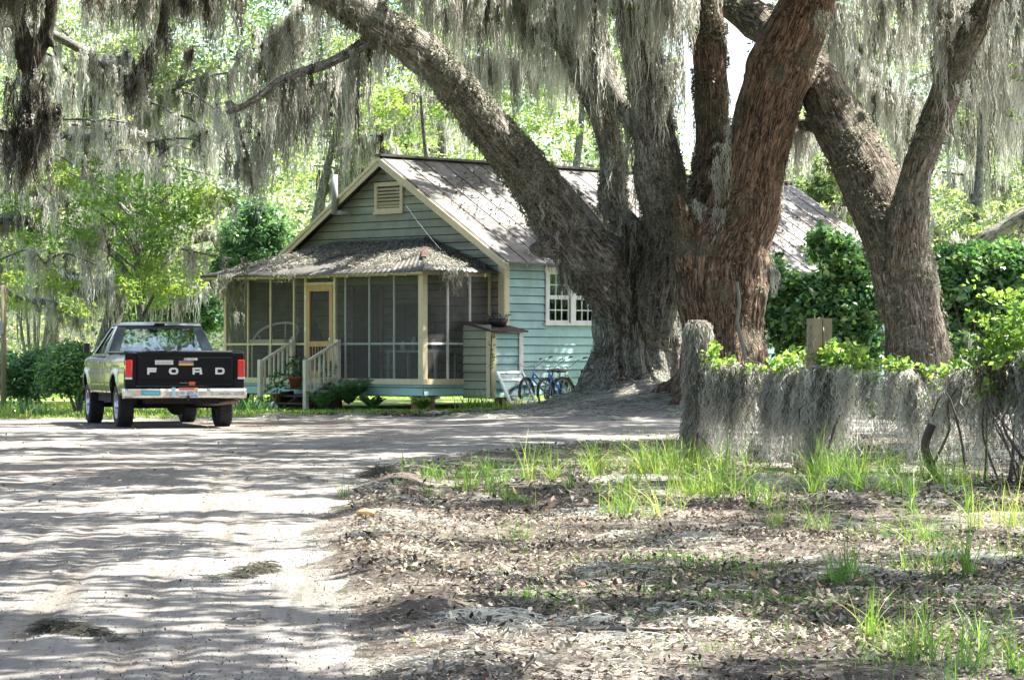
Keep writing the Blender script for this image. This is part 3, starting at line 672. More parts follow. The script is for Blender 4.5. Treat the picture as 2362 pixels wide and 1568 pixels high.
def side_panel(y0, y1, sgn, mi_split=None):
    b = MB(); n = max(8, int((y1 - y0) / .04)); m_ = 12
    for i in range(n + 1):
        y = y0 + (y1 - y0) * i / n; zb, zt = zbot(y), ztop(y)
        for j in range(m_ + 1):
            z = zb + (zt - zb) * j / m_; b.v.append((sgn * xside(z, y), y, z))
    for i in range(n):
        for j in range(m_):
            a = i * (m_ + 1) + j; q = (a, a + m_ + 1, a + m_ + 2, a + 1)
            b.f.append(q if sgn > 0 else q[::-1]); b.m.append(0)
    return b
def solid(o, t): md = o.modifiers.new('s', 'SOLIDIFY'); md.thickness = t; md.offset = -1; return o
for sgn in (-1, 1):
    solid(side_panel(.10, 2.30, sgn).build('bed_side', P_SIDE, TR, True), .03)
    dr = solid(side_panel(2.325, 2.80, sgn).build('cab_corner', P_SIDE, TR, True), .03)
    dr = solid(side_panel(2.815, 3.98, sgn).build('door', P_SIDE, TR, True), .03)
    MB().box(sgn * 1.0 - .015, sgn * 1.0 + .02, 2.88, 3.03, 1.08, 1.11).build('handle', M_CHROME, dr, bevel=.006)
    solid(side_panel(3.995, 5.3, sgn).build('front_wing', P_SIDE, TR, True), .03)
    # bed rail cap
    MB().box(sgn * .96 - .045, sgn * .96 + .03, .10, 2.28, 1.262, 1.285).build('bed_rail', P_NAVY, TR, bevel=.008)
    for wy in (WRY, WFY):
        t = MB(); x0 = sgn * .70; x1 = sgn * .97
        arc = [(wy + .52 * math.cos(a), .40 + .53 * math.sin(a)) for a in [PI * k / 14 for k in range(15)]]
        V = [(x0, y, z) for y, z in arc] + [(x1, y, z) for y, z in arc] + [(x0, wy, .4)]
        t.add(V, [(i, i + 1, 15 + i + 1, 15 + i) for i in range(14)] + [(i + 1, i, 30) for i in range(14)]); t.build('wheel_well', M_UNDER, TR)
        Mw = Matrix.Translation((sgn * .84, wy, WR)) @ Matrix.Rotation(sgn * PI / 2, 4, 'Y')
        R_ = WR; prof = [(.215, -.11), (.25, -.125), (R_ - .05, -.13), (R_ - .015, -.115), (R_, -.085), (R_ + .002, 0), (R_, .085), (R_ - .015, .115), (R_ - .05, .13), (.25, .125), (.215, .11), (.215, -.11)]
        wh = MB().lathe(prof, 40, Mw).build('wheel', M_TYRE, TR, True)
        g = MB(); g.lathe([(.212, -.10), (.20, .05), (.205, .115), (.222, .122), (.19, .10), (.185, .055), (.12, .05), (.10, .085), (.06, .10), (.055, .135), (0, .14)], 28, Mw)
        rim = g.build('rim', M_RIM, wh, True)
        g = MB()
        for k in range(8):
            a = 2 * PI * k / 8; g.lathe([(.0, .052), (.022, .05)], 8, Mw @ Matrix.Translation((.155 * math.cos(a), .155 * math.sin(a), .008)))
        g.build('rim_hole', M_UNDER, rim)
        g = MB()
        for k in range(36):
            a = 2 * PI * k / 36
            for s2 in (-1, 1):
                g.box(R_ - .004, R_ + .010, -.018, .018, s2 * .02 if s2 > 0 else -.10, .10 if s2 > 0 else -.02, M=Mw @ Matrix.Rotation(a + s2 * .04, 4, 'Z'))
        g.build('tread', M_TYRE, wh)
# tailgate
def rr(x0, x1, z0, z1, r, n=5):
    pts = []
    for cx, cz, a0 in ((x1 - r, z0 + r, -PI / 2), (x1 - r, z1 - r, 0), (x0 + r, z1 - r, PI / 2), (x0 + r, z0 + r, PI)):
        pts += [(cx + r * math.cos(a0 + PI / 2 * k / n), cz + r * math.sin(a0 + PI / 2 * k / n)) for k in range(n + 1)]
    return pts
g = MB(); g.prism(rr(-.80, .80, .715, 1.265, .03), .035, .10)
g.box(-.79, .79, .022, .037, .735, .765); g.box(-.79, .79, .022, .037, .80, .812); g.prism(rr(-.775, .775, .83, 1.185, .03), .020, .036); g.box(-.79, .79, .012, .021, .826, .838)
g.tube([(-.79, .065, 1.262), (0, .06, 1.268), (.79, .065, 1.262)], .032, 12)
tg = g.build('tailgate', P_CHAR, TR, bevel=.008)
g = MB()
for s_ in (-1, 1):
    g.prism(rr(min(s_ * .805, s_ * .985), max(s_ * .805, s_ * .985), .60, 1.26, .03), .05, .12)
g.box(-.80, .80, .045, .11, .60, .71)
g.build('rear_body_panel', P_CHAR, TR, bevel=.01)
MB().prism(rr(-.03, .20, 1.135, 1.175, .015), -.0, .022).build('tailgate_handle', M_CHROME, tg, bevel=.004)
# lettering on the tailgate: strokes of solid block letters
def letters(word, xs, z0, h, w_, t, yb=.008):
    g = MB()
    for ch, x in zip(word, xs):
        y0, y1 = yb, yb + .013
        Bx = lambda a, b, c, d_: g.prism([(a, c), (b, c), (b, d_), (a, d_)], y0, y1)
        z1 = z0 + h; q = t * .8
        if ch == 'F':
            Bx(x, x + t, z0, z1); Bx(x + t, x + w_, z1 - t, z1); Bx(x + t, x + w_ * .95, z0 + h * .34, z0 + h * .34 + t * .9)
        elif ch in 'OD':
            lr = .05 if ch == 'O' else .008
            def ring(x0, x1, a0, a1, rl, rrr):
                pts = []
                for cx, cz, an, r in ((x1 - rrr, a0 + rrr, -PI / 2, rrr), (x1 - rrr, a1 - rrr, 0, rrr), (x0 + rl, a1 - rl, PI / 2, rl), (x0 + rl, a0 + rl, PI, rl)):
                    pts += [(cx + r * math.cos(an + PI / 2 * k / 5), cz + r * math.sin(an + PI / 2 * k / 5)) for k in range(6)]
                return pts
            A = ring(x, x + w_, z0, z1, lr, .05); B = ring(x + t, x + w_ - t, z0 + q, z1 - q, max(.006, lr - t * .6), .02); n = len(A)
            V = [(a, y0, b) for a, b in A] + [(a, y0, b) for a, b in B] + [(a, y1, b) for a, b in A] + [(a, y1, b) for a, b in B]
            Fc = []
            for i in range(n):
                j = (i + 1) % n; Fc += [(i, j, n + j, n + i), (2*n + i, 3*n + i, 3*n + j, 2*n + j), (j, i, 2*n + i, 2*n + j), (n + i, n + j, 3*n + j, 3*n + i)]
            g.add(V, Fc)
        elif ch == 'R':
            Bx(x, x + t, z0, z1); Bx(x + t, x + w_ - .012, z1 - q, z1); Bx(x + t, x + w_ - t, z0 + h * .30, z0 + h * .30 + q); Bx(x + w_ - t, x + w_, z0 + h * .30, z1 - q); Bx(x + w_ - t, x + w_ + .006, z0, z0 + h * .22)
            g.prism([(x + w_ - t, z0 + h * .22), (x + w_ + .003, z0 + h * .22), (x + w_ - .01, z0 + h * .30), (x + w_ - t, z0 + h * .30)], y0, y1)
    return g
S_ = 1 / 665.0
lx = lambda c: (c - 1270) * S_ * 1.02
g = letters('FORD', [lx(858), lx(1092), lx(1347), lx(1595)], .905, .110, .155, .036); g.build('tailgate_letters', M_SILVER, tg)
# text helper
FONT = None
def text(body, h, wd, loc, rot, m, parent, name, ext=.001, bold=0.0, xs=None):
    cu = bpy.data.curves.new(name, 'FONT'); cu.body = body; cu.size = 1; cu.extrude = 0; cu.offset = bold; cu.align_x = 'LEFT'
    o = bpy.data.objects.new(name, cu); COL.objects.link(o); dg = bpy.context.evaluated_depsgraph_get(); dg.update()
    me = bpy.data.meshes.new_from_object(o.evaluated_get(dg)); bpy.data.objects.remove(o)
    V = np.array([v.co[:] for v in me.vertices]); mn = V.min(0); mx = V.max(0)
    for v in me.vertices: v.co = ((v.co.x - mn[0]) / (mx[0] - mn[0]) * wd, (v.co.y - mn[1]) / (mx[1] - mn[1]) * h, 0)
    me.materials.clear(); o = link(name, me, m, parent); o.location = loc; o.rotation_euler = rot; return o
RX = (PI / 2, 0, 0)
fm = lambda nm, c, r=.5: mat(nm, c, r, .04, 10, bump=0)
S_WH = fm('sticker_white', (.62, .62, .58)); S_OR = fm('sticker_orange', (.75, .42, .12)); S_PU = fm('sticker_purple', (.16, .12, .17)); S_TE = fm('sticker_teal', (.05, .35, .40)); S_PINK = fm('sticker_pink', (.62, .40, .32))
S_BK = fm('sticker_ink', (.05, .05, .05)); S_BL = fm('plate_blue', (.06, .18, .45)); S_RD = fm('plate_red', (.65, .08, .05)); S_YL = fm('plate_yellow', (.75, .42, .05)); S_LB = fm('plate_pale_blue', (.35, .55, .68)); S_GRN = fm('plate_green', (.06, .3, .12)); S_GR = fm('ink_gray', (.32, .33, .32))
def plate(x0, x1, z0, z1, y, m, name, parent): return MB().box(x0, x1, y, y + .0035, z0, z1).build(name, m, parent)
lz = lambda c: 1.25 + (641 - c) * S_ * 1.0
st = plate(lx(943), lx(1138), lz(763), lz(715), .0155, S_WH, 'sticker', tg); text('LIE-GEORGE', .045, .25, (lx(958), .0145, lz(758)), RX, S_GR, st, 'lettering', bold=.02)
st = plate(lx(1198), lx(1358), lz(772), lz(750), .0155, S_OR, 'sticker', tg); st2 = plate(lx(1198), lx(1358), lz(749.5), lz(718), .0155, S_PU, 'sticker', tg); text('WOODSTOCK', .024, .2, (lx(1206), .0145, lz(744)), RX, S_PINK, st2, 'lettering')
text('Wimberg', .022, .17, (lx(1210), .022, lz(972)), RX, S_WH, tg, 'lettering'); text('7', .02, .02, (lx(1368), .022, lz(972)), RX, S_WH, tg, 'lettering')
st = plate(lx(1310), lx(1376), lz(990), lz(950), .0205, S_RD, 'sticker', tg)
for s_ in (-1, 1):
    x0 = -.99 if s_ < 0 else .875
    tl = MB().prism(rr(x0, x0 + .115, .865, 1.145, .02), .012, .13).build('tail_light', M_LENS, TR, bevel=.012)
    MB().prism(rr(x0, x0 + .115, .825, .862, .01), .02, .12).build('reverse_lens', M_SILVER, tl, bevel=.006)
# bumper
g = MB(); bz0, bz1 = .505, .675
prof = [(-.075, bz0 + .015), (-.10, bz0 + .05), (-.10, bz1 - .045), (-.075, bz1 - .006), (-.0, bz1), (.03, bz1), (.03, bz0)]
xs_ = [-1.03, -1.01, -.97, -.42, -.36, .34, .40, .97, 1.01, 1.03]; ys_ = [.12, .04, 0, 0, .02, .02, 0, 0, .04, .12]
V = []
for x, dy in zip(xs_, ys_): V += [(x, y + dy, z) for y, z in prof]
n = len(prof)
g.add(V, [(i*n + k, i*n + (k+1) % n, (i+1)*n + (k+1) % n, (i+1)*n + k) for i in range(len(xs_) - 1) for k in range(n)] + [tuple(range(n)), tuple(range((len(xs_)-1)*n, len(xs_)*n))[::-1]])
bu = g.build('bumper', M_CHROME, TR, bevel=.006)
by = -.1045
pl_ = plate(lx(1187), lx(1396), lz(1118), lz(1016), -.088, S_WH, 'number_plate', bu)
plate(lx(1190), lx(1355), lz(1038), lz(1018), -.0895, S_RD, 'plate_band', pl_); plate(lx(1356), lx(1394), lz(1038), lz(1018), -.0895, S_YL, 'plate_band', pl_)
plate(lx(1190), lx(1394), lz(1117), lz(1104), -.0895, S_BL, 'plate_band', pl_)
text('6F0LZ', .070, .17, (lx(1275), -.090, lz(1098)), RX, S_BL, pl_, 'lettering', bold=.01)
MB().prism(rr(lx(1200), lx(1252), lz(1090), lz(1058), .02), -.0885, -.0865).build('plate_emblem', S_GR, pl_)
plate(lx(1112), lx(1150), lz(1114), lz(1012), by + .018, S_LB, 'bumper_decal', bu)
st = plate(lx(780), lx(988), lz(1098), lz(1045), by, S_TE, 'sticker', bu); text('THE DOLLAR', .034, .26, (lx(805), by - .001, lz(1084)), RX, S_LB, st, 'lettering', bold=.015)
plate(lx(722), lx(778), lz(1088), lz(1042), by, S_PINK, 'sticker', bu)
st = plate(lx(1558), lx(1776), lz(1096), lz(1062), by, S_WH, 'sticker', bu); text('whole bodies', .034, .19, (lx(1620), by - .001, lz(1091)), RX, S_BK, st, 'lettering', bold=.01); text('the', .03, .06, (lx(1568), by - .001, lz(1090)), RX, S_PINK, st, 'lettering')
g = MB(); g.tube([(0.02, -.03, .50), (.02, -.10, .49)], .02, 10); g.lathe([(0, .05), (.018, .045), (.025, .02), (.018, 0), (.012, -.02)], 12, Matrix.Translation((.03, -.12, .52))); g.build('tow_ball', M_UNDER, TR, True)
# bed inside, chassis
g = MB(); g.box(-.94, .94, .10, 2.28, .66, .70); g.box(-.94, .94, 2.24, 2.29, .70, 1.26); g.build('bed_floor', P_CHAR, TR)
g = MB(); g.box(-.45, -.37, .2, 5.0, .46, .58); g.box(.37, .45, .2, 5.0, .46, .58); g.box(-.9, .9, 1.75, 2.2, .50, .60); g.box(-.85, .85, 2.3, 4.1, .42, .60); g.box(-.5, .5, 4.1, 5.1, .35, .8); g.tube([(-.75, WRY, .37), (.75, WRY, .37)], .045, 10); g.tube([(-.75, WFY, .33), (.75, WFY, .33)], .045, 10); g.box(-.6, .6, .25, .8, .42, .60)
g.build('chassis', M_UNDER, TR)
MB().lathe([(.0, -.12), (.10, -.1), (.16, -.03), (.16, .03), (.10, .1), (0, .12)], 20, Matrix.Translation((.06, WRY - .02, .37)) @ Matrix.Rotation(PI / 2, 4, 'X')).build('differential', M_UNDER, TR, True)
g = MB(); g.tube([(.35, .9, .40), (.55, .35, .41), (.92, .12, .46)], .032, 10); g.build('exhaust_pipe', mat('rusty_pipe', (.20, .16, .12), .7, .3, 12), TR, True)
# cab
zs0, zs1 = 1.245, 1.73
def ring_at(q):             # q 0 belt, 1 roof edge
    return dict(xr=.93 + (.73 - .93) * q, xf=.93 + (.70 - .93) * q, yr=2.38 + (2.60 - 2.38) * q, yf=4.12 + (3.42 - 4.12) * q, z=zs0 + (zs1 - zs0) * q)
b0, b1 = ring_at(0), ring_at(1)
c = {k: [Vector((s_ * b['x' + e], b['y' + e], b['z'])) for b in (b0, b1)] for s_, e, k in ((-1, 'r', 'rl'), (1, 'r', 'rr'), (-1, 'f', 'fl'), (1, 'f', 'fr'))}
g = MB()
def pillar(a, b, w0, w1, dirx, diry):
    # flat tapered pillar: outer corner line a->b, widths along the rear face and the side face
    g.tube([a, b], [w0, w1], 4)
# rear face: pillars as quads with window opening
def fr(ca, cb, u0, u1, v0, v1, t=.04, inset=0):
    """frame on the quad ca(bottom,top)-cb(bottom,top): border fractions u0,u1 (sides) v0,v1 (bottom,top)"""
    def pt(u, v): return ca[0].lerp(ca[1], v).lerp(cb[0].lerp(cb[1], v), u)
    nrm = (cb[0] - ca[0]).cross(ca[1] - ca[0]).normalized() * -t
    U = [0, u0, 1 - u1, 1]; Vv = [0, v0, 1 - v1, 1]
    for lay in (0, 1):
        pts = [pt(u, v) + nrm * lay for v in Vv for u in U]
        b_ = len(g.v); g.v += [tuple(p) for p in pts]
        for j in range(3):
            for i in range(3):
                if i == 1 and j == 1: continue
                a = b_ + j * 4 + i; q = (a, a + 1, a + 5, a + 4); g.f.append(q if lay == 0 else q[::-1]); g.m.append(0)
    bb = b_ - 16
    for i1, i2 in ((5, 6), (6, 10), (10, 9), (9, 5)): g.f.append((bb + i1, bb + i2, bb + 16 + i2, bb + 16 + i1)); g.m.append(0)
    return [pt(u0, v0) + nrm * .5, pt(1 - u1, v0) + nrm * .5, pt(1 - u1, 1 - v1) + nrm * .5, pt(u0, 1 - v1) + nrm * .5]
glass = {}
glass['rear_window'] = fr(c['rl'], c['rr'], .105, .105, .10, .08)
glass['windscreen'] = fr(c['fr'], c['fl'], .05, .05, .06, .06)
glass['side_window_r'] = fr(c['rr'], c['fr'], .27, .10, .0, .08)
glass['side_window_l'] = fr(c['fl'], c['rl'], .10, .27, .0, .08)
# roof
rz_ = [(.0, 1.73), (.03, 1.762), (.12, 1.785), (.3, 1.795)]
V = []; K = 4
for i, (ins, z) in enumerate(rz_):
    x_, y0_, y1_ = .735 - ins, 2.59 + ins, 3.43 - ins
    V += [(-x_, y0_, z), (-x_ * .5, y0_ - .012, z + .006), (x_ * .5, y0_ - .012, z + .006), (x_, y0_, z), (x_, y1_, z), (x_ * .5, y1_ + .01, z + .006), (-x_ * .5, y1_ + .01, z + .006), (-x_, y1_, z)]
g.add(V, [(i*8 + k, i*8 + (k+1) % 8, (i+1)*8 + (k+1) % 8, (i+1)*8 + k) for i in range(3) for k in range(8)] + [tuple(range(24, 32))])
g.add([V[k] for k in range(8)], [tuple(range(8))[::-1]])
# belt shell between body sides and greenhouse, rear cab wall
g.box(-.93, .93, 2.34, 2.375, .62, 1.25); g.add([(-.985, 2.33, 1.2), (-.985, 4.1, 1.2), (-.92, 4.1, 1.25), (-.92, 2.36, 1.25)], [(0, 1, 2, 3)]); g.add([(.985, 2.33, 1.2), (.985, 4.1, 1.2), (.92, 4.1, 1.25), (.92, 2.36, 1.25)], [(3, 2, 1, 0)])
cab = g.build('cab', P_NAVY, TR)
for nm, q in glass.items():
    MB().add(q, [(0, 1, 2, 3)]).build('rear_window' if nm == 'rear_window' else 'windscreen' if nm == 'windscreen' else 'side_window', M_CARGLASS, TR)
MB().box(-.09, .09, 2.565, 2.60, 1.752, 1.782).build('brake_light', mat('smoked_red', (.08, .03, .02), .4), cab, bevel=.006)
g = MB(); g.box(-.04, .04, 2.60, 2.612, 1.63, 1.70); g.build('window_decal', S_GR, cab)
# bonnet, dash, seat, mirror
g = MB(); V = []
for i in range(9):
    y = 4.10 + 1.22 * i / 8; z = 1.225 - .14 * (i / 8) ** 1.7
    V += [(-.97 + .05 * i / 8, y, z - .03), (-.6, y, z + .02), (0, y, z + .035), (.6, y, z + .02), (.97 - .05 * i / 8, y, z - .03)]
g.add(V, [(i*5 + k, i*5 + k + 1, (i+1)*5 + k + 1, (i+1)*5 + k) for i in range(8) for k in range(4)]); g.add([(-.92, 5.32, 1.05), (.92, 5.32, 1.05), (.92, 5.34, .6), (-.92, 5.34, .6)], [(0, 1, 2, 3)])
g.build('bonnet', P_SIDE, TR, True)
MB().box(-.9, .9, 3.95, 4.1, .95, 1.27).build('dashboard', M_UNDER, TR, bevel=.02)
MB().prism([(-.72, .7), (.72, .7), (.72, 1.28), (.6, 1.36), (-.6, 1.36), (-.72, 1.28)], 2.62, 2.78).build('seat', mat('seat_cloth', (.10, .12, .12), .9), TR, bevel=.04)
MB().box(-.12, .12, 3.45, 3.47, 1.62, 1.68).build('rear_view_mirror', M_BLACK, TR, bevel=.01)
g = MB()
for k in range(17):
    pass
g.tube([(-.37 + .19 * math.cos(a), 3.62 + .08 * math.sin(a), 1.20 + .17 * math.sin(a)) for a in [2 * PI * k / 20 for k in range(20)]], .014, 6, closed=True); g.build('steering_wheel', M_BLACK, TR, True)
for s_ in (-1, 1):
    g = MB(); g.tube([(s_ * .96, 3.95, 1.26), (s_ * 1.10, 3.93, 1.30)], .012, 6); g.box(s_ * 1.08 - .05, s_ * 1.08 + .05, 3.90, 3.96, 1.27, 1.43); g.build('wing_mirror', M_BLACK, TR, bevel=.012)

# ================================================================== BICYCLES
M_BLUE = mat('blue_frame', (.02, .16, .48), .3, .1, 6, coat=.5); M_GREENF = mat('pale_green_frame', (.45, .62, .40), .4, .1, 6); M_TANT = mat('tyre_wall', (.30, .24, .20), .8, .2, 8)
def bicycle(loc, rz, fm_, label, turn=0.0, lean=0.0):
    e = empty('bicycle', loc, 0, label, 'bicycle', 'bicycles against the side wall', rot=(lean, 0, rz))
    R = .33; wb = 1.12                                   # local +x is forward
    def wheel(cx, ty, nm):
        M0 = Matrix.Translation((cx, 0, R)) @ Matrix.Rotation(ty, 4, 'Z')
        wv = MB(); wv.tube([M0 @ Vector((R * math.cos(a), 0, R * math.sin(a) )) for a in [2*PI*k/32 for k in range(32)]], .024, 8, closed=True); w_ = wv.build('wheel', M_BLACK, e, True)
        g = MB(); g.tube([M0 @ Vector(((R - .03) * math.cos(a), 0, (R - .03) * math.sin(a))) for a in [2*PI*k/32 for k in range(32)]], .012, 6, closed=True); g.build('rim', M_TANT, w_, True)
        g = MB()
        for k in range(18):
            a = 2*PI*k/18; g.tube([M0 @ Vector((0, .02 * (-1) ** k, 0)), M0 @ Vector(((R - .03) * math.cos(a), 0, (R - .03) * math.sin(a)))], .002, 4)
        g.tube([M0 @ Vector((0, -.05, 0)), M0 @ Vector((0, .05, 0))], .02, 8); g.build('spokes', M_CHROME, w_)
        g = MB(); N = 14; V = []
        for k in range(N + 1):
            a = -.15 + (PI + .1) * k / N
            for s2 in (-1, 0, 1): V.append(M0 @ Vector(((R + .04 - .012 * abs(s2)) * math.cos(a), s2 * .032, (R + .04 - .012 * abs(s2)) * math.sin(a))))
        g.add(V, [(i*3 + k, i*3 + k + 1, (i+1)*3 + k + 1, (i+1)*3 + k) for i in range(N) for k in range(2)]); g.build('mudguard', fm_ if fm_ is M_GREENF else M_BLACK, e, True)
    wheel(0, 0, 'r'); wheel(wb, turn, 'f')
    g = MB(); bb = (.44, 0, .29); hd0, hd1 = Vector((wb - .26, 0, .82)), Vector((wb - .20, 0, .66)); st_ = Vector((.33, 0, .68))
    g.tube([st_, bb], .016, 8); g.tube([hd0, hd1], .022, 8); g.tube([hd1, (.70, 0, .46), bb], .019, 8); g.tube([hd0 + Vector((.02, 0, -.04)), (.66, 0, .60), (.40, 0, .50), (.37, 0, .48)], .017, 8)
    for s2 in (-.05, .05): g.tube([(0, s2, R), (bb[0], s2 * .6, bb[2])], .010, 6); g.tube([(0, s2, R), (st_.x + .02, 0, st_.z - .06)], .009, 6)
    g.build('frame', fm_, e, True)
    g = MB(); Mt = Matrix.Translation((wb, 0, R)) @ Matrix.Rotation(turn, 4, 'Z') @ Matrix.Translation((-wb, 0, -R))
    for s2 in (-.055, .055): g.tube([Mt @ Vector((wb, s2, R)), Mt @ Vector((wb - .16, s2, .63)), Mt @ Vector((wb - .2, 0, .67))], .011, 6)
    g.build('fork', fm_, e, True)
    g = MB(); top = Vector((wb - .28, 0, .93)); g.tube([hd0, top], .013, 8)
    for s2 in (-1, 1): g.tube([Mt @ p for p in (top, top + Vector((.02, s2 * .10, -.02)), top + Vector((.03, s2 * .20, .02)), top + Vector((-.04, s2 * .31, .12)), top + Vector((-.16, s2 * .36, .17)))], .011, 8)
    hb = g.build('handlebar', M_CHROME, e, True)
    g = MB()
    for s2 in (-1, 1): g.tube([Mt @ (top + Vector((-.16, s2 * .36, .17))), Mt @ (top + Vector((-.28, s2 * .38, .19)))], .018, 8)
    g.build('grip', M_BLACK, hb, True)
    g = MB(); g.tube([st_, (.30, 0, .80)], .012, 8); V = []
    for (x, w_, z) in ((.14, .09, .84), (.18, .13, .86), (.28, .10, .85), (.38, .04, .84), (.44, .025, .83)):
        V += [(x, -w_, z - .03), (x, -w_ * .6, z + .015), (x, 0, z + .02), (x, w_ * .6, z + .015), (x, w_, z - .03), (x, 0, z - .05)]
    g.add(V, [(i*6 + k, i*6 + (k+1) % 6, (i+1)*6 + (k+1) % 6, (i+1)*6 + k) for i in range(4) for k in range(6)] + [tuple(range(6))[::-1], tuple(range(24, 30))])
    for s2 in (-1, 1): g.tube([(.17, s2 * .07, .80), (.17, s2 * .07, .84)], .02, 8)
    g.build('saddle', M_BLACK, e)
    g = MB(); g.tube([(bb[0], -.09, bb[2]), (bb[0], .09, bb[2])], .014, 8); g.tube([(bb[0], .09, bb[2]), (bb[0] + .12, .09, bb[2] - .12)], .010, 6); g.tube([(bb[0], -.09, bb[2]), (bb[0] - .12, -.09, bb[2] + .12)], .010, 6)
    g.lathe([(.02, 0), (.09, 0), (.09, .004), (.02, .004)], 18, Matrix.Translation((bb[0], -.07, bb[2])) @ Matrix.Rotation(PI / 2, 4, 'X'))
    for s2, q in ((1, 1), (-1, -1)): g.box(bb[0] + .12 * q - .04, bb[0] + .12 * q + .04, (.10 if s2 > 0 else -.19), (.19 if s2 > 0 else -.10), bb[2] - .12 * q - .012, bb[2] - .12 * q + .012)
    g.build('crank', M_BLACK, e)
    return e
def bike_at(X, D, rz, *a, **k):                            # X = column of the steering head
    hx, hy = (X - CX) / F * D, D
    off = Matrix.Rotation(rz, 3, 'Z') @ Vector((.86, 0, 0))
    x, y = hx - off.x, hy - off.y
    return bicycle((x, y, gzs(x, y) * .6 + .0), rz, *a, **k)
BR = math.atan2(-.80, -.60)
bike_at(1236, 60.4, BR - .15, M_BLUE, 'blue cruiser bicycle nearest the closet, half hidden behind the window sash', turn=.35, lean=.06)
bike_at(1272, 60.6, BR + .22, M_BLUE, 'blue cruiser bicycle with raised chrome handlebar in the middle of the three', turn=-.1, lean=.05)
bike_at(1310, 61.6, BR - .25, M_GREENF, 'pale green bicycle nearest the oak, mostly hidden by the mound', turn=.1, lean=.05)
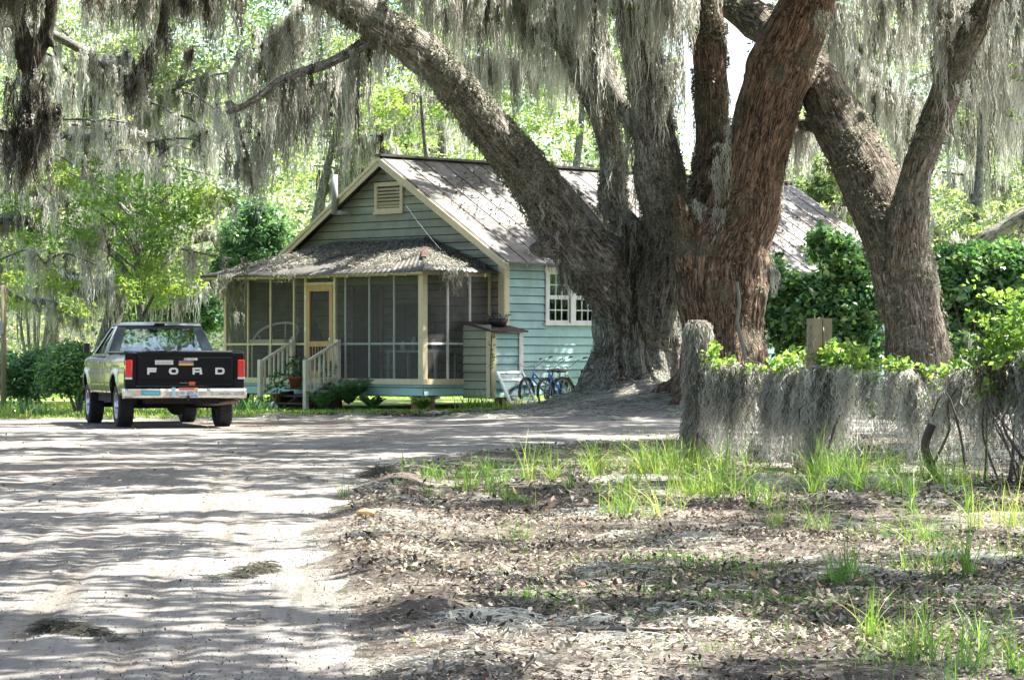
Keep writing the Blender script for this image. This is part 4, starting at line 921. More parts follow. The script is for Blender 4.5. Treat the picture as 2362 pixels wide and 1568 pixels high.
# ================================================================== TREES
def mnoise(p, s): return noise.noise(p * s)
class Tree:
    def __init__(s, name, loc, label, cat='tree', group=None, bark=None, leafm=None):
        s.e = empty(name, loc, 0, label, cat, group); s.loc = Vector(loc); s.limbs = []; s.bark = bark or BARK_B; s.leafm = leafm or LEAF_OAK
        s.leaf = NP(); s.moss = NP(); s.fuzz = NP(); s.rg = np.random.default_rng(abs(hash(label)) % 1000 if False else sum(map(ord, label)))
    def limb(s, pts, world=False, aux=False):
        """pts: (X, Y, D, half-width px) or world (Vector, radius); smoothed with Catmull-Rom"""
        W = [(Vector(p[0]), p[1]) for p in pts] if world else [(P(a, b, d), h / F * d) for a, b, d, h in pts]
        out = []
        for i in range(len(W) - 1):
            p0, p1, p2, p3 = W[max(i-1, 0)], W[i], W[i+1], W[min(i+2, len(W)-1)]
            L = (p2[0] - p1[0]).length; n = max(2, int(L / .12))
            for k in range(n + (1 if i == len(W) - 2 else 0)):
                t = k / n
                cr = lambda a, b, c, d: .5 * ((2 * b) + (c - a) * t + (2*a - 5*b + 4*c - d) * t*t + (3*b - a - 3*c + d) * t**3)
                out.append((cr(p0[0], p1[0], p2[0], p3[0]), max(.008, cr(p0[1], p1[1], p2[1], p3[1]))))
        s.limbs.append(out); s.skip = getattr(s, 'skip', set())
        if aux: s.skip.add(id(out))
        return out
    def trunk(s, voxel=.045, remesh=True, lump=.10, limbs=None, name='trunk', flute=0):
        L = limbs if limbs is not None else s.limbs
        mb = MB()
        for lb in L:
            mb.tube([p - s.loc for p, r in lb], [r * (1 + .10 * mnoise(p, 1.7)) for p, r in lb], 14 if remesh else 9)
        me = bpy.data.meshes.new(name); me.from_pydata(mb.v, [], mb.f); o = link(name, me, s.bark, s.e)
        if remesh:
            md = o.modifiers.new('r', 'REMESH'); md.mode = 'VOXEL'; md.voxel_size = voxel
            sm = o.modifiers.new('s', 'SMOOTH'); sm.iterations = 4; sm.factor = .5
            dg = bpy.context.evaluated_depsgraph_get(); dg.update()
            me2 = bpy.data.meshes.new_from_object(o.evaluated_get(dg)); o.modifiers.clear(); o.data = me2; bpy.data.meshes.remove(me); me = me2
            if not me.materials: me.materials.append(s.bark)
        nv = len(me.vertices); V = np.empty(nv * 3, np.float32); me.vertices.foreach_get('co', V); V = V.reshape(-1, 3)
        # bark coordinates from nearest centre line
        C = []; R_ = []; A = []; B = []; S_l = []
        for lb in [q for q in L if id(q) not in getattr(s, 'skip', ())]:
            acc = random.uniform(0, 50); nrm = Vector((1, 0, 0))
            for i, (p, r) in enumerate(lb):
                d = (lb[min(i+1, len(lb)-1)][0] - lb[max(i-1, 0)][0]).normalized()
                if abs(nrm.dot(d)) > .95: nrm = Vector((0, 1, 0))
                nrm = (nrm - d * nrm.dot(d)).normalized(); bn = d.cross(nrm)
                if i: acc += (p - lb[i-1][0]).length
                C.append(p - s.loc); R_.append(r); A.append(nrm.copy()); B.append(bn); S_l.append((acc, d))
        C = np.array([c[:] for c in C]); R_ = np.array(R_); A = np.array([a[:] for a in A]); B = np.array([b[:] for b in B]); AC = np.array([q[0] for q in S_l]); DD = np.array([q[1][:] for q in S_l])
        idx = np.empty(nv, np.int64)
        for k in range(0, nv, 4000):
            dd = np.linalg.norm(V[k:k+4000, None] - C[None], axis=2) - R_[None]; idx[k:k+4000] = dd.argmin(1)
        rel = V - C[idx]; bx = (rel * A[idx]).sum(1); by_ = (rel * B[idx]).sum(1); rl = np.hypot(bx, by_) + 1e-6; bz_ = AC[idx] + (rel * DD[idx]).sum(1)
        bk = np.stack([bx, by_, bz_], 1).astype(np.float32)
        at = me.attributes.new('bark', 'FLOAT_VECTOR', 'POINT'); at.data.foreach_set('vector', bk.ravel())
        if lump:
            N = np.empty(nv * 3, np.float32); me.vertices.foreach_get('normal', N); N = N.reshape(-1, 3)
            ds = np.array([noise.noise(Vector((q[0] * 2.2, q[1] * 2.2, q[2] * .9))) + .5 * noise.noise(Vector((q[0] * 6, q[1] * 6, q[2] * 2))) + .25 * noise.noise(Vector((q[0] * 16, q[1] * 16, q[2] * 4))) for q in bk])
            dv = ds * lump * np.clip(R_[idx], .05, .8)
            if flute:
                th = np.arctan2(V[:, 1], V[:, 0]); wz = V[:, 2]; fl = np.abs(2 * vn(th * 3.2 + .35 * np.sin(wz * 1.3) + 20, wz * .35, 3) - 1) + .5 * np.abs(2 * vn(th * 7.5 + 40, wz * .6, 4) - 1)
                dv = dv + flute * (fl - .7) * np.clip((3.6 - wz) / 1.6, 0, 1)
            V2 = V + N * dv[:, None]
            me.vertices.foreach_set('co', V2.astype(np.float32).ravel()); me.update()
        me.shade_smooth(); return o
    # moss: beards of strands
    def beards(s, pts, n, Lr=(.5, 1.6), r=.12, ns=(18, 40), w=.018, tint=(.25, .95), into=None, wob=.05):
        """pts: list of world points to hang from; n beards at random places along them"""
        if len(pts) < 2: pts = list(pts) * 2
        n = max(2, int(n * 1.04))
        P_ = np.array([p[:] for p in pts]); rg = s.rg; k = rg.integers(0, len(P_) - 1, n); q = rg.uniform(0, 1, n)[:, None]
        base = P_[k] * (1 - q) + P_[k + 1] * q
        cnt = (rg.integers(ns[0], ns[1], n) * 1.45).astype(int); Lb = rg.uniform(0, 1, n) ** 1.3 * (Lr[1] - Lr[0]) + Lr[0]
        rb = r * rg.uniform(.5, 1.4, n); tb = rg.uniform(tint[0], tint[1], n)
        ii = np.repeat(np.arange(n), cnt); N = len(ii)
        K = 4; sub_ = rg.normal(0, 1, (n, K, 3)) * rb[:, None, None] * 1.25; sub_[:, :, 2] *= .35; sL = rg.uniform(.15, 1, (n, K)) ** 1.2; kk = rg.integers(0, K, N)
        off = sub_[ii, kk] + rg.normal(0, 1, (N, 3)) * (.016 + .14 * rb[ii])[:, None]; sT = rg.normal(0, .24, (n, K))
        L = Lb[ii] * sL[ii, kk] * rg.uniform(.35, 1, N)
        strands(base[ii] + off, L, rg, w, into or s.moss, s.loc, np.clip(tb[ii] + sT[ii, kk] + rg.normal(0, .12, N), 0, 1), -(off - sub_[ii, kk]) * .6, wob)
    def fuzzy(s, lb, n, L=(.04, .16), w=.02, up=.2, tint=(.1, .9), long=0):
        n = int(n * .45); L = (L[0] * .7, L[1] * .7); w = w * .8
        rg = s.rg; C = np.array([p[:] for p, r in lb]); R_ = np.array([r for p, r in lb]); k = rg.integers(0, len(C) - 1, n)
        a = rg.normal(size=(n, 3)); a[:, 2] += up; d = C[np.minimum(k + 1, len(C) - 1)] - C[k]; d /= np.linalg.norm(d, axis=1, keepdims=True) + 1e-9
        a -= d * (a * d).sum(1, keepdims=True); a /= np.linalg.norm(a, axis=1, keepdims=True)
        p = C[k] + a * (R_[k] * 1.0)[:, None] + d * rg.uniform(-.1, .1, n)[:, None]
        keep = vn(p[:, 0] * 2.3 + p[:, 1], p[:, 2] * 1.6, 77) > .42; p = p[keep]; m = len(p)
        if m: strands(p, rg.uniform(L[0], L[1], m), rg, w, s.fuzz, s.loc, rg.uniform(tint[0], tint[1], m), a[keep] * rg.uniform(.01, .06, m)[:, None], .10, 3)
    def leaves(s, centers, per, spread, size, aspect=.45, tint=(0, 1), flat=.7, droop=.2, vary=.4):
        rg = s.rg; C = np.array([c[:] for c in centers]); n = len(C); ii = np.repeat(np.arange(n), per); N = len(ii)
        sp = (spread * rg.uniform(.5, 1.3, n))[ii]; off = rg.normal(size=(N, 3)); off /= (np.linalg.norm(off, axis=1, keepdims=True) + 1e-6); off *= (rg.uniform(.1, 1, N) ** .6 * sp)[:, None]; off[:, 2] *= flat
        T = np.clip(rg.uniform(tint[0], tint[1], n)[ii] * (1 - vary) + vary * rg.uniform(0, 1, N) + .0, 0, 1)
        leaf_quads(C[ii] + off - np.array(s.loc[:]), size, rg, aspect, droop, T, s.leaf)
    def finish(s, crown='crown', mossname='hanging_moss'):
        if s.leaf.n: s.leaf.build(crown, s.leafm, s.e)
        if s.moss.n: s.moss.build(mossname, MOSS, s.e)
        if s.fuzz.n: s.fuzz.build('bark_fuzz', FUZZ, s.e)
def strands(p, L, rg, w, npb, loc, tint, drift=None, wob=.05, seg=9):
    N = len(p); t = np.linspace(0, 1, seg + 1)
    j = rg.normal(0, 1, (N, seg + 1, 2)); j[:, 0] = 0; j = np.cumsum(j, 1) * (wob / math.sqrt(seg)) * np.minimum(L, 1.2)[:, None, None]
    c = np.repeat(p[:, None, :], seg + 1, 1).astype(float); c[:, :, :2] += j + rg.normal(0, 1, j.shape) * np.minimum(.022, L * .06)[:, None, None] * (t > 0)[None, :, None]; c[:, :, 2] -= L[:, None] * t[None]
    if drift is not None: c += drift[:, None, :] * (t ** .7)[None, :, None]
    ph = rg.uniform(0, PI, N)[:, None] + rg.normal(0, .5, (N, seg + 1)); sd = np.stack([np.cos(ph), np.sin(ph), 0 * ph], 2)
    wv = w * rg.uniform(.2, 1.7, (N, seg + 1)) * (1 - .75 * t[None] ** 1.8)
    V = np.stack([c - sd * wv[:, :, None] / 2, c + sd * wv[:, :, None] / 2], 2) - np.array(loc[:])
    i = np.arange(N)[:, None] * (seg + 1) * 2 + np.arange(seg)[None] * 2
    npb.add(V, np.stack([i, i + 1, i + 3, i + 2], -1), np.repeat(tint, (seg + 1) * 2))
def gl(X, D, dz=-.25):
    v = P(X, 815, D); return Vector((v.x, v.y, gzs(v.x, v.y) + dz))
# line of sight top of frame: height of the frame's upper edge at depth y
def ztopf(y): return EYE + HZ / F * y
LIT_MOSS = [P(X, Y, D) for X, Y, D in ((960, 60, 60), (1040, 140, 60), (1120, 60, 62), (1200, 160, 63), (1280, 80, 62), (1330, 220, 66), (560, 300, 52), (620, 260, 52), (690, 230, 52.5), (760, 220, 53), (820, 180, 53), (600, 400, 57), (680, 420, 57), (100, 120, 50), (200, 90, 49), (320, 100, 50), (450, 90, 50), (540, 80, 50), (60, 260, 47), (80, 400, 47), (250, 250, 66), (350, 330, 67), (1450, 120, 56), (1500, 250, 56), (1400, 260, 57), (1560, 120, 55), (1900, 120, 58), (1980, 60, 58), (2060, 160, 60), (2140, 60, 59), (2230, 200, 57), (2300, 100, 57), (2340, 300, 58), (2000, 260, 62), (2100, 300, 62), (1700, 940, 32), (1800, 930, 31), (1960, 900, 30), (2080, 920, 29), (2200, 900, 28), (1640, 800, 33), (1000, 100, 53.5), (1100, 230, 54.6), (1250, 400, 56), (2060, 400, 54), (1790, 200, 54.8))]
LIT = LIT_MOSS + [hm @ Vector(q) for q in ((-1.2, .3, 3.2), (-2.6, .6, 3.4), (-4.2, .3, 3.2), (-.2, 1.0, 3.2), (-1.6, 5, 4.4), (-.8, 7.5, 3.8))] + [Vector(((X - CX) / F * GD(Y), GD(Y), .1)) for X, Y in ((1330, 1110), (1500, 1110), (1480, 1190), (1620, 1090), (1750, 1150), (1900, 1250), (2080, 1265), (2280, 1240), (2330, 1190), (2100, 1120), (1060, 1200), (980, 1215), (1000, 1375), (1650, 1500), (1100, 1120), (1450, 962), (1250, 935), (900, 945))] + [P(X, Y, 63) for X, Y in ((380, 600), (440, 620), (250, 430), (340, 440), (460, 470), (150, 400))]
def canopy(tr, n, x0, x1, y0, y1, h0, h1, per=55, spread=.58, size=.25, margin=.9, seed=1, dens=None):
    n = int(n * 1.75)
    """overhead crown above the picture's top edge: added to dapple the light"""
    rg = np.random.default_rng(seed); x = rg.uniform(x0, x1, n); y = rg.uniform(y0, y1, n)
    k = (fbm(x, y, .32, 3, 40 + seed) > (.43 if dens is None else dens)); x = x[k]; y = y[k]
    z = np.maximum(ztopf(y) + margin, h0) + rg.uniform(0, h1, len(x))
    C = np.stack([x, y, z], 1); kp = np.ones(len(C), bool); sd_ = np.array(sdir[:])
    for T in LIT:  # drop clusters on the sun ray to each LIT point so sunlight reaches it
        r_ = C - np.array(T[:]); q = r_ - (r_ @ sd_)[:, None] * sd_[None]; kp &= ~(np.linalg.norm(q, axis=1) < (1.15 if T[1] > 59 and T[2] < 4.6 else .85))
    tr.leaves([Vector(q) for q in C[kp]], per, spread, size, .5, (0, .8))

# ---- left big oak (gray), stems and the long arching limb
tl = Tree('live_oak', gl(1450, 57.8, 0), 'gray barked live oak with a long limb arching left over the cottage', 'tree', 'live oaks by the road', BARK_L)
T = [(gl(1450, 57.8), .0)]
A1 = tl.limb([(1450, 925, 57.8, 150), (1450, 895, 57.8, 118), (1452, 840, 57.8, 88), (1448, 740, 57.8, 80), (1452, 640, 57.8, 82), (1478, 560, 57.8, 62), (1472, 500, 57.8, 40)])
A1c = tl.limb([(1530, 950, 57.9, 50), (1530, 880, 57.9, 40), (1544, 800, 57.9, 36), (1544, 700, 57.9, 32), (1520, 620, 57.9, 20)], aux=True)
A2 = tl.limb([(1415, 840, 57.6, 44), (1430, 760, 57.5, 50), (1412, 680, 57.3, 60), (1366, 600, 57.0, 78), (1302, 515, 56.6, 72), (1240, 430, 56.0, 58), (1175, 350, 55.4, 50), (1105, 268, 54.8, 47), (1035, 185, 54.2, 45), (965, 120, 53.6, 45), (900, 70, 53, 44), (830, 25, 52.4, 42), (760, -15, 52, 38), (650, -60, 51.5, 34), (500, -100, 51, 28)])
A2b = tl.limb([(1290, 560, 56.6, 40), (1245, 575, 56.2, 24), (1222, 572, 56, 12)])
A3 = tl.limb([(1440, 640, 58.2, 60), (1420, 540, 58.4, 46), (1414, 450, 58.5, 33), (1412, 360, 58.6, 30), (1390, 270, 58.6, 32), (1355, 180, 58.6, 34), (1315, 90, 58.6, 36), (1280, 0, 58.6, 36), (1250, -90, 58.6, 34), (1200, -200, 58.4, 28)])
A3b = tl.limb([(1350, 175, 58.6, 22), (1310, 120, 59.5, 20), (1262, 80, 60.5, 17), (1240, 62, 61, 12), (1225, 95, 61.2, 6)])
A4 = tl.limb([(1508, 760, 57.5, 50), (1515, 660, 57.2, 56), (1548, 560, 57, 50), (1535, 470, 56.8, 58), (1518, 380, 56.6, 56), (1505, 280, 56.5, 50), (1490, 170, 56.4, 46), (1470, 60, 56.3, 44), (1455, -60, 56.2, 42), (1440, -200, 56, 36)])
A4b = tl.limb([(1500, 330, 56.5, 30), (1440, 250, 57, 24), (1400, 180, 57.4, 26), (1375, 90, 57.6, 30), (1365, 0, 57.8, 30), (1350, -110, 58, 26)])
A5 = tl.limb([(890, 85, 53, 26), (848, 98, 52.8, 18), (800, 125, 52.5, 13), (745, 152, 52.2, 12), (690, 168, 52, 11), (640, 190, 51.8, 11), (600, 222, 51.6, 10), (560, 247, 51.4, 9), (522, 260, 51.2, 7)])
A5b = tl.limb([(548, 252, 51.4, 6), (530, 228, 51.3, 4), (527, 208, 51.2, 3), (545, 200, 51.1, 2)])
A6 = tl.limb([(1475, 560, 57.2, 30), (1450, 510, 56.9, 22), (1436, 488, 56.8, 14)])
for a, L_, h0 in ((-2.6, 1.1, .40), (-1.9, 1.1, .42), (-.9, 1.1, .4), (-2.95, 1.15, .3), (.2, 1.0, .4), (2.6, 1.0, .35)):        # root buttresses
    b = gl(1440, 57.8, 0); pts = []
    for q in (0, .3, .6, .85, 1): 
        x, y = b.x + math.cos(a) * L_ * (.25 + q), b.y + math.sin(a) * L_ * (.25 + q) * .9; pts.append((Vector((x, y, gzs(x, y) + .75 * (1 - q) ** 2.2 - .05 - .1 * q)), .30 * (1 - q) ** .8 + .07))
    tl.limb(pts, True, True)
tl.trunk(.045, flute=.17)
def crust(t, lb, n, up=.5, size=.06, tint=(0, .8)):
    rg = t.rg; C = np.array([p[:] for p, r in lb]); R_ = np.array([r for p, r in lb]); k = rg.integers(0, len(C) - 1, n); a = rg.normal(size=(n, 3)); a[:, 2] += up
    d = C[np.minimum(k + 1, len(C) - 1)] - C[k]; d /= np.linalg.norm(d, axis=1, keepdims=True) + 1e-9; a -= d * (a * d).sum(1, keepdims=True); a /= np.linalg.norm(a, axis=1, keepdims=True)
    p = C[k] + a * (R_[k] * 1.02 + rg.uniform(-.01, .04, n))[:, None] + d * rg.uniform(-.1, .1, n)[:, None]; p = p[vn(p[:, 0] * 3.1 + p[:, 1], p[:, 2] * 3.1, 7) > .5]
    leaf_quads(p - np.array(t.loc[:]), size, rg, .6, .2, rg.uniform(tint[0], tint[1], len(p)), t.fuzz)
crust(tl, A2, 26000); crust(tl, A3, 9000, .2); crust(tl, A4, 7000, .2); crust(tl, A1, 2500, 0)
for lb, n in ((A1, 3500), (A2, 16000), (A3, 7000), (A4, 6000), (A4b, 2500), (A5, 1500)): tl.fuzzy(lb, n, (.05, .20), .020, .5)
tl.fuzzy(A2, 2000, (.2, .6), .014, -.2); tl.fuzzy(A3, 1500, (.2, .8), .016, 0); tl.fuzzy(A4, 1500, (.2, .9), .016, 0)
mid = lambda lb, a, b: [p - Vector((0, 0, r * .8)) for p, r in lb[int(len(lb) * a):int(len(lb) * b)]]
tl.beards(mid(A2, .48, 1), 26, (.3, .8), .10, (10, 22)); tl.beards(mid(A5, 0, 1), 4, (.2, 1.3), .10, (14, 34))
tl.beards(mid(A5, .1, .7), 9, (1.2, 2.9), .22, (30, 60), tint=(.1, .6))
tl.beards(mid(A3b, .3, 1), 12, (.8, 2.2), .16, (20, 50)); tl.beards(mid(A3, .45, 1), 16, (.5, 1.6), .22, (14, 30), tint=(.3, .9))
tl.beards(mid(A4, .45, 1), 20, (.5, 2.6), .30, (20, 44), tint=(.4, 1)); tl.beards(mid(A4b, .2, 1), 18, (.5, 2.8), .30, (20, 44), tint=(.35, 1))
tl.beards([P(1450, -20, 55.8), P(1560, -30, 56)], 26, (1, 2.8), .22, (20, 40), tint=(.45, 1)); tl.beards([P(1290, -20, 56.8), P(1450, -20, 56)], 22, (1.2, 3.2), .2, (20, 40), tint=(.4, 1))
tl.beards([P(1300, 510, 56), P(1260, 440, 55.8), P(1330, 560, 56.3)], 8, (.3, 1.0), .14, (12, 24), tint=(.4, .9))
tl.beards([P(1300, 600, 56.6)], 4, (.8, 1.25), .07, (30, 40), tint=(.3, .6)); tl.beards([P(1440, 500, 56.6), P(1500, 560, 56.8)], 5, (.5, 1.8), .08, (8, 16))
# overhanging moss limbs at the top, centre left
for i, (pts, n, L_) in enumerate([
    ([(930, -60, 60, 14), (1000, -25, 60, 12), (1080, -35, 60.5, 12), (1180, -10, 61, 12), (1260, -40, 61, 12)], 44, (1.0, 3.3)),
    ([(1000, 40, 63, 8), (1080, 20, 63, 8), (1160, 50, 63.5, 8), (1250, 30, 64, 7)], 36, (.6, 2.7)),
    ([(1090, 150, 66, 6), (1150, 130, 66, 6), (1230, 160, 66.5, 6), (1330, 150, 67, 6)], 36, (.8, 2.2)),
    ([(690, 60, 57, 8), (640, 80, 57, 7), (600, 110, 57, 6)], 14, (.8, 2.4)),
    ([(830, 170, 58, 5), (760, 190, 58, 6), (690, 210, 58, 5), (640, 260, 58, 4)], 30, (1.2, 2.9)),
    ([(740, -30, 56, 10), (660, 60, 56.4, 9), (620, 120, 56.6, 7), (590, 170, 56.8, 4)], 24, (.8, 2.2)),
    ([(520, -30, 58, 8), (440, -25, 58, 8), (340, -30, 58, 8), (200, -30, 58, 8)], 52, (.8, 2.0))]):
    lb = tl.limb(pts); tl.beards([p for p, r in lb], n, L_, .18, (24, 52), tint=(.3, .95)); tl.fuzzy(lb, 500)
extra = tl.limbs[-7:]
for q_ in extra: tl.trunk(remesh=False, lump=.1, limbs=[q_], name='branch')
canopy(tl, 700, -12, 5, 38, 66, 7, 3.2, seed=2); canopy(tl, 520, -8, 5, 57, 76, 8, 3.0, seed=12, dens=.34)
tl.leaves([P(X, Y, D) for X, Y, D in [(1430, 10, 56), (1420, 30, 56), (1555, 15, 55.5), (1570, 40, 55.5), (1590, 60, 55.4), (1545, 5, 55.4), (1460, 18, 55.6)]], 60, .22, .09, .4, (.5, 1))
tl.finish()
# ---- right big oak (brown ridged bark)
tr = Tree('live_oak', gl(1668, 55.6, 0), 'massive brown ridged live oak splitting into three stems behind the left fence post', 'tree', 'live oaks by the road', BARK_R)
B1 = tr.limb([(1665, 960, 55.6, 150), (1665, 900, 55.6, 120), (1668, 830, 55.6, 104), (1668, 740, 55.6, 100), (1668, 640, 55.6, 106), (1678, 570, 55.6, 112), (1715, 490, 55.5, 86), (1740, 380, 55.3, 72), (1768, 260, 55, 74), (1803, 150, 54.7, 76), (1845, 50, 54.4, 66), (1880, -40, 54, 56), (1930, -160, 53.6, 46)])
B2 = tr.limb([(1620, 640, 55.7, 66), (1606, 560, 55.9, 56), (1618, 480, 56.2, 34), (1626, 420, 56.3, 32), (1640, 330, 56.4, 38), (1640, 220, 56.4, 40), (1636, 100, 56.4, 40), (1630, 0, 56.4, 41), (1625, -120, 56.4, 36)])
B3 = tr.limb([(1610, 600, 55.4, 60), (1580, 520, 55.2, 30), (1562, 450, 55, 12)])
for a, L_ in ((-2.5, 1.1), (-1.5, 1.2), (-.4, 1.1), (.6, 1.), (2.8, 1.2)):
    b = gl(1668, 55.6, 0); pts = []
    for q in (0, .3, .6, .85, 1):
        x, y = b.x + math.cos(a) * L_ * (.4 + q), b.y + math.sin(a) * L_ * (.4 + q) * .9; pts.append((Vector((x, y, gzs(x, y) + .6 * (1 - q) ** 2.2 - .05 - .1 * q)), .3 * (1 - q) ** .8 + .07))
    tr.limb(pts, True, True)
tr.trunk(.045, flute=.10)
vine = MB(); pv = [P(X, Y, D) for X, Y, D in [(1700, 650, 53.55), (1706, 700, 53.6), (1700, 740, 53.6), (1712, 790, 53.6), (1722, 840, 53.5), (1735, 880, 53.4)]]
vine.tube([p - tr.loc for p in pv], .035, 8); vine.build('vine_stem', BARK_B, tr.e, True)
crust(tr, B2, 14000, 0); crust(tr, B1, 5000, 0, .05); tr.fuzzy(B2, 9000, (.05, .22), .02, .3); tr.fuzzy(B1, 2200, (.05, .15), .018, .2)
tr.fuzzy(B2, 700, (.2, .7), .016)
tr.beards([P(1668, 330, 54.2), P(1655, 420, 54.3), P(1648, 380, 54.3), P(1690, 270, 54)], 12, (.5, 1.6), .05, (10, 20), tint=(.5, 1))
tr.beards([P(1600, 470, 54.6), P(1660, 490, 54.6)], 8, (.3, .8), .10, (12, 20), tint=(.4, .9)); tr.beards([P(1580, -15, 55), P(1500, -15, 55)], 20, (.8, 2.4), .16, (20, 40), tint=(.5, 1))
tr.beards([P(1560, 60, 55.5), P(1530, 240, 55.4), P(1545, 150, 55.5), P(1590, 30, 55.5)], 18, (.5, 1.6), .10, (12, 24), tint=(.5, 1))
tr.beards([P(1890, 60, 53.6), P(1895, 5, 53.6)], 8, (.3, .9), .08, (10, 20)); tr.fuzzy(B1[:30], 1200, (.05, .2))
tr.beards([P(1785, 640, 54.2), P(1775, 600, 54.2)], 5, (.3, .8), .07, (14, 22))
canopy(tr, 420, 0, 9, 38, 62, 7, 3.2, seed=3); canopy(tr, 420, 1, 13, 61, 80, 8, 3.0, seed=14, dens=.34)
tr.finish()
# ---- right leaning oak with fork
tg_ = Tree('live_oak', gl(2125, 53.5, 0), 'leaning live oak forked like a Y in front of the dark hedge', 'tree', 'live oaks by the road', BARK_G)
G1 = tg_.limb([(2130, 960, 53.5, 105), (2130, 900, 53.5, 88), (2122, 830, 53.5, 78), (2105, 730, 53.5, 74), (2088, 640, 53.6, 72), (2065, 560, 53.8, 72), (2020, 450, 54.2, 72), (1965, 340, 54.6, 66), (1912, 240, 55, 58), (1862, 150, 56, 50), (1800, 85, 57.5, 46), (1735, 40, 58.4, 44), (1680, -5, 59, 42), (1600, -60, 60, 38)])
G2 = tg_.limb([(2090, 620, 53.3, 50), (2095, 520, 53.2, 48), (2105, 430, 53.1, 40), (2135, 340, 53, 36), (2165, 260, 52.9, 36), (2195, 180, 52.8, 35), (2225, 110, 52.6, 33), (2262, 40, 52.5, 30), (2300, -30, 52.4, 27), (2350, -120, 52.2, 22)])
G3 = tg_.limb([(2205, 165, 52.8, 18), (2182, 110, 52.5, 15), (2178, 70, 52.3, 13), (2165, 30, 52.2, 10), (2140, -30, 52, 8)])
G4 = tg_.limb([(1880, 290, 55.6, 18), (1840, 288, 56.5, 15), (1790, 300, 57.5, 14), (1700, 310, 58.5, 10)])
for a, L_ in ((-2.4, .8), (-.7, .8), (.8, .8), (2.6, .8)):
    b = gl(2125, 53.5, 0); tg_.limb([(Vector((b.x + math.cos(a) * L_ * q, b.y + math.sin(a) * L_ * q, .5 * (1 - q) ** 2 - .1)), .26 * (1 - q) + .07) for q in (.35, .6, .85, 1.1)], True, True)
tg_.trunk(.05)
crust(tg_, G1, 14000, .5); crust(tg_, G2, 4000, .3, .05); tg_.fuzzy(G1, 7000, (.05, .18), .02, .4); tg_.fuzzy(G2, 2500, (.05, .18), .018, .4); tg_.fuzzy(G4, 700)
tg_.beards(mid(G4, .1, 1), 18, (.6, 1.7), .12, (20, 44), tint=(.4, 1)); tg_.beards(mid(G3, 0, 1), 12, (.8, 2.2), .12, (16, 36), tint=(.5, 1)); tg_.beards(mid(G2, .35, 1), 14, (.6, 2.0), .18, (12, 28), tint=(.5, 1))
n0 = len(tg_.limbs)
for pts, n, L_ in [
    ([(1900, -10, 60, 10), (1960, 40, 60, 9), (2030, 60, 60, 9), (2110, 90, 60.5, 8), (2150, 60, 61, 8)], 34, (.6, 3.0)),
    ([(1910, 90, 62, 7), (1960, 150, 62, 7), (2010, 190, 62, 6), (2090, 230, 62.5, 6), (2120, 260, 63, 4)], 40, (.8, 2.2)),
    ([(2000, -30, 58, 10), (2080, -20, 58, 10), (2160, -30, 58, 10)], 28, (.8, 3.2)),
    ([(2180, -20, 57, 10), (2260, 60, 57, 9), (2330, 110, 57, 8), (2400, 130, 57, 8)], 40, (.7, 3.4)),
    ([(2230, 120, 61, 7), (2290, 190, 61, 7), (2370, 220, 61, 7)], 40, (.8, 2.8)),
    ([(2100, 330, 66, 14), (2080, 270, 66, 12), (2030, 200, 66, 11), (1990, 120, 66, 9), (1950, 60, 66, 8)], 36, (.8, 2.6)),
    ([(2300, -30, 56, 8), (2370, -20, 56, 8)], 22, (1.4, 3.2))]:
    lb = tg_.limb(pts); tg_.beards([p for p, r in lb], n, L_, .18, (24, 50), tint=(.35, 1)); tg_.fuzzy(lb, 500)
for q_ in tg_.limbs[n0:]: tg_.trunk(remesh=False, lump=.1, limbs=[q_], name='branch')
canopy(tg_, 480, 2, 14, 36, 64, 7, 3.2, seed=4)
tg_.leaves([P(X, Y, 54) for X, Y in [(2335, 150), (2330, 260), (2345, 270), (2350, 180)]], 30, .2, .08, .4, (.4, 1))
tg_.finish()
# ---- dark hanging limb, upper left
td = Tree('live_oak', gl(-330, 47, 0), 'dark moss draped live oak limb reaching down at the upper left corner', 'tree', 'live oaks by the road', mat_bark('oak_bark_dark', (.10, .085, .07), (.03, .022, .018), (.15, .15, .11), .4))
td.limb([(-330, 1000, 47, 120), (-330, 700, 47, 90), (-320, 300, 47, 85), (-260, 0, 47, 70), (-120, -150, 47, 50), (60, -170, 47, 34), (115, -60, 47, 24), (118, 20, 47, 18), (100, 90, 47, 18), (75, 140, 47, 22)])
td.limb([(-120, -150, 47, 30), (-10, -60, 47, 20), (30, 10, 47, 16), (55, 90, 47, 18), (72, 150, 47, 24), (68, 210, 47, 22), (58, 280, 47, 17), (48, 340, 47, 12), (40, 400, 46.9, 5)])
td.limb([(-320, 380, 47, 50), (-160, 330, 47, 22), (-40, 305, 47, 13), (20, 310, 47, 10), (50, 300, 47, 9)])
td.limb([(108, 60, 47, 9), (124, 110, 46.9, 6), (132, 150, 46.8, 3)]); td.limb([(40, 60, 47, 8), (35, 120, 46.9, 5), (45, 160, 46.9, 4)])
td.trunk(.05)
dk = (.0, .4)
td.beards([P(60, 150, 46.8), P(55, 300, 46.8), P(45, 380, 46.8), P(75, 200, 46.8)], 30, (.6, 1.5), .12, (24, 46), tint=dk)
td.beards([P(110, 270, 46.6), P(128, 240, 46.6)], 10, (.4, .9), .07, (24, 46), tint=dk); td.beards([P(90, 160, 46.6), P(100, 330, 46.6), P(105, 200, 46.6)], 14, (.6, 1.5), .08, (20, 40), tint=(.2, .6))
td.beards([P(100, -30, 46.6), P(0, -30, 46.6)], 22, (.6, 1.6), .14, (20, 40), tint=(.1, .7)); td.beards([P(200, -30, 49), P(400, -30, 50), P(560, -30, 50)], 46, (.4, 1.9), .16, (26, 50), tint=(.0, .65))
br = td.limb([(420, -80, 50, 14), (385, 0, 50, 12), (372, 70, 50, 10), (340, 130, 50, 9), (312, 170, 50, 8), (298, 195, 50, 7), (294, 215, 50, 4)])
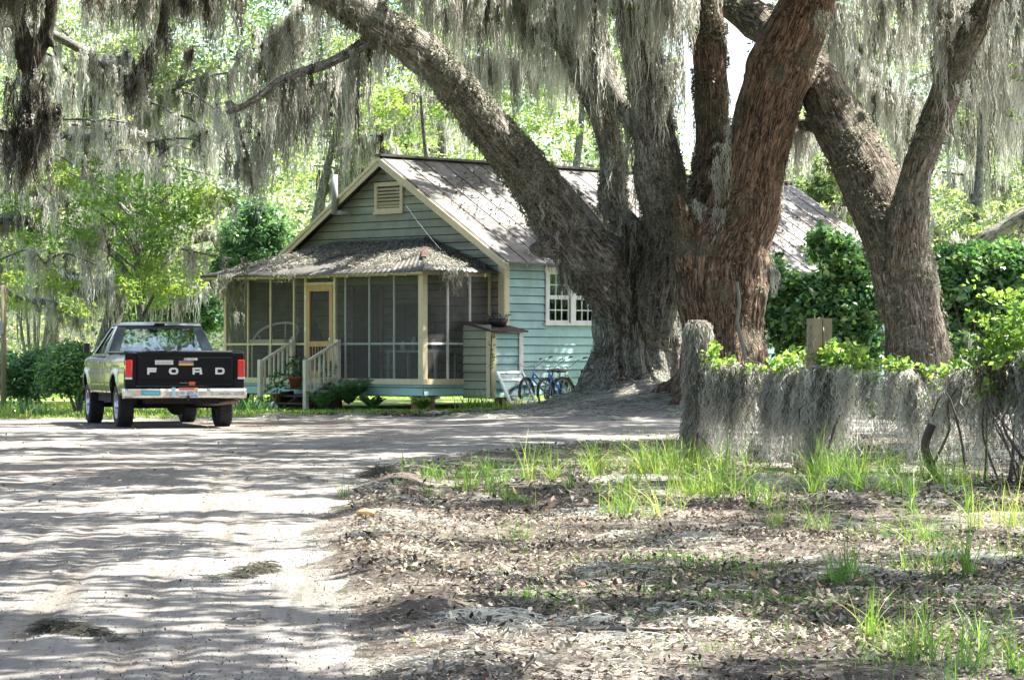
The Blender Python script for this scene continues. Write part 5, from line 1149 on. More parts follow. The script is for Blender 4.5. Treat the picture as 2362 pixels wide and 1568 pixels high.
td.trunk(remesh=False, limbs=[br], name='branch'); td.beards([p for p, r in br[8:]], 26, (.4, 1.2), .12, (24, 44), tint=(.1, .6))
td.beards([P(437, 110, 52), P(437, 115, 52)], 3, (.5, .8), .04, (26, 40), tint=(.1, .4)); td.beards([P(205, -20, 48)], 5, (.5, .9), .1, (20, 30), tint=dk)
canopy(td, 520, -15, -4, 34, 62, 7, 3, seed=5)
td.finish()
# ---- unseen oaks added off frame so that their crowns shade the foreground
for k, (x, y, x0, x1, y0, y1, lab, n, dn) in enumerate([(12.5, 24, -1, 13, 5, 40, 'live oak outside the picture on the right whose crown dapples the foreground', 900, .385), (-13.5, 26, -14, 1, 6, 42, 'live oak outside the picture on the left whose crown dapples the road', 850, .42)]):
    t = Tree('live_oak', (x, y, 0), lab, 'tree', 'live oaks by the road', BARK_L)  # added off frame for its shade, not one of the visible live oaks
    t.limb([((x, y, -.3), .8), ((x, y, 2), .6), ((x, y, 5), .5), ((x * .8, y, 8), .35)], True)
    for j in range(5):
        t.limb([((x, y, 4.5), .35), ((x * .8, y + (j - 2) * 2.5, 7.5), .25), ((x * .35, y + (j - 2) * 4, 8.6), .12)], True)
    t.trunk(.1); canopy(t, n, x0, x1, y0, y1, 6.5, 3.0, seed=7 + k, dens=dn); t.finish()

# ---- background oaks, mossy, with visible trunks
def bg_tree(X, D, hw_, lean, label, htop=9, nb=9, seed=0, leaves_=26, mossn=10, Lr=(.8, 2.6), lt=(.3, 1), bark=None, spreadx=4.5, base=None):
    rg = random.Random(seed * 31 + 5); b = gl(X, D, -.2); t = Tree('live_oak', (b.x, b.y, 0), label, 'tree', 'background live oaks', bark or BARK_B, LEAF_FAR)
    r0 = hw_ / F * D; p = Vector(b); pts = [(p.copy(), r0 * 1.5)]
    for k in range(1, 7):
        p = p + Vector((lean * htop / 7 + rg.uniform(-.25, .25), rg.uniform(-.2, .2), htop / 6.5)); pts.append((p.copy(), r0 * (1.05 - .12 * k)))
    tk = t.limb(pts, True)
    for j in range(nb):
        q = tk[int(len(tk) * rg.uniform(.28, .95))]; a = rg.uniform(0, 2 * PI); L_ = rg.uniform(.5, 1) * spreadx; c = q[0].copy(); pl = [(c.copy(), q[1] * .55)]; ri = rg.uniform(.2, .75)
        for m in range(5):
            c = c + Vector((math.cos(a) * L_ / 5, math.sin(a) * L_ / 5 * .7, (ri - m * .14) * L_ / 5)); a += rg.uniform(-.35, .35); pl.append((c.copy(), q[1] * .5 * (1 - m / 5.5)))
        lb = t.limb(pl, True); hp = [z[0] for z in lb[int(len(lb) * .2):]]
        t.beards(hp, int(mossn * 2.2), (.7, 3.4), .22, (18, 36), .03, tint=(.3, 1)); 
        t.leaves([v + Vector((rg.uniform(-.6, .6), rg.uniform(-.6, .6), rg.uniform(-.2, .9))) for v in rg.choices(hp, k=leaves_)], 30, .42, .15, .45, lt)
    t.trunk(remesh=False, lump=.15); t.finish(); return t
BG = [(248, 72, 27, .02, 'gray mossy oak trunk standing left behind the pickup cab', 9.5, 9), (-60, 78, 22, .15, 'moss hung oak at the far left edge beyond the lawn', 10, 9), (455, 84, 20, -.15, 'background oak above the left end of the porch roof', 11, 9),
      (640, 90, 18, .2, 'background oak left of the cottage gable', 12, 9), (1330, 92, 16, .03, 'pale mossy trunk rising beyond the middle of the tin roof', 12, 8), (1060, 95, 18, -.1, 'background oak beyond the roof ridge near the gable', 13, 9),
      (1500, 98, 15, -.1, 'background oak seen between the stems of the gray oak', 11, 6), (2165, 76, 20, .06, 'dark upright trunk behind the fork of the leaning oak', 10, 8), (2232, 74, 17, .10, 'dark slanting trunk right of the leaning oak fork', 10, 8),
      (1980, 90, 16, .05, 'background oak between the brown oak and the leaning oak', 12, 8), (2420, 82, 22, -.2, 'moss hung oak at the far right edge above the hedge', 11, 9), (120, 96, 16, .1, 'slim background oak beyond the lawn on the left', 13, 9), (850, 102, 16, .0, 'distant oak showing between long limb and gable', 13, 8)]
for k, (X, D, h_, ln, lab, ht_, nb) in enumerate(BG):
    far = D > 85
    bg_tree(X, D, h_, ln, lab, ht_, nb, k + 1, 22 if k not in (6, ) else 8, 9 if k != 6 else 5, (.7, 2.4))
# big dark low limbs at left middle
bl = Tree('live_oak', gl(560, 80, 0), 'oak with a heavy dark low limb showing behind the green saplings', 'tree', 'background live oaks', bpy.data.materials['oak_bark_dark'], LEAF_FAR)
bl.limb([(575, 960, 80, 30), (560, 760, 80, 26), (540, 620, 80, 24), (500, 540, 79, 22), (455, 545, 78, 18), (420, 560, 77, 12)]); bl.limb([(540, 620, 80, 20), (580, 560, 80, 18), (600, 470, 80, 14), (590, 380, 80, 10)])
lb = bl.limb([(330, 720, 72, 7), (365, 690, 72, 7), (395, 665, 72, 9), (430, 640, 73, 10), (500, 660, 74, 11), (540, 720, 75, 12)])
bl.trunk(.08); bl.beards([P(450, 530, 77.5), P(540, 520, 79)], 14, (.3, .9), .15, (14, 30), .028); bl.beards([p for p, r in lb], 10, (.2, .8), .1, (14, 26), .028); bl.finish()
# snag and broken limb beyond the roof
sn = Tree('dead_snag', gl(905, 84, 0), 'pale broken snag top poking above the cottage ridge', 'dead tree', None, mat_bark('bleached_wood', (.5, .46, .42), (.2, .18, .15), (.4, .4, .35), .2))
sn.limb([(905, 940, 84, 26), (905, 600, 84, 22), (906, 400, 84, 19), (900, 345, 84, 13), (897, 320, 84, 5)]); sn.limb([(912, 400, 84, 12), (916, 350, 84, 8), (914, 328, 84, 3)]); sn.trunk(.06); sn.finish()
# ---- hanging moss masses, mid left (on thin branches of a nearer oak)
tm = Tree('live_oak', gl(-200, 64, 0), 'middle distance oak outside the left edge trailing mossy boughs over the lawn', 'tree', 'background live oaks', BARK_B, LEAF_FAR)
tm.limb([(-200, 980, 64, 70), (-190, 500, 64, 60), (-150, 200, 64, 50)])
for pts, n, L_, tt in [
    ([(-150, 200, 64, 40), (0, 60, 65, 18), (120, 80, 66, 12), (240, 150, 67, 9), (330, 200, 68, 6)], 44, (.8, 2.6), (.4, 1)),
    ([(-190, 420, 64, 30), (-50, 330, 65, 16), (80, 300, 66, 10), (180, 320, 67, 8), (280, 300, 68, 7), (380, 330, 69, 5)], 46, (.7, 2.2), (.4, 1)),
    ([(-190, 560, 64, 30), (-60, 520, 66, 14), (60, 500, 66, 10), (150, 560, 66, 7), (220, 600, 66, 5)], 36, (.5, 1.6), (.3, .9)),
    ([(200, 540, 62, 4), (215, 530, 62, 4), (225, 535, 62, 4)], 9, (.9, 1.9), (.25, .5)),
    ([(60, 650, 70, 8), (110, 640, 70, 8), (200, 650, 70, 7), (300, 640, 70, 6)], 36, (.4, 1.5), (.4, 1)),
    ([(-20, 640, 70, 8), (40, 690, 70, 8), (120, 700, 70, 7), (180, 740, 70, 6)], 22, (.4, 1.1), (.4, 1)),
    ([(540, 240, 60, 5), (560, 330, 60, 4), (590, 400, 60, 4)], 20, (.6, 1.7), (.3, .9)), ([(640, 250, 59, 5), (620, 300, 59, 4), (600, 360, 59, 3)], 20, (.6, 1.9), (.2, .7))]:
    lb = tm.limb(pts); tm.beards([p for p, r in lb], int(n * 1.1), L_, .17, (20, 44), .026, tint=tt)
rq = random.Random(8)
for k in range(34):
    X, Y, D = rq.uniform(-40, 520), rq.uniform(230, 600), rq.uniform(59, 67); lb = tm.limb([(X - rq.uniform(40, 110), Y - rq.uniform(-20, 50), D, 3), (X - 20, Y - 10, D, 2.4), (X + rq.uniform(10, 60), Y + rq.uniform(-10, 30), D, 1.3)])
    tm.beards([p for p, r in lb], rq.randint(3, 6), (.4, 1.9), .10, (16, 34), .02, tint=(.3, 1)); tm.leaves([p + Vector((rq.gauss(0, .2), 0, .1)) for p, r in lb[::2]], 8, .25, .11, .4, (.3, 1))
tm.trunk(remesh=False, limbs=tm.limbs[:1])
for q_ in tm.limbs[1:]: tm.trunk(remesh=False, limbs=[q_], name='bough')
tm.finish()

# ---- sapling with bright pinnate leaves
ts = Tree('leafy_sapling', gl(330, 63, 0), 'bright green leafy sapling spreading in sunlight above the pickup', 'tree', None, BARK_B, LEAF_BRIGHT)
ts.limb([(330, 945, 63, 10), (325, 760, 63, 8), (318, 600, 63, 6), (322, 480, 63, 3)])
cl = [(150, 395, .5), (190, 410, .5), (240, 430, .6), (290, 450, .6), (340, 440, .5), (400, 440, .5), (450, 455, .45), (490, 465, .4), (210, 480, .6), (270, 500, .6), (330, 510, .6), (390, 500, .5), (130, 510, .4), (170, 540, .4), (230, 560, .5), (300, 560, .5), (360, 560, .5), (420, 530, .4), (300, 610, .35), (350, 600, .4), (385, 640, .4), (400, 590, .4), (420, 620, .35), (330, 640, .35), (60, 400, .4), (40, 470, .4), (80, 560, .4), (110, 600, .3), (310, 660, .25), (370, 665, .25), (360, 700, .2), (420, 660, .25), (30, 640, .4), (10, 700, .35), (130, 640, .3), (180, 700, .25)]
for X, Y, s_ in cl[:24]: ts.limb([(322, min(900, Y + 120), 63, 4), ((322 + X) / 2, Y + 40, 63, 3), (X, Y, 63 + random.uniform(-.8, .8), 1.2)])
ts.trunk(remesh=False, lump=0)
for X, Y, s_ in cl:
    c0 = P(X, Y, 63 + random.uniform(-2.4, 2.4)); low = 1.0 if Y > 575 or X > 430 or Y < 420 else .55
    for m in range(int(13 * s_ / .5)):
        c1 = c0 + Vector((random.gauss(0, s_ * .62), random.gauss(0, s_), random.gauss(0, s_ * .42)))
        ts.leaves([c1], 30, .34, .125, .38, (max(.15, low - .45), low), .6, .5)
ts.finish()
# second group of lit foliage at the right centre and far left
tq = Tree('young_tree', gl(1010, 78, 0), 'young tree with sunlit yellow green leaves behind the gable', 'tree', None, BARK_B, LEAF_BRIGHT)
tq.limb([(1010, 945, 78, 8), (1000, 500, 78, 7), (980, 330, 78, 5), (970, 220, 78, 3)])
for X, Y, s_ in [(1000, 240, .9), (940, 290, .6), (1150, 330, .5), (1230, 370, .6), (1190, 240, .6), (1320, 290, .6), (560, 560, .5), (880, 250, .5), (640, 420, .5), (1240, 290, .5)]:
    for m in range(12):
        c1 = P(X, Y, 78) + Vector((random.gauss(0, s_), random.gauss(0, s_), random.gauss(0, s_ * .6))); tq.leaves([c1], 40, .34, .13, .4, (.3, 1), .7)
tq.trunk(remesh=False); tq.finish()

# ---- shrubs
def shrub(name, label, blobs, D, leafm, n, size, tint, depth=1.2, cat='shrub', group=None, base=None, aspect=.5, stems=True, dr=.1):
    """blobs: (X, Y, radius px) of the outline, built as a volume at depth D"""
    bx = base or blobs[0][0]; t = Tree(name, gl(bx, D, 0), label, cat, group, BARK_B, leafm); rg = t.rg; ar = sum(b[2] ** 2 for b in blobs)
    for X, Y, R in blobs:
        r = R / F * D; k = max(3, int(n * R * R / ar)); c = P(X, Y, D)
        o = rg.normal(size=(k, 3)); o /= np.linalg.norm(o, axis=1, keepdims=True); o *= (rg.uniform(.25, 1, k) ** .45 * r)[:, None]; o[:, 1] *= depth
        cc = np.array(c[:]) + o; cc = cc[cc[:, 2] > .05]; cc = cc[vn(cc[:, 0] * 1.6, cc[:, 2] * 1.6 + cc[:, 1], 5) > .22]
        t.leaves(cc, 16, .26, size, aspect, tint, .8, dr, .35)
        if stems: t.limb([(bx + (X - bx) * .15, HZ + EYE * F / D + 4, D, 4), ((X + bx) / 2, (Y + 940) / 2, D, 3.5), (X, Y, D, 1.5)])
    if stems: t.trunk(remesh=False, lump=0, name='stems')
    t.finish('leaves'); return t
shrub('evergreen_shrub', 'rounded blue green evergreen behind the left end of the porch roof', [(560, 545, 55), (620, 520, 50), (530, 600, 50), (600, 590, 50), (650, 560, 40), (510, 640, 40), (590, 490, 35)], 76, LEAF_TEAL, 640, .13, (.35, 1))
shrub('evergreen_shrub', 'bluish green bush seen just above the pickup cab roof', [(390, 715, 42), (440, 700, 42), (480, 725, 38), (350, 725, 25), (420, 740, 40)], 80, LEAF_TEAL, 600, .13, (.1, .8))
shrub('round_bush', 'dark green rounded bush at the edge of the lawn left of the pickup', [(160, 850, 52), (130, 870, 38), (195, 850, 40), (165, 820, 30), (185, 885, 35)], 58, LEAF_DARK, 800, .085, (.35, 1), base=185)
shrub('gray_bush', 'dusty gray green thicket behind the rounded bush', [(60, 860, 45), (100, 840, 40), (30, 880, 40), (80, 890, 35), (0, 850, 40)], 68, LEAF_TEAL, 700, .10, (.2, .8), base=60)
shrub('hedge_shrub', 'dark glossy evergreen shrub between the brown oak and the leaning oak', [(1830, 620, 60), (1900, 600, 65), (1960, 620, 60), (1860, 700, 75), (1940, 710, 75), (1820, 760, 60), (1900, 790, 70), (1980, 790, 60), (1790, 690, 45), (1890, 560, 32), (2010, 700, 55), (1850, 850, 60), (1950, 860, 60)], 63, LEAF_DARK, 2300, .17, (0, 1), base=1900, cat='shrub', group='glossy evergreen shrubs')
shrub('hedge_shrub', 'dark glossy evergreen shrub filling the right edge behind the fence', [(2180, 620, 50), (2240, 610, 50), (2300, 620, 55), (2360, 640, 60), (2200, 700, 65), (2280, 710, 70), (2350, 740, 70), (2220, 790, 60), (2300, 800, 65), (2380, 830, 60), (2250, 870, 50), (2330, 600, 35)], 62, LEAF_DARK, 2100, .17, (0, 1), base=2260, cat='shrub', group='glossy evergreen shrubs')
lg = Tree('fallen_oak_bough', gl(2380, 70, 0), 'thick bleached mossy bough curving down at the right edge above the hedge', 'dead tree', None, BARK_L)
lg.limb([(2232, 640, 70, 8), (2250, 575, 70, 15), (2280, 545, 70, 19), (2315, 528, 70, 17), (2350, 505, 70, 20), (2420, 470, 70, 20), (2520, 500, 70, 28), (2560, 940, 70, 40)]); lg.limb([(2330, 590, 69, 5), (2350, 540, 69, 6), (2380, 480, 69, 7)]); lg.trunk(.07); lg.finish()
# lighter growth along the foot of the wood
for k, (X, Y, R, D, lab) in enumerate([(1500, 420, 40, 88, 'light green understorey tree glimpsed between the two oaks'), (1900, 440, 55, 84, 'light green understorey tree above the tin roof end'), (320, 650, 60, 90, 'light green understorey tree beyond the lawn at left centre'), (80, 560, 70, 92, 'light green understorey tree beyond the lawn at far left')]):
    shrub('understorey_tree', lab, [(X + dx * R, Y + dy * R, R * .8) for dx, dy in ((0, 0), (.9, .3), (-.9, .2), (.3, -.8), (-.4, .9), (.6, 1.2))], D, LEAF_FAR, 500, .15, (.3, 1), cat='tree', group='understorey trees')
# far-off wood: one mass
wood = NP(); rg = np.random.default_rng(5); n = 6800
X = rg.uniform(-200, 2560, n); D = rg.uniform(108, 150, n); z = rg.uniform(0, 1, n) ** .85 * 24
k = (fbm(X * .01, z * .35, 1.0, 3, 3) > .34) & ~((abs(X - 1650) < 130) & (z > 9)); X, D, z = X[k], D[k], z[k]; m = len(X); per = 52; ii = np.repeat(np.arange(m), per)
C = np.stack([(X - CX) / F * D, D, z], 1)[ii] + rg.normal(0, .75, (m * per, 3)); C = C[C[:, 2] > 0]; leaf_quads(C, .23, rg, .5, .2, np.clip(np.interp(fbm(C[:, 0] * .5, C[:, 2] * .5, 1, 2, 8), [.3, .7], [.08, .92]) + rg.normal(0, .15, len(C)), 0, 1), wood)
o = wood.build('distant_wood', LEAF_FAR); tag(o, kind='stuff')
# ================================================================== GROUND, ROAD, LITTER, GRASS
def sheet(name, xs, ys, zf, attrs, m):
    X, Y = np.meshgrid(xs, ys); 
    nx, ny = X.shape[1], X.shape[0]
    Xf, Yf = (X * 1.0).ravel(), Y.ravel()
    Z = zf(Xf, Yf); me = bpy.data.meshes.new(name); V = np.stack([Xf, Yf, Z], 1).astype(np.float32)
    me.vertices.add(len(V)); me.vertices.foreach_set('co', V.ravel())
    i = (np.arange(ny - 1)[:, None] * nx + np.arange(nx - 1)[None]).ravel(); Fc = np.stack([i, i + 1, i + nx + 1, i + nx], 1).astype(np.int32)
    me.loops.add(Fc.size); me.loops.foreach_set('vertex_index', Fc.ravel()); me.polygons.add(len(Fc)); me.polygons.foreach_set('loop_start', np.arange(0, Fc.size, 4, dtype=np.int32))
    for k, f in attrs.items():
        a = me.attributes.new(k, 'FLOAT', 'POINT'); a.data.foreach_set('value', f(Xf, Yf).astype(np.float32))
    me.update(calc_edges=True); o = link(name, me, m, None, True); tag(o, kind='structure'); return o
xs = np.unique(np.concatenate([np.linspace(-3.2, 3.2, 300), np.linspace(-14, 14, 340), np.sign(np.linspace(-1, 1, 60)) * (14 + 400 * np.abs(np.linspace(-1, 1, 60)) ** 2.5)]))
ys = np.unique(np.concatenate([np.linspace(-60, 4, 8), np.geomspace(4, 70, 620), np.geomspace(70, 700, 60)]))
def grassy(x, y):
    g_ = np.clip((y - np.interp(x, [-12, -7, -3.5, -1, 20], [52.5, 52.5, 57.2, 58.2, 60])) / .6, 0, 1)
    return g_ * np.clip((fbm(x, y, 1.2, 3, 4) + .15) * 1.8 - .3, 0, 1)
def ground_mat():
    m, n, out = newmat('leaf_strewn_soil'); v = mapping(n, 'Object')
    a = nz(n, 1.3, 6, v, .65); r = ramp(n, [(.32, (.062, .054, .046)), (.48, (.115, .103, .088)), (.60, (.22, .205, .18)), (.74, (.40, .375, .335))]); n.links.new(a.outputs[0], r.inputs[0])
    sp = n.nodes.new('ShaderNodeTexVoronoi'); sp.inputs['Scale'].default_value = 17; n.links.new(v, sp.inputs['Vector']); sp.inputs['Randomness'].default_value = 1
    sp2 = ramp(n, [(0, (.5, .45, .4)), (.5, (1, .97, .93)), (1, (1.25, 1.15, 1.05))]); n.links.new(sp.outputs['Color'], sp2.inputs[0])
    c = mixc(n, .8, r.outputs[0], sp2.outputs[0], 'MULTIPLY')
    f = nz(n, 40, 5, v, .7); f2 = ramp(n, gray((.3, .6), (.7, 1.3))); n.links.new(f.outputs[0], f2.inputs[0]); c = mixc(n, 1.0, c, f2.outputs[0], 'MULTIPLY')
    at = n.nodes.new('ShaderNodeAttribute'); at.attribute_name = 'grassy'; gn = nz(n, 5, 5, v, .7); gr = ramp(n, [(.3, (.09, .15, .03)), (.7, (.28, .36, .09))]); n.links.new(gn.outputs[0], gr.inputs[0])
    c = mixc(n, at.outputs['Fac'], c, gr.outputs[0])
    h = n.nodes.new('ShaderNodeMath'); h.operation = 'MULTIPLY_ADD'; n.links.new(f.outputs[0], h.inputs[0]); h.inputs[1].default_value = .7; n.links.new(sp.outputs['Distance'], h.inputs[2])
    bsdf(n, out, c, .95, h.outputs[0], .03, 1, spec=.15); return m
def road_mat():
    m, n, out = newmat('pale_sand'); v = mapping(n, 'Object'); at = n.nodes.new('ShaderNodeAttribute'); at.attribute_name = 'lateral'
    a = nz(n, .8, 6, v, .6); r = ramp(n, [(.3, (.20, .188, .168)), (.55, (.285, .270, .247)), (.75, (.36, .343, .315))]); n.links.new(a.outputs[0], r.inputs[0])
    cb = n.nodes.new('ShaderNodeCombineXYZ'); sx = n.nodes.new('ShaderNodeSeparateXYZ'); n.links.new(v, sx.inputs[0]); n.links.new(at.outputs['Fac'], cb.inputs[0])
    my = n.nodes.new('ShaderNodeMath'); my.operation = 'MULTIPLY'; my.inputs[1].default_value = .06; n.links.new(sx.outputs['Y'], my.inputs[0]); n.links.new(my.outputs[0], cb.inputs[1])
    st = nz(n, 11, 6, cb.outputs[0], .7); s2 = ramp(n, gray((.36, .62), (.50, .98), (.7, 1.08))); n.links.new(st.outputs[0], s2.inputs[0]); c = mixc(n, 1.0, r.outputs[0], s2.outputs[0], 'MULTIPLY')
    f = nz(n, 18, 8, v, .8); f2 = ramp(n, [(.36, (.30, .27, .24)), (.41, (.85, .84, .83)), (.7, (1.1, 1.1, 1.1))]); n.links.new(f.outputs[0], f2.inputs[0]); c = mixc(n, 1.0, c, f2.outputs[0], 'MULTIPLY')
    dd = n.nodes.new('ShaderNodeAttribute'); dd.attribute_name = 'debris'; sp = nz(n, 9, 7, v, .8); s3 = n.nodes.new('ShaderNodeMath'); s3.operation = 'MULTIPLY'; rr3 = ramp(n, gray((.42, 0), (.56, 1))); n.links.new(sp.outputs[0], rr3.inputs[0]); n.links.new(rr3.outputs[0], s3.inputs[0]); n.links.new(dd.outputs['Fac'], s3.inputs[1])
    c = mixc(n, s3.outputs[0], c, (.17, .135, .11))
    tk = n.nodes.new('ShaderNodeAttribute'); tk.attribute_name = 'track'; tm_ = n.nodes.new('ShaderNodeMath'); tm_.operation = 'MULTIPLY'; tm_.inputs[1].default_value = .85; n.links.new(tk.outputs['Fac'], tm_.inputs[0]); c = mixc(n, tm_.outputs[0], c, (.17, .145, .12))
    h = n.nodes.new('ShaderNodeMath'); h.operation = 'MULTIPLY_ADD'; n.links.new(st.outputs[0], h.inputs[0]); h.inputs[1].default_value = .8; n.links.new(f.outputs[0], h.inputs[2])
    bsdf(n, out, c, .95, h.outputs[0], .022, 1, spec=.1); return m
sheet('ground', xs, ys, lambda x, y: gz(x, y) - .16 * np.clip((road_sd(x, y) - .45) / .5, 0, 1), {'grassy': grassy}, ground_mat())
def lateral(x, y): return np.where(y < 26, x + .078 * y - .33, x - np.interp(y, REY, REX, REX[0])) if False else x - np.interp(y, [0, 26, 30, 34, 38, 42, 50, 60], [.33, -1.70, -2.0, -2.0, -1.2, .6, 4.5, 9])
TRK = ((-.60, .05, .5), (-.78, .03, .8), (-1.02, .03, .9), (-1.10, .02, .7), (-1.50, .03, .9), (-1.58, .02, .7), (-1.75, .04, .5), (-2.05, .03, .9), (-2.3, .05, .6), (-2.62, .03, .8), (-3.0, .06, .5), (.02, .04, .5), (-.25, .03, .5))
def track(x, y):
    la = lateral(x, y) + .05 * (fbm(y, y * 0, .35, 2, 3) - .5); r = 0
    for c_, w_, a_ in TRK: r = r + a_ * np.exp(-((la - c_) / (w_ * 1.5)) ** 2) * np.clip(vn(y * .45, y * 0 + c_ * 9, 6) * 2.2 - .5, 0, 1)
    return np.clip(r, 0, 1) * np.clip((44 - y) / 12, 0, 1)
def rz_(x, y):
    sd = road_sd(x, y); nn = (fbm(x, y, 2.2, 4, 14) - .5); s = sd + nn * .5
    off = np.clip(s * .10, -.07, .012); la = lateral(x, y)
    rut = 0
    for c_, w_ in ((-.55, .16), (-.72, .035), (-.95, .05), (-1.55, .035), (-1.75, .05), (-1.95, .035), (-2.15, .05), (-2.5, .06), (-2.8, .035), (-3.1, .1)): rut = rut - .010 * np.exp(-((la - c_ - .12 * (vn(y * .3, y * 0 + c_, 2) - .5)) / w_) ** 2)
    rut = -.016 * track(x, y)
    rut = rut * np.clip((42 - y) / 12, 0, 1) * np.clip(s * 2, 0, 1)
    lump = (fbm(x, y, 2.5, 4, 60) - .5) * .014 + (fbm(x, y, .22, 2, 61) - .5) * .06
    return gz(x, y) + off + (rut + lump * np.clip(s, 0, 1)) * (y < 60)
sheet('sand_road', xs[(xs > -16) & (xs < 16)], ys[(ys > 3.9) & (ys < 66)], rz_, {'lateral': lateral, 'track': track, 'debris': lambda x, y: np.clip((fbm(x, y, .25, 3, 90) - .30) * 2.4, 0, 1) * np.clip((y - 26) / 8, .10, 1) * np.clip(1.3 - (x + 4.5) / 4.0, .12, 1)}, road_mat())
def gzr(x, y): return np.maximum(gz(x, y), rz_(x, y))
rg = np.random.default_rng(77)
def frame_pts(n, y0, y1, pw=1.0, mx=1.08, right=None):
    y = y0 * (y1 / y0) ** (rg.uniform(0, 1, n) ** pw); x = rg.uniform(-1, 1, n) * .1817 * y * mx; return x, y
# leaf litter: curled dry leaves
def litter(n, y0, y1, size, keep, name_np):
    x, y = frame_pts(n, y0, y1); k = keep(x, y); x, y = x[k], y[k]; m = len(x); z = gzr(x, y) + rg.uniform(.004, .03, m)
    th = rg.uniform(0, 2 * PI, m); L = size * rg.uniform(.5, 1.3, m); W = L * rg.uniform(.3, .5, m); tilt = rg.normal(0, .35, m); cur = rg.uniform(-.25, .35, m) * W
    d = np.stack([np.cos(th) * np.cos(tilt), np.sin(th) * np.cos(tilt), np.sin(tilt)], 1); s = np.stack([-np.sin(th), np.cos(th), rg.normal(0, .35, m)], 1)
    c = np.stack([x, y, z + np.abs(np.sin(tilt)) * L * .5], 1); up = np.array([0, 0, 1.0])
    V = np.stack([c - d * L[:, None] / 2, c + s * W[:, None] / 2 + up * cur[:, None], c + d * L[:, None] / 2 + up * (cur * .3)[:, None], c - s * W[:, None] / 2 + up * cur[:, None]], 1)
    name_np.add(V, np.arange(m * 4).reshape(m, 4), np.repeat(rg.uniform(0, 1, m) ** 1.1, 4))
LT = NP()
litter(90000, 9.5, 24, .046, lambda x, y: (road_sd(x, y) < -.15 + .3 * (fbm(x, y, 1.5, 2, 6) - .5)) & (rg.uniform(0, 1, len(x)) < np.interp(fbm(x, y, .7, 3, 17), [.38, .54], [.22, 1])), LT)
litter(36000, 22, 60, .07, lambda x, y: (road_sd(x, y) < -.1) & (rg.uniform(0, 1, len(x)) < np.interp(fbm(x, y, .5, 3, 17), [.38, .54], [.18, 1])), LT)
litter(9000, 10, 58, .05, lambda x, y: (road_sd(x, y) > .0) & (rg.uniform(0, 1, len(x)) < np.interp(y, [10, 25, 40, 55], [.06, .08, .4, .7]) * np.clip(1.2 - (x + 4.5) / 4, .15, 1)), LT)
litter(60000, 9.5, 30, .018, lambda x, y: road_sd(x, y) < .1, LT); litter(42000, 9.5, 45, .018, lambda x, y: (road_sd(x, y) > -.1) & (rg.uniform(0, 1, len(x)) < .3 + .7 * (fbm(x, y, .8, 3, 51) > .5)), LT)
x = rg.normal(1.6, 2.6, 9000); y = rg.normal(56.4, 1.2, 9000); k = road_sd(x, y) < .1; x, y = x[k], y[k]; leaf_quads(np.stack([x, y, gzr(x, y) + .02], 1), .10, rg, .5, 0, (0, 1), LT)
tag(LT.build('leaf_litter', LITTER), kind='stuff')
# ground moss scraps: fallen tangles
GM = NP()
gp_m = None
def tangle(cx, cy_, r, n, h=.05, t=(.3, .9), w_=.006, L=.09, rx=1.0):
    n = int(n * 1.6); w_ = w_ * .6; L = L * (.6 if r < .1 else 1); L = L * 1.2; h = h * 1.3
    a = rg.uniform(0, 2 * PI, n); q = np.sqrt(rg.uniform(0, 1, n)) * r; x = cx + np.cos(a) * q * rx; y = cy_ + np.sin(a) * q; z = gzr(x, y) + rg.uniform(0, 1, n) * h * (1 - (q / r) ** 2)
    th = rg.uniform(0, 2 * PI, n); seg = 4; tt = np.linspace(0, 1, seg + 1); c = np.zeros((n, seg + 1, 3)); LL = L * rg.uniform(.5, 1.3, n); j = np.cumsum(rg.normal(0, .25, (n, seg + 1)), 1)
    c[:, :, 0] = x[:, None] + LL[:, None] * (np.cos(th)[:, None] * tt + .25 * j * tt); c[:, :, 1] = y[:, None] + LL[:, None] * (np.sin(th)[:, None] * tt + .25 * np.roll(j, 1, 1) * tt); c[:, :, 2] = z[:, None] + .15 * LL[:, None] * np.sin(PI * tt)[None] * rg.uniform(0, 1, n)[:, None]
    ph = rg.uniform(0, PI, (n, 1, 1)); sd = np.concatenate([np.cos(ph), np.sin(ph) * .6, np.sin(ph)], 2); V = np.stack([c - sd * w_ / 2, c + sd * w_ / 2], 2); i = np.arange(n)[:, None] * (seg + 1) * 2 + np.arange(seg)[None] * 2
    GM.add(V, np.stack([i, i + 1, i + 3, i + 2], -1), np.repeat(rg.uniform(t[0], t[1], n), (seg + 1) * 2))
for X, Y, r, n, h, t in [(115, 1465, .055, 380, .045, (0, .2)), (160, 1466, .07, 420, .035, (0, .25)), (205, 1472, .06, 260, .025, (0, .3)), (260, 1485, .05, 110, .015, (.1, .4)), (545, 1337, .07, 160, .02, (.05, .4)), (580, 1328, .06, 300, .04, (0, .3)), (606, 1324, .05, 260, .05, (0, .3)), (500, 1340, .07, 90, .015, (.2, .5)), (872, 1103, .16, 500, .10, (.1, .4)), (960, 1170, .3, 500, .03, (.4, .9)), (1400, 1180, .5, 700, .03, (.5, 1)), (2000, 1130, .6, 1200, .10, (.4, .9)), (1150, 1455, .22, 700, .03, (.4, .9)), (1980, 1330, .4, 500, .03, (.4, .9)), (1790, 1130, .5, 900, .08, (.3, .9)), (1640, 1440, .2, 500, .02, (.5, 1)), (2240, 1290, .4, 600, .03, (.4, .9)), (1480, 1110, .5, 700, .05, (.4, 1)), (2300, 1060, .8, 900, .1, (.3, .9))]:
    D = GD(Y); tangle((X - CX) / F * D, D, r, n, h, t, w_=.004 + D * .00025)
for k in range(110):
    x, y = [float(q[0]) for q in frame_pts(1, 11, 46)]
    if float(road_sd(np.array([x]), np.array([y]))[0]) < -.2: tangle(x, y, random.uniform(.08, .4), random.randint(30, 160), .03, (.3, .95), w_=.004 + y * .00025, rx=1.3)
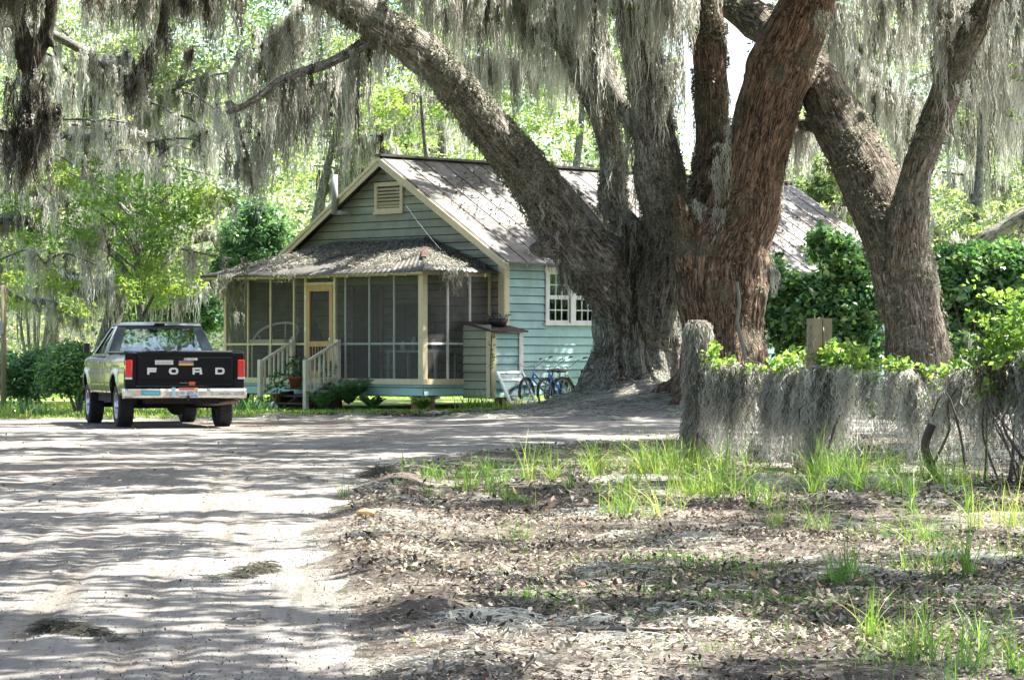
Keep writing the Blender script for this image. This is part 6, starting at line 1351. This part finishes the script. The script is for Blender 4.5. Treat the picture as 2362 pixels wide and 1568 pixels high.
for k in range(60):
    x, y = random.gauss(2.5, 2.6), random.gauss(55.8, 1.1); tangle(x, y, random.uniform(.1, .5), 90, .06, (.2, .9), w_=.018, L=.2)
tag(GM.build('fallen_moss', MOSS), kind='stuff')
# grass
GR = NP()
def gp(X, Y, n, sx, H, t=(.3, .95), w_=.010, ln=.55, sy=None):
    D = GD(Y); cx = (X - CX) / F * D; x = rg.normal(cx, sx, n); y = rg.normal(D, (sy or sx * 1.6), n); k = (road_sd(x, y) < .02) | (y < 8); x, y = x[k], y[k]
    n = len(x)
    if n > 40:
        k_ = max(3, n // 15); ti = rg.integers(0, k_, n); tr_ = .012 + D * .0012; x = x[:k_][ti] + rg.normal(0, tr_, n); y = y[:k_][ti] + rg.normal(0, tr_ * 1.3, n)
        hs_ = rg.uniform(.45, 1.25, k_)[ti]
    else: hs_ = 1
    blades(np.stack([x, y, gzr(x, y) - .01], 1), np.full(len(x), H) * hs_, rg, w_, 6, ln, t, GR)
for a in [(1010, 1110, 260, .45, .24, (.3, .8)), (1080, 1130, 260, .4, .22, (.3, .8)), (960, 1140, 110, .35, .16), (1180, 1160, 160, .22, .24), (1190, 1230, 50, .06, .15), (1270, 1110, 150, .25, .34, (.5, 1)), (1265, 1070, 60, .15, .3),
          (1470, 1090, 420, .6, .32, (.5, 1)), (1540, 1100, 420, .5, .36, (.5, 1)), (1460, 1190, 200, .16, .36, (.5, 1)), (1520, 1150, 260, .35, .30, (.5, 1)), (1390, 1080, 160, .4, .24), (1600, 1130, 220, .5, .30, (.5, 1)), (1700, 1150, 130, .35, .24, (.5, 1)),
          (1850, 1140, 420, .5, .42, (.3, 1)), (1930, 1110, 420, .6, .38, (.3, .9)), (1800, 1170, 220, .35, .3, (.4, 1)), (1870, 1220, 140, .14, .36, (.6, 1)), (1990, 1130, 200, .35, .36), (2070, 1150, 160, .4, .32), (2180, 1130, 200, .4, .34, (.5, 1)), (2280, 1110, 200, .5, .32, (.4, 1)), (2230, 1190, 120, .3, .28), (2340, 1220, 200, .18, .34, (.7, 1)), (2130, 1260, 130, .22, .28),
          (1940, 1345, 200, .06, .26, (0, .7)), (2000, 1240, 60, .1, .2), (2180, 1340, 160, .16, .28, (.1, .7)), (2080, 1330, 60, .06, .16, (.5, 1)), (2300, 1290, 90, .12, .2), (1730, 1320, 24, .03, .10), (1240, 1400, 34, .06, .08, (.2, .6)), (1330, 1410, 34, .08, .07, (.2, .6)), (1560, 1330, 60, .2, .05, (.1, .6)), (1700, 1370, 120, .4, .06, (.1, .6)),
          (1990, 1480, 90, .05, .17, (.5, 1)), (2060, 1500, 110, .06, .20, (.4, 1)), (2040, 1540, 60, .10, .15, (.3, .9)), (2200, 1540, 300, .17, .20, (.2, .8)), (2280, 1500, 120, .12, .2, (.3, .9)), (2330, 1560, 80, .03, .24, (.2, .8)), (1815, 1475, 14, .01, .11, (.4, .8)), (1600, 1560, 16, .03, .06, (.6, 1)), (1500, 1545, 12, .03, .05, (.6, 1)), (1860, 1480, 16, .03, .07, (.2, .6)),
          (1680, 1060, 240, .5, .3, (.3, .9)), (1620, 1090, 200, .3, .34, (.5, 1)), (1100, 1085, 80, .3, .2), (2100, 1100, 160, .5, .3)]:
    X, Y, n, sx, H = a[:5]; gp(X, Y, int(n * .62), sx * 1.0, H * 1.4, a[5] if len(a) > 5 else (.3, .95), .0024 + GD(Y) * .00022, .8)
x = rg.normal(2.0, 2.6, 60); y = rg.normal(56.6, 1.1, 60); k = road_sd(x, y) < -.1
for a, b in zip(x[k], y[k]):
    m = 14; xx_ = rg.normal(a, .10, m); yy_ = rg.normal(b, .10, m); blades(np.stack([xx_, yy_, gz(xx_, yy_)], 1), np.full(m, rg.uniform(.1, .25)), rg, .014, 4, .8, (.2, .9), GR)
# low weeds mixed in the litter
for X, Y, n, sx in ((1600, 1330, 900, .5), (1750, 1370, 900, .45), (1500, 1300, 500, .4), (1900, 1400, 500, .4), (1650, 1400, 400, .3), (2200, 1350, 600, .4), (1250, 1400, 120, .12), (2300, 1450, 400, .3)):
    D = GD(Y); x = rg.normal((X - CX) / F * D, sx, n); y = rg.normal(D, sx * 1.8, n); blades(np.stack([x, y, gzr(x, y)], 1), np.full(n, .045), rg, .010, 3, 1.4, (.0, .55), GR)
n = 5200; x, y = frame_pts(n, 10.5, 40); k = (road_sd(x, y) < -.3) & (fbm(x, y, .55, 3, 33) > .50); x, y = x[k], y[k]
blades(np.stack([x, y, gzr(x, y)], 1), np.full(len(x), .07), rg, .006, 3, .9, (.1, .8), GR)
n = 1200; x, y = frame_pts(n, 11, 40); k = (road_sd(x, y) > -.3) & (road_sd(x, y) < .2); x, y = x[k], y[k]; blades(np.stack([x, y, gzr(x, y)], 1), np.full(len(x), .05), rg, .006, 3, .9, (.2, .9), GR)
tag(GR.build('roadside_grass', GRASS), kind='stuff')
LG = NP(); n = 70000; y = rg.uniform(50, 100, n); x = rg.uniform(-1, 1, n) * .19 * y; k = (grassy(x, y) > .2) & ~((y > 61) & (x > -1.9 - (y - 60)) & (x < 1 + (y - 60)) & (y < 78)); x, y = x[k], y[k]
blades(np.stack([x, y, gz(x, y)], 1), np.full(len(x), .10), rg, .03, 2, .5, (.5, 1), LG)
x = rg.normal(0, 2.6, 9000) + .5; y = rg.normal(58.2, .8, 9000); k = road_sd(x, y) < -.2; x, y = x[k], y[k]; blades(np.stack([x, y, gz(x, y)], 1), np.full(len(x), .09), rg, .02, 2, .6, (.3, .9), LG)
tag(LG.build('lawn_grass', GRASS), kind='stuff')
# ---- plants along the porch
def clump(name, label, X, D, n, H, w_, t=(.2, .9), r=.3, cat='plant', leafm=None, lean=.6, grp=None, loc=None):
    b = loc or gl(X, D, 0); e = NP(); rg2 = np.random.default_rng(int(X) + n); x = rg2.normal(0, r, n); y = rg2.normal(0, r, n); z = gz(x + b.x, y + b.y) - b.z
    blades(np.stack([x, y, z], 1), np.full(n, H), rg2, w_, 5, lean, t, e, 1.3); o = e.build(name, leafm or GRASS); o.location = b; tag(o, label, cat, grp); return o
def fern(name, label, loc, nf, L, seed, cat='fern', leafm=None, t=(0, .8), grp=None):
    rg2 = random.Random(seed); q = NP(); st = MB(); g2 = np.random.default_rng(seed)
    for k in range(nf):
        a = rg2.uniform(0, 2 * PI); l = L * rg2.uniform(.6, 1.1); el = rg2.uniform(.95, 1.45); pts = []
        for j in range(15):
            s = j / 14; h = l * (math.sin(el) * s * 1.15 - .62 * s * s * math.sin(el)); rr_ = l * s * math.cos(el * .75); pts.append(Vector((math.cos(a) * rr_, math.sin(a) * rr_, max(.02, h + .05))))
        st.tube(pts, [.008 * (1 - i / 16) for i in range(15)], 4)
        for j in range(1, 14):
            for h_ in (0, .5):
                p = pts[j].lerp(pts[j + 1], h_); d = (pts[j + 1] - pts[j]).normalized(); sd = d.cross(Vector((0, 0, 1))).normalized(); ll = .22 * l * math.sin(PI * min(1, (j + h_) / 14 + .08)) ** .7 * .8 + .02
                for s2 in (-1, 1):
                    tp = p + sd * s2 * ll + d * ll * .35 - Vector((0, 0, ll * .25)); wv = d * .014
                    q.add(np.array([p[:], (p + (tp - p) * .5 + wv)[:], tp[:], (p + (tp - p) * .5 - wv)[:]]), np.array([[0, 1, 2, 3]]), np.full(4, rg2.uniform(*t)))
    e = empty(name, loc, 0, label, cat, grp); q.build('fronds', leafm or LEAF_TEAL, e); st.build('stalks', WOODY, e); return e
fern('tree_fern', 'large spreading dark fern beside the right handrail of the steps', hw(-1.75, -.55, .1), 34, 1.05, 3, t=(.1, .9))
fern('fern', 'bushy fern filling in left of the tall fern under the porch sill', hw(-2.2, -.9, 0), 26, .7, 4, leafm=LEAF_DARK, t=(.2, .9), grp='ferns along the porch')
fern('fern', 'low fern under the middle of the porch screens', hw(-1.1, -.45, 0), 20, .6, 5, leafm=LEAF_DARK, t=(.2, .9), grp='ferns along the porch')
fern('fern', 'pale green feathery fern by the porch corner', hw(.35, -.35, 0), 24, .55, 6, leafm=LEAF_BRIGHT, t=(.2, .8), grp='ferns along the porch')
clump('strap_leaf_lily', 'clump of arching strap leaves in front of the closet', 1108, 59.2, 46, .55, .03, (.3, .8), .14)
clump('strap_leaf_lily', 'smaller tuft of strap leaves between the pale fern and the closet', 1070, 59.3, 30, .42, .03, (.2, .7), .12)
clump('dry_grass_tuft', 'tan dry grass tuft at the foot of the leaning window sash', 1190, 58.9, 110, .36, .02, (.85, 1), .25)
clump('dark_bush', 'low dark green clump left of the steps behind the truck bumper', 575, 60.8, 140, .4, .04, (0, .5), .3, leafm=LEAF_DARK)
clump('lime_clump', 'lime green clump at the far left edge of the lawn', 12, 54.5, 90, .3, .04, (.7, 1), .2)
clump('weed_clump', 'leafy weeds beside the lime clump at the left edge', 45, 56, 120, .4, .05, (.2, .7), .3, leafm=LEAF_DARK)
VN = Tree('closet_vine', hw(QX + .03, QY0 + .02, 0), 'thin vine climbing the corner board of the closet', 'vine', None, WOODY, LEAF_BRIGHT)
VN.leaves([hw(QX + random.uniform(-.02, .14), QY0 + random.uniform(-.05, .02), random.uniform(.9, 1.7)) for k in range(26)], 7, .06, .05, .5, (0, .8)); VN.limb([(hw(QX + .05, QY0 - .06, .3), .01), (hw(QX + .03, QY0 - .06, 1.0), .01), (hw(QX + .08, QY0 - .06, 1.65), .008)], True); VN.trunk(remesh=False, lump=0, name='stem'); VN.finish('leaves')
# ---- debris and moss on the porch roof and main roof
DB = NP(); rg3 = np.random.default_rng(4); n = 15000
u = rg3.uniform(0, 1, n); q = rg3.uniform(0, 1, n); el_, er = PL - .6, PR + ev; xx = (el_ + (er - el_) * u) * (1 - q) + ((PL + 1.5) + (PR - 2.02 - PL - 1.5) * u) * q; yy = -ev * (1 - q) + (PD - .03) * q; zz = ze_ + (zt_ - ze_) * q
k = fbm(xx * 1.4, yy * 1.4, 1, 3, 2) + .25 * q - .2 * (q < .12) > .57; xx, yy, zz = xx[k], yy[k], zz[k]
u2 = rg3.uniform(0, 1, 4500); q2 = rg3.uniform(0, 1, 4500); q2 = .12 + .88 * q2; x2 = (PR + ev) * (1 - q2) + (PR - 2.02) * q2; y2 = (-ev + (PD + ev) * u2) * (1 - q2) + (PD - .03) * q2; xx = np.concatenate([xx, x2]); yy = np.concatenate([yy, y2]); zz = np.concatenate([zz, ze_ + (zt_ - ze_) * q2])
W_ = np.array([hw(a, b, c + .015)[:] for a, b, c in zip(xx, yy, zz)]); m = len(W_); W_[:, 2] += rg3.uniform(0, .07, m)
strands(W_, rg3.uniform(.005, .03, m), rg3, .022, DB, Vector((0, 0, 0)), rg3.uniform(.0, .9, m), rg3.normal(0, .07, (m, 3)) * np.array([1, 1, .3]), .3, 3)
def drape(lx_, ly_, L_, n, r=.12, t=(.3, .6)):
    b = hw(lx_, ly_, ze_ + .03); p = np.array(b[:]) + rg3.normal(0, r, (n, 3)) * np.array([1, 1, .2]); strands(p, rg3.uniform(.3, 1, n) * L_, rg3, .02, DB, Vector((0, 0, 0)), rg3.uniform(t[0], t[1], n), None, .1)
drape(hs(555), -ev, 1.0, 110, .10); drape(hs(540), -ev + .3, .6, 60); drape(PR + ev, ht(1048, .32), .60, 80, .13, (.1, .6)); drape(PR + ev, ht(1030, .32), .25, 40, .2); drape(hs(700), -ev, .3, 30)
tag(DB.build('roof_debris', MOSS), kind='stuff')
RD = NP(); n = 5000; yy = rg3.uniform(YF, YB, n); q = rg3.uniform(0, 1, n); xx = XR + .45 + (XC - XR - .45) * q; k = fbm(xx * .9, yy * .9, 1, 3, 12) > .52; xx, yy = xx[k], yy[k]
W_ = np.array([hw(a, b, RZ + .10 - SL * (a - XC) + .03)[:] for a, b in zip(xx, yy)]); leaf_quads(W_, .07, rg3, .45, 0, (0, 1), RD); tag(RD.build('fallen_leaves_on_roof', LITTER), kind='stuff')

# ================================================================== FENCE with moss
M_POST = mat('old_post_wood', (.24, .20, .12), .85, .25, 8, stretch=(1, 1, .15), dirt=(.13, .12, .09), dsc=5)
M_WIRE = mat('rusty_wire', (.06, .05, .045), .7, .2, 20)
fp = [P(1300, 815, 36.5), P(1610, 815, 33.2), P(1890, 815, 30.2), P(2150, 815, 28.2), P(2400, 815, 26), P(2700, 815, 24.6)]
fp = [Vector((p.x, p.y, 0)) for p in fp]
def ff(u):
    u = min(max(u, 0), len(fp) - 1.001); i = int(u); return fp[i].lerp(fp[i + 1], u - i)
fe = empty('wire_fence', fp[1], 0, 'sagging square mesh wire fence strung between the mossy posts', 'fence')
g = MB(); top = [1.12, 1.12, 1.10, 1.02, 1.14, 1.2]
def tz(u): return np.interp(u, range(6), top)
for zz_ in (.05, .20, .36, .53, .72, .92, 1.0):
    g.tube([ff(u) + Vector((0, .02 * math.sin(u * 9 + zz_ * 20), gzs(*ff(u).xy) + zz_ * tz(u) + .02 * math.sin(u * 7 + zz_ * 9))) - fp[1] for u in [1.03 + k * .06 for k in range(63)]], .0028, 4)
u = 1.05
while u < 4.9:
    p = ff(u); g0 = gzs(p.x, p.y); g.tube([p + Vector((random.uniform(-.02, .02), 0, g0)) - fp[1], p + Vector((0, 0, g0 + tz(u))) - fp[1]], .0022, 4); u += .062
g.build('wire_mesh', M_WIRE, fe)
def post(p, w_, h_, label, name='fence_post', lean=0, furry=0, square=True):
    e = empty(name, (p.x, p.y, gzs(p.x, p.y) - .1), .25, label, 'post', None); e.rotation_euler = (0, lean, .25)
    g = MB()
    if square:
        V = []; 
        for k in range(9):
            z = (h_ + .1) * k / 8; a = w_ / 2 * (1 + .04 * math.sin(k * 2.3))
            V += [(-a, -a, z), (-.006, -a, z), (0, -a + .025, z), (.006, -a, z), (a, -a, z), (a, a, z), (-a, a, z)]
        g.add(V, [(i*7 + k, i*7 + (k+1) % 7, (i+1)*7 + (k+1) % 7, (i+1)*7 + k) for i in range(8) for k in range(7)] + [tuple(range(56, 63))])
    else:
        g.tube([(.04 * math.sin(k * .9), .02 * math.cos(k), (h_ + .1) * k / 8) for k in range(9)], [w_ / 2 * (1.45 - .5 * min(1, k / 3)) * (1 + .06 * math.sin(k * 3.1)) for k in range(9)], 12)
    g.build('shaft', M_POST if square else M_DARKW, e, not square)
    if furry:
        q = NP(); rgp = np.random.default_rng(3); n = furry; a = rgp.uniform(0, 2*PI, n); z = rgp.uniform(.15, h_ + .12, n); r = w_ / 2 * np.where(z < .6, 1.25, 1.0) * rgp.uniform(.85, 1.15, n); r = np.where(z > h_ + .08, r * rgp.uniform(0, 1, n), r)
        strands(np.stack([np.cos(a) * r, np.sin(a) * r, z], 1), rgp.uniform(.04, .22, n), rgp, .012, q, Vector((0, 0, 0)), rgp.uniform(.25, .85, n), np.stack([np.cos(a), np.sin(a), 0*a], 1) * rgp.uniform(.0, .05, n)[:, None], .15, 4); q.build('moss_coat', MOSS, e)
    return e
post(fp[1], .27, 1.63, 'thick fence post wrapped in shaggy gray moss, left of the pair', furry=6500, square=False)
post(fp[2], .215, 1.62, 'square weathered fence post with a split top rising above the vines', furry=420)
post(ff(1.88) + Vector((0, .35, 0)), .16, 1.45, 'short grayish stake leaning just behind the square fence post', lean=.18, square=True)
post(P(2143, 815, 27.6) * 1.0 - Vector((0, 0, EYE)), .09, .55, 'short broken stick post standing in the grass under the moss', square=False)
post(fp[4], .2, 1.5, 'fence post hidden in the vines near the right edge', square=False)
# curtain of moss on the fence
MC = NP(); rgm = np.random.default_rng(9)
def curtain(u0, u1, n, L_, thick=.10, t=(.3, 1), zoff=0, w_=.011, depth=0):
    nb = int(n * .72); uc = rgm.uniform(u0, u1, nb); cn = rgm.integers(20, 46, nb); ii = np.repeat(np.arange(nb), cn); N = len(ii); U = np.clip(uc[ii] + rgm.normal(0, .009, N), 0.95, 4.9)
    b = np.array([ff(v)[:] for v in U]); b[:, 2] = gz(b[:, 0], b[:, 1]) + np.interp(U, range(6), top) + zoff + rgm.normal(0, .025, N) - (rgm.uniform(0, 1, nb) ** 2.5 * .35)[ii]
    b[:, 0] += rgm.normal(0, .02, N); b[:, 1] += rgm.normal(-.03 - depth, thick * .35, N) + rgm.normal(-.06, thick, nb)[ii]
    Lb = rgm.uniform(L_[0], L_[1], nb)[ii] * rgm.uniform(.4, 1.05, N); Lb = np.minimum(Lb, b[:, 2] - gz(b[:, 0], b[:, 1]) - .03); tb = (rgm.uniform(t[0], t[1], nb) * .8 + .2)[ii]
    strands(b, Lb, rgm, w_, MC, Vector((0, 0, 0)), np.clip(tb + rgm.normal(0, .28, N), 0, 1), None, .11, 13)
curtain(1.05, 1.95, 80, (.4, 1.08), t=(0, 1)); curtain(1.05, 1.45, 30, (.4, 1.05), t=(.1, .8)); curtain(1.93, 2.22, 34, (.4, 1.1), t=(.0, .8)); curtain(1.9, 2.08, 20, (.6, 1.05), t=(.2, 1), depth=.14); curtain(2.2, 2.75, 26, (.35, .9), t=(.4, 1)); curtain(2.75, 3.0, 22, (.4, .9), t=(.4, 1)); curtain(2.95, 3.6, 36, (.4, 1.0), t=(.1, 1)); curtain(3.5, 4.3, 58, (.5, 1.25), t=(.0, .9), zoff=.15); curtain(1.6, 1.95, 36, (.5, 1.0), t=(.5, 1)); curtain(4.2, 4.9, 40, (.5, 1.1))
tag(MC.build('fence_moss_curtain', MOSS), kind='stuff')
# vines along the top wire
fv = Tree('fence_vine', fp[2], 'leafy green vine creeping along the top wire of the fence', 'vine', None, WOODY, LEAF_BRIGHT)
cs = []
for u0, u1, n, dz, sp in ((1.08, 1.2, 8, .16, .06), (1.12, 1.42, 18, .03, .04), (1.42, 1.6, 5, -.02, .03), (1.6, 1.95, 36, .06, .06), (1.95, 2.4, 96, .10, .08), (2.4, 2.8, 26, .04, .04), (2.8, 3.3, 12, .02, .03), (1.2, 3.3, 26, -.3, .22)):
    for k in range(n):
        u = random.uniform(u0, u1); p = ff(u); cs.append(Vector((p.x, p.y + random.gauss(-.05, .08), gzs(p.x, p.y) + float(tz(u)) + dz + random.gauss(0, sp))))
fv.leaves(cs, 8, .12, .066, .75, (.05, .9), .6, .1, .5)
fv.limb([(ff(1.02 + k * .1) + Vector((0, -.04, gzs(*ff(1.02 + k * .1).xy) + float(tz(1.02 + k * .1)) + .03 + .03 * math.sin(k * 1.7))), .007) for k in range(24)], True); fv.trunk(remesh=False, lump=0, name='stem'); fv.finish('leaves')
vb = Tree('vine_thicket', ff(3.9), 'dense vine thicket heaped over the fence at the right edge', 'vine', None, WOODY, LEAF_BRIGHT)
for X, Y, r_, n in [(2362, 770, .24, 46), (2320, 800, .20, 36), (2290, 830, .14, 24), (2350, 720, .14, 22), (2400, 740, .3, 50), (2340, 850, .2, 30), (2380, 880, .25, 30), (2410, 830, .3, 40)]:
    c0 = P(X, Y, 26.6)
    vb.leaves([c0 + Vector((random.gauss(0, r_), random.gauss(0, r_), random.gauss(0, r_ * .7))) for k in range(n)], 12, .10, .07, .6, (.1, .9), .6, .1, .5)
for k in range(16):
    a = P(random.uniform(2270, 2420), 1100, 26.6); a.z = 0; b = P(random.uniform(2250, 2420), random.uniform(780, 950), 26.6 + random.uniform(-.4, .4)); vb.limb([(a, .012), (a.lerp(b, .5) + Vector((random.uniform(-.2, .2), 0, 0)), .010), (b, .005)], True)
vb.beards([P(2280, 850, 26.5), P(2330, 840, 26.4), P(2400, 850, 26.4)], 44, (.3, 1.0), .10, (16, 34), .012, tint=(.05, .7)); vb.trunk(remesh=False, lump=0, name='stems'); vb.finish('leaves')
# dead branches in the fence
for k, pts in enumerate([[(2150, 1075, 27.5, 4), (2190, 990, 27.5, 3), (2185, 930, 27.5, 3), (2240, 860, 27.5, 1.5)], [(2225, 1080, 27, 3), (2215, 1000, 27, 3), (2180, 900, 27, 2), (2150, 960, 27, 1.5)], [(1905, 1060, 29.6, 3), (1935, 960, 29.6, 2.5), (1980, 930, 29.6, 2), (2030, 900, 29.6, 1)], [(2362, 1060, 26, 4), (2310, 970, 26, 3), (2362, 900, 26, 2)]]):
    t = Tree('dead_branch', P(pts[0][0], 815, pts[0][2]) - Vector((0, 0, EYE)), ['forked dead branch rising from the broken stick post', 'thin dark dead branch right of the broken stick post', 'bent dead twig right of the square fence post', 'dark dead branch under the vine thicket at the right edge'][k], 'branch', 'dead branches caught in the fence', WOODY)
    t.limb(pts); t.trunk(remesh=False, lump=0, name='wood'); t.finish()
# far left round pole
pl = empty('utility_pole', (P(8, 815, 58).x, 58, -.1), 0, 'slim weathered wooden pole with a gray meter box at the left edge', 'pole')
MB().tube([(0, 0, 0), (0, 0, 2.75)], [.06, .055], 12).build('shaft', M_POST, pl, True); MB().box(-.16, .02, -.14, -.07, 1.75, 1.98).build('meter_box', M_METAL, pl, bevel=.01)
# sticks and clods on the road and verge
for k, (X, Y, s_) in enumerate([(845, 1210, .05), (1440, 1480, .09)]):
    D = GD(Y); x = (X - CX) / F * D; t = Tree('fallen_stick' if k else 'bark_chunk', (x, D, gzs(x, D)), ['orange brown bark chunk on the sandy verge', 'pale crooked stick lying on the leaf litter'][k], 'stick' if k else 'bark', None, M_DOOR if not k else bpy.data.materials['bleached_wood'])
    zz_ = gzs(x, D)
    if k: t.limb([(Vector((x - .22, D, zz_ + .02)), .012), (Vector((x - .05, D + .05, zz_ + .03)), .014), (Vector((x + .12, D, zz_ + .025)), .01), (Vector((x + .2, D + .04, zz_ + .03)), .006)], True)
    else: t.limb([(Vector((x - .07, D, zz_ + .03)), .018), (Vector((x, D, zz_ + .04)), .026), (Vector((x + .06, D, zz_ + .03)), .022)], True)
    t.trunk(remesh=False, lump=.3, name='wood'); t.finish()
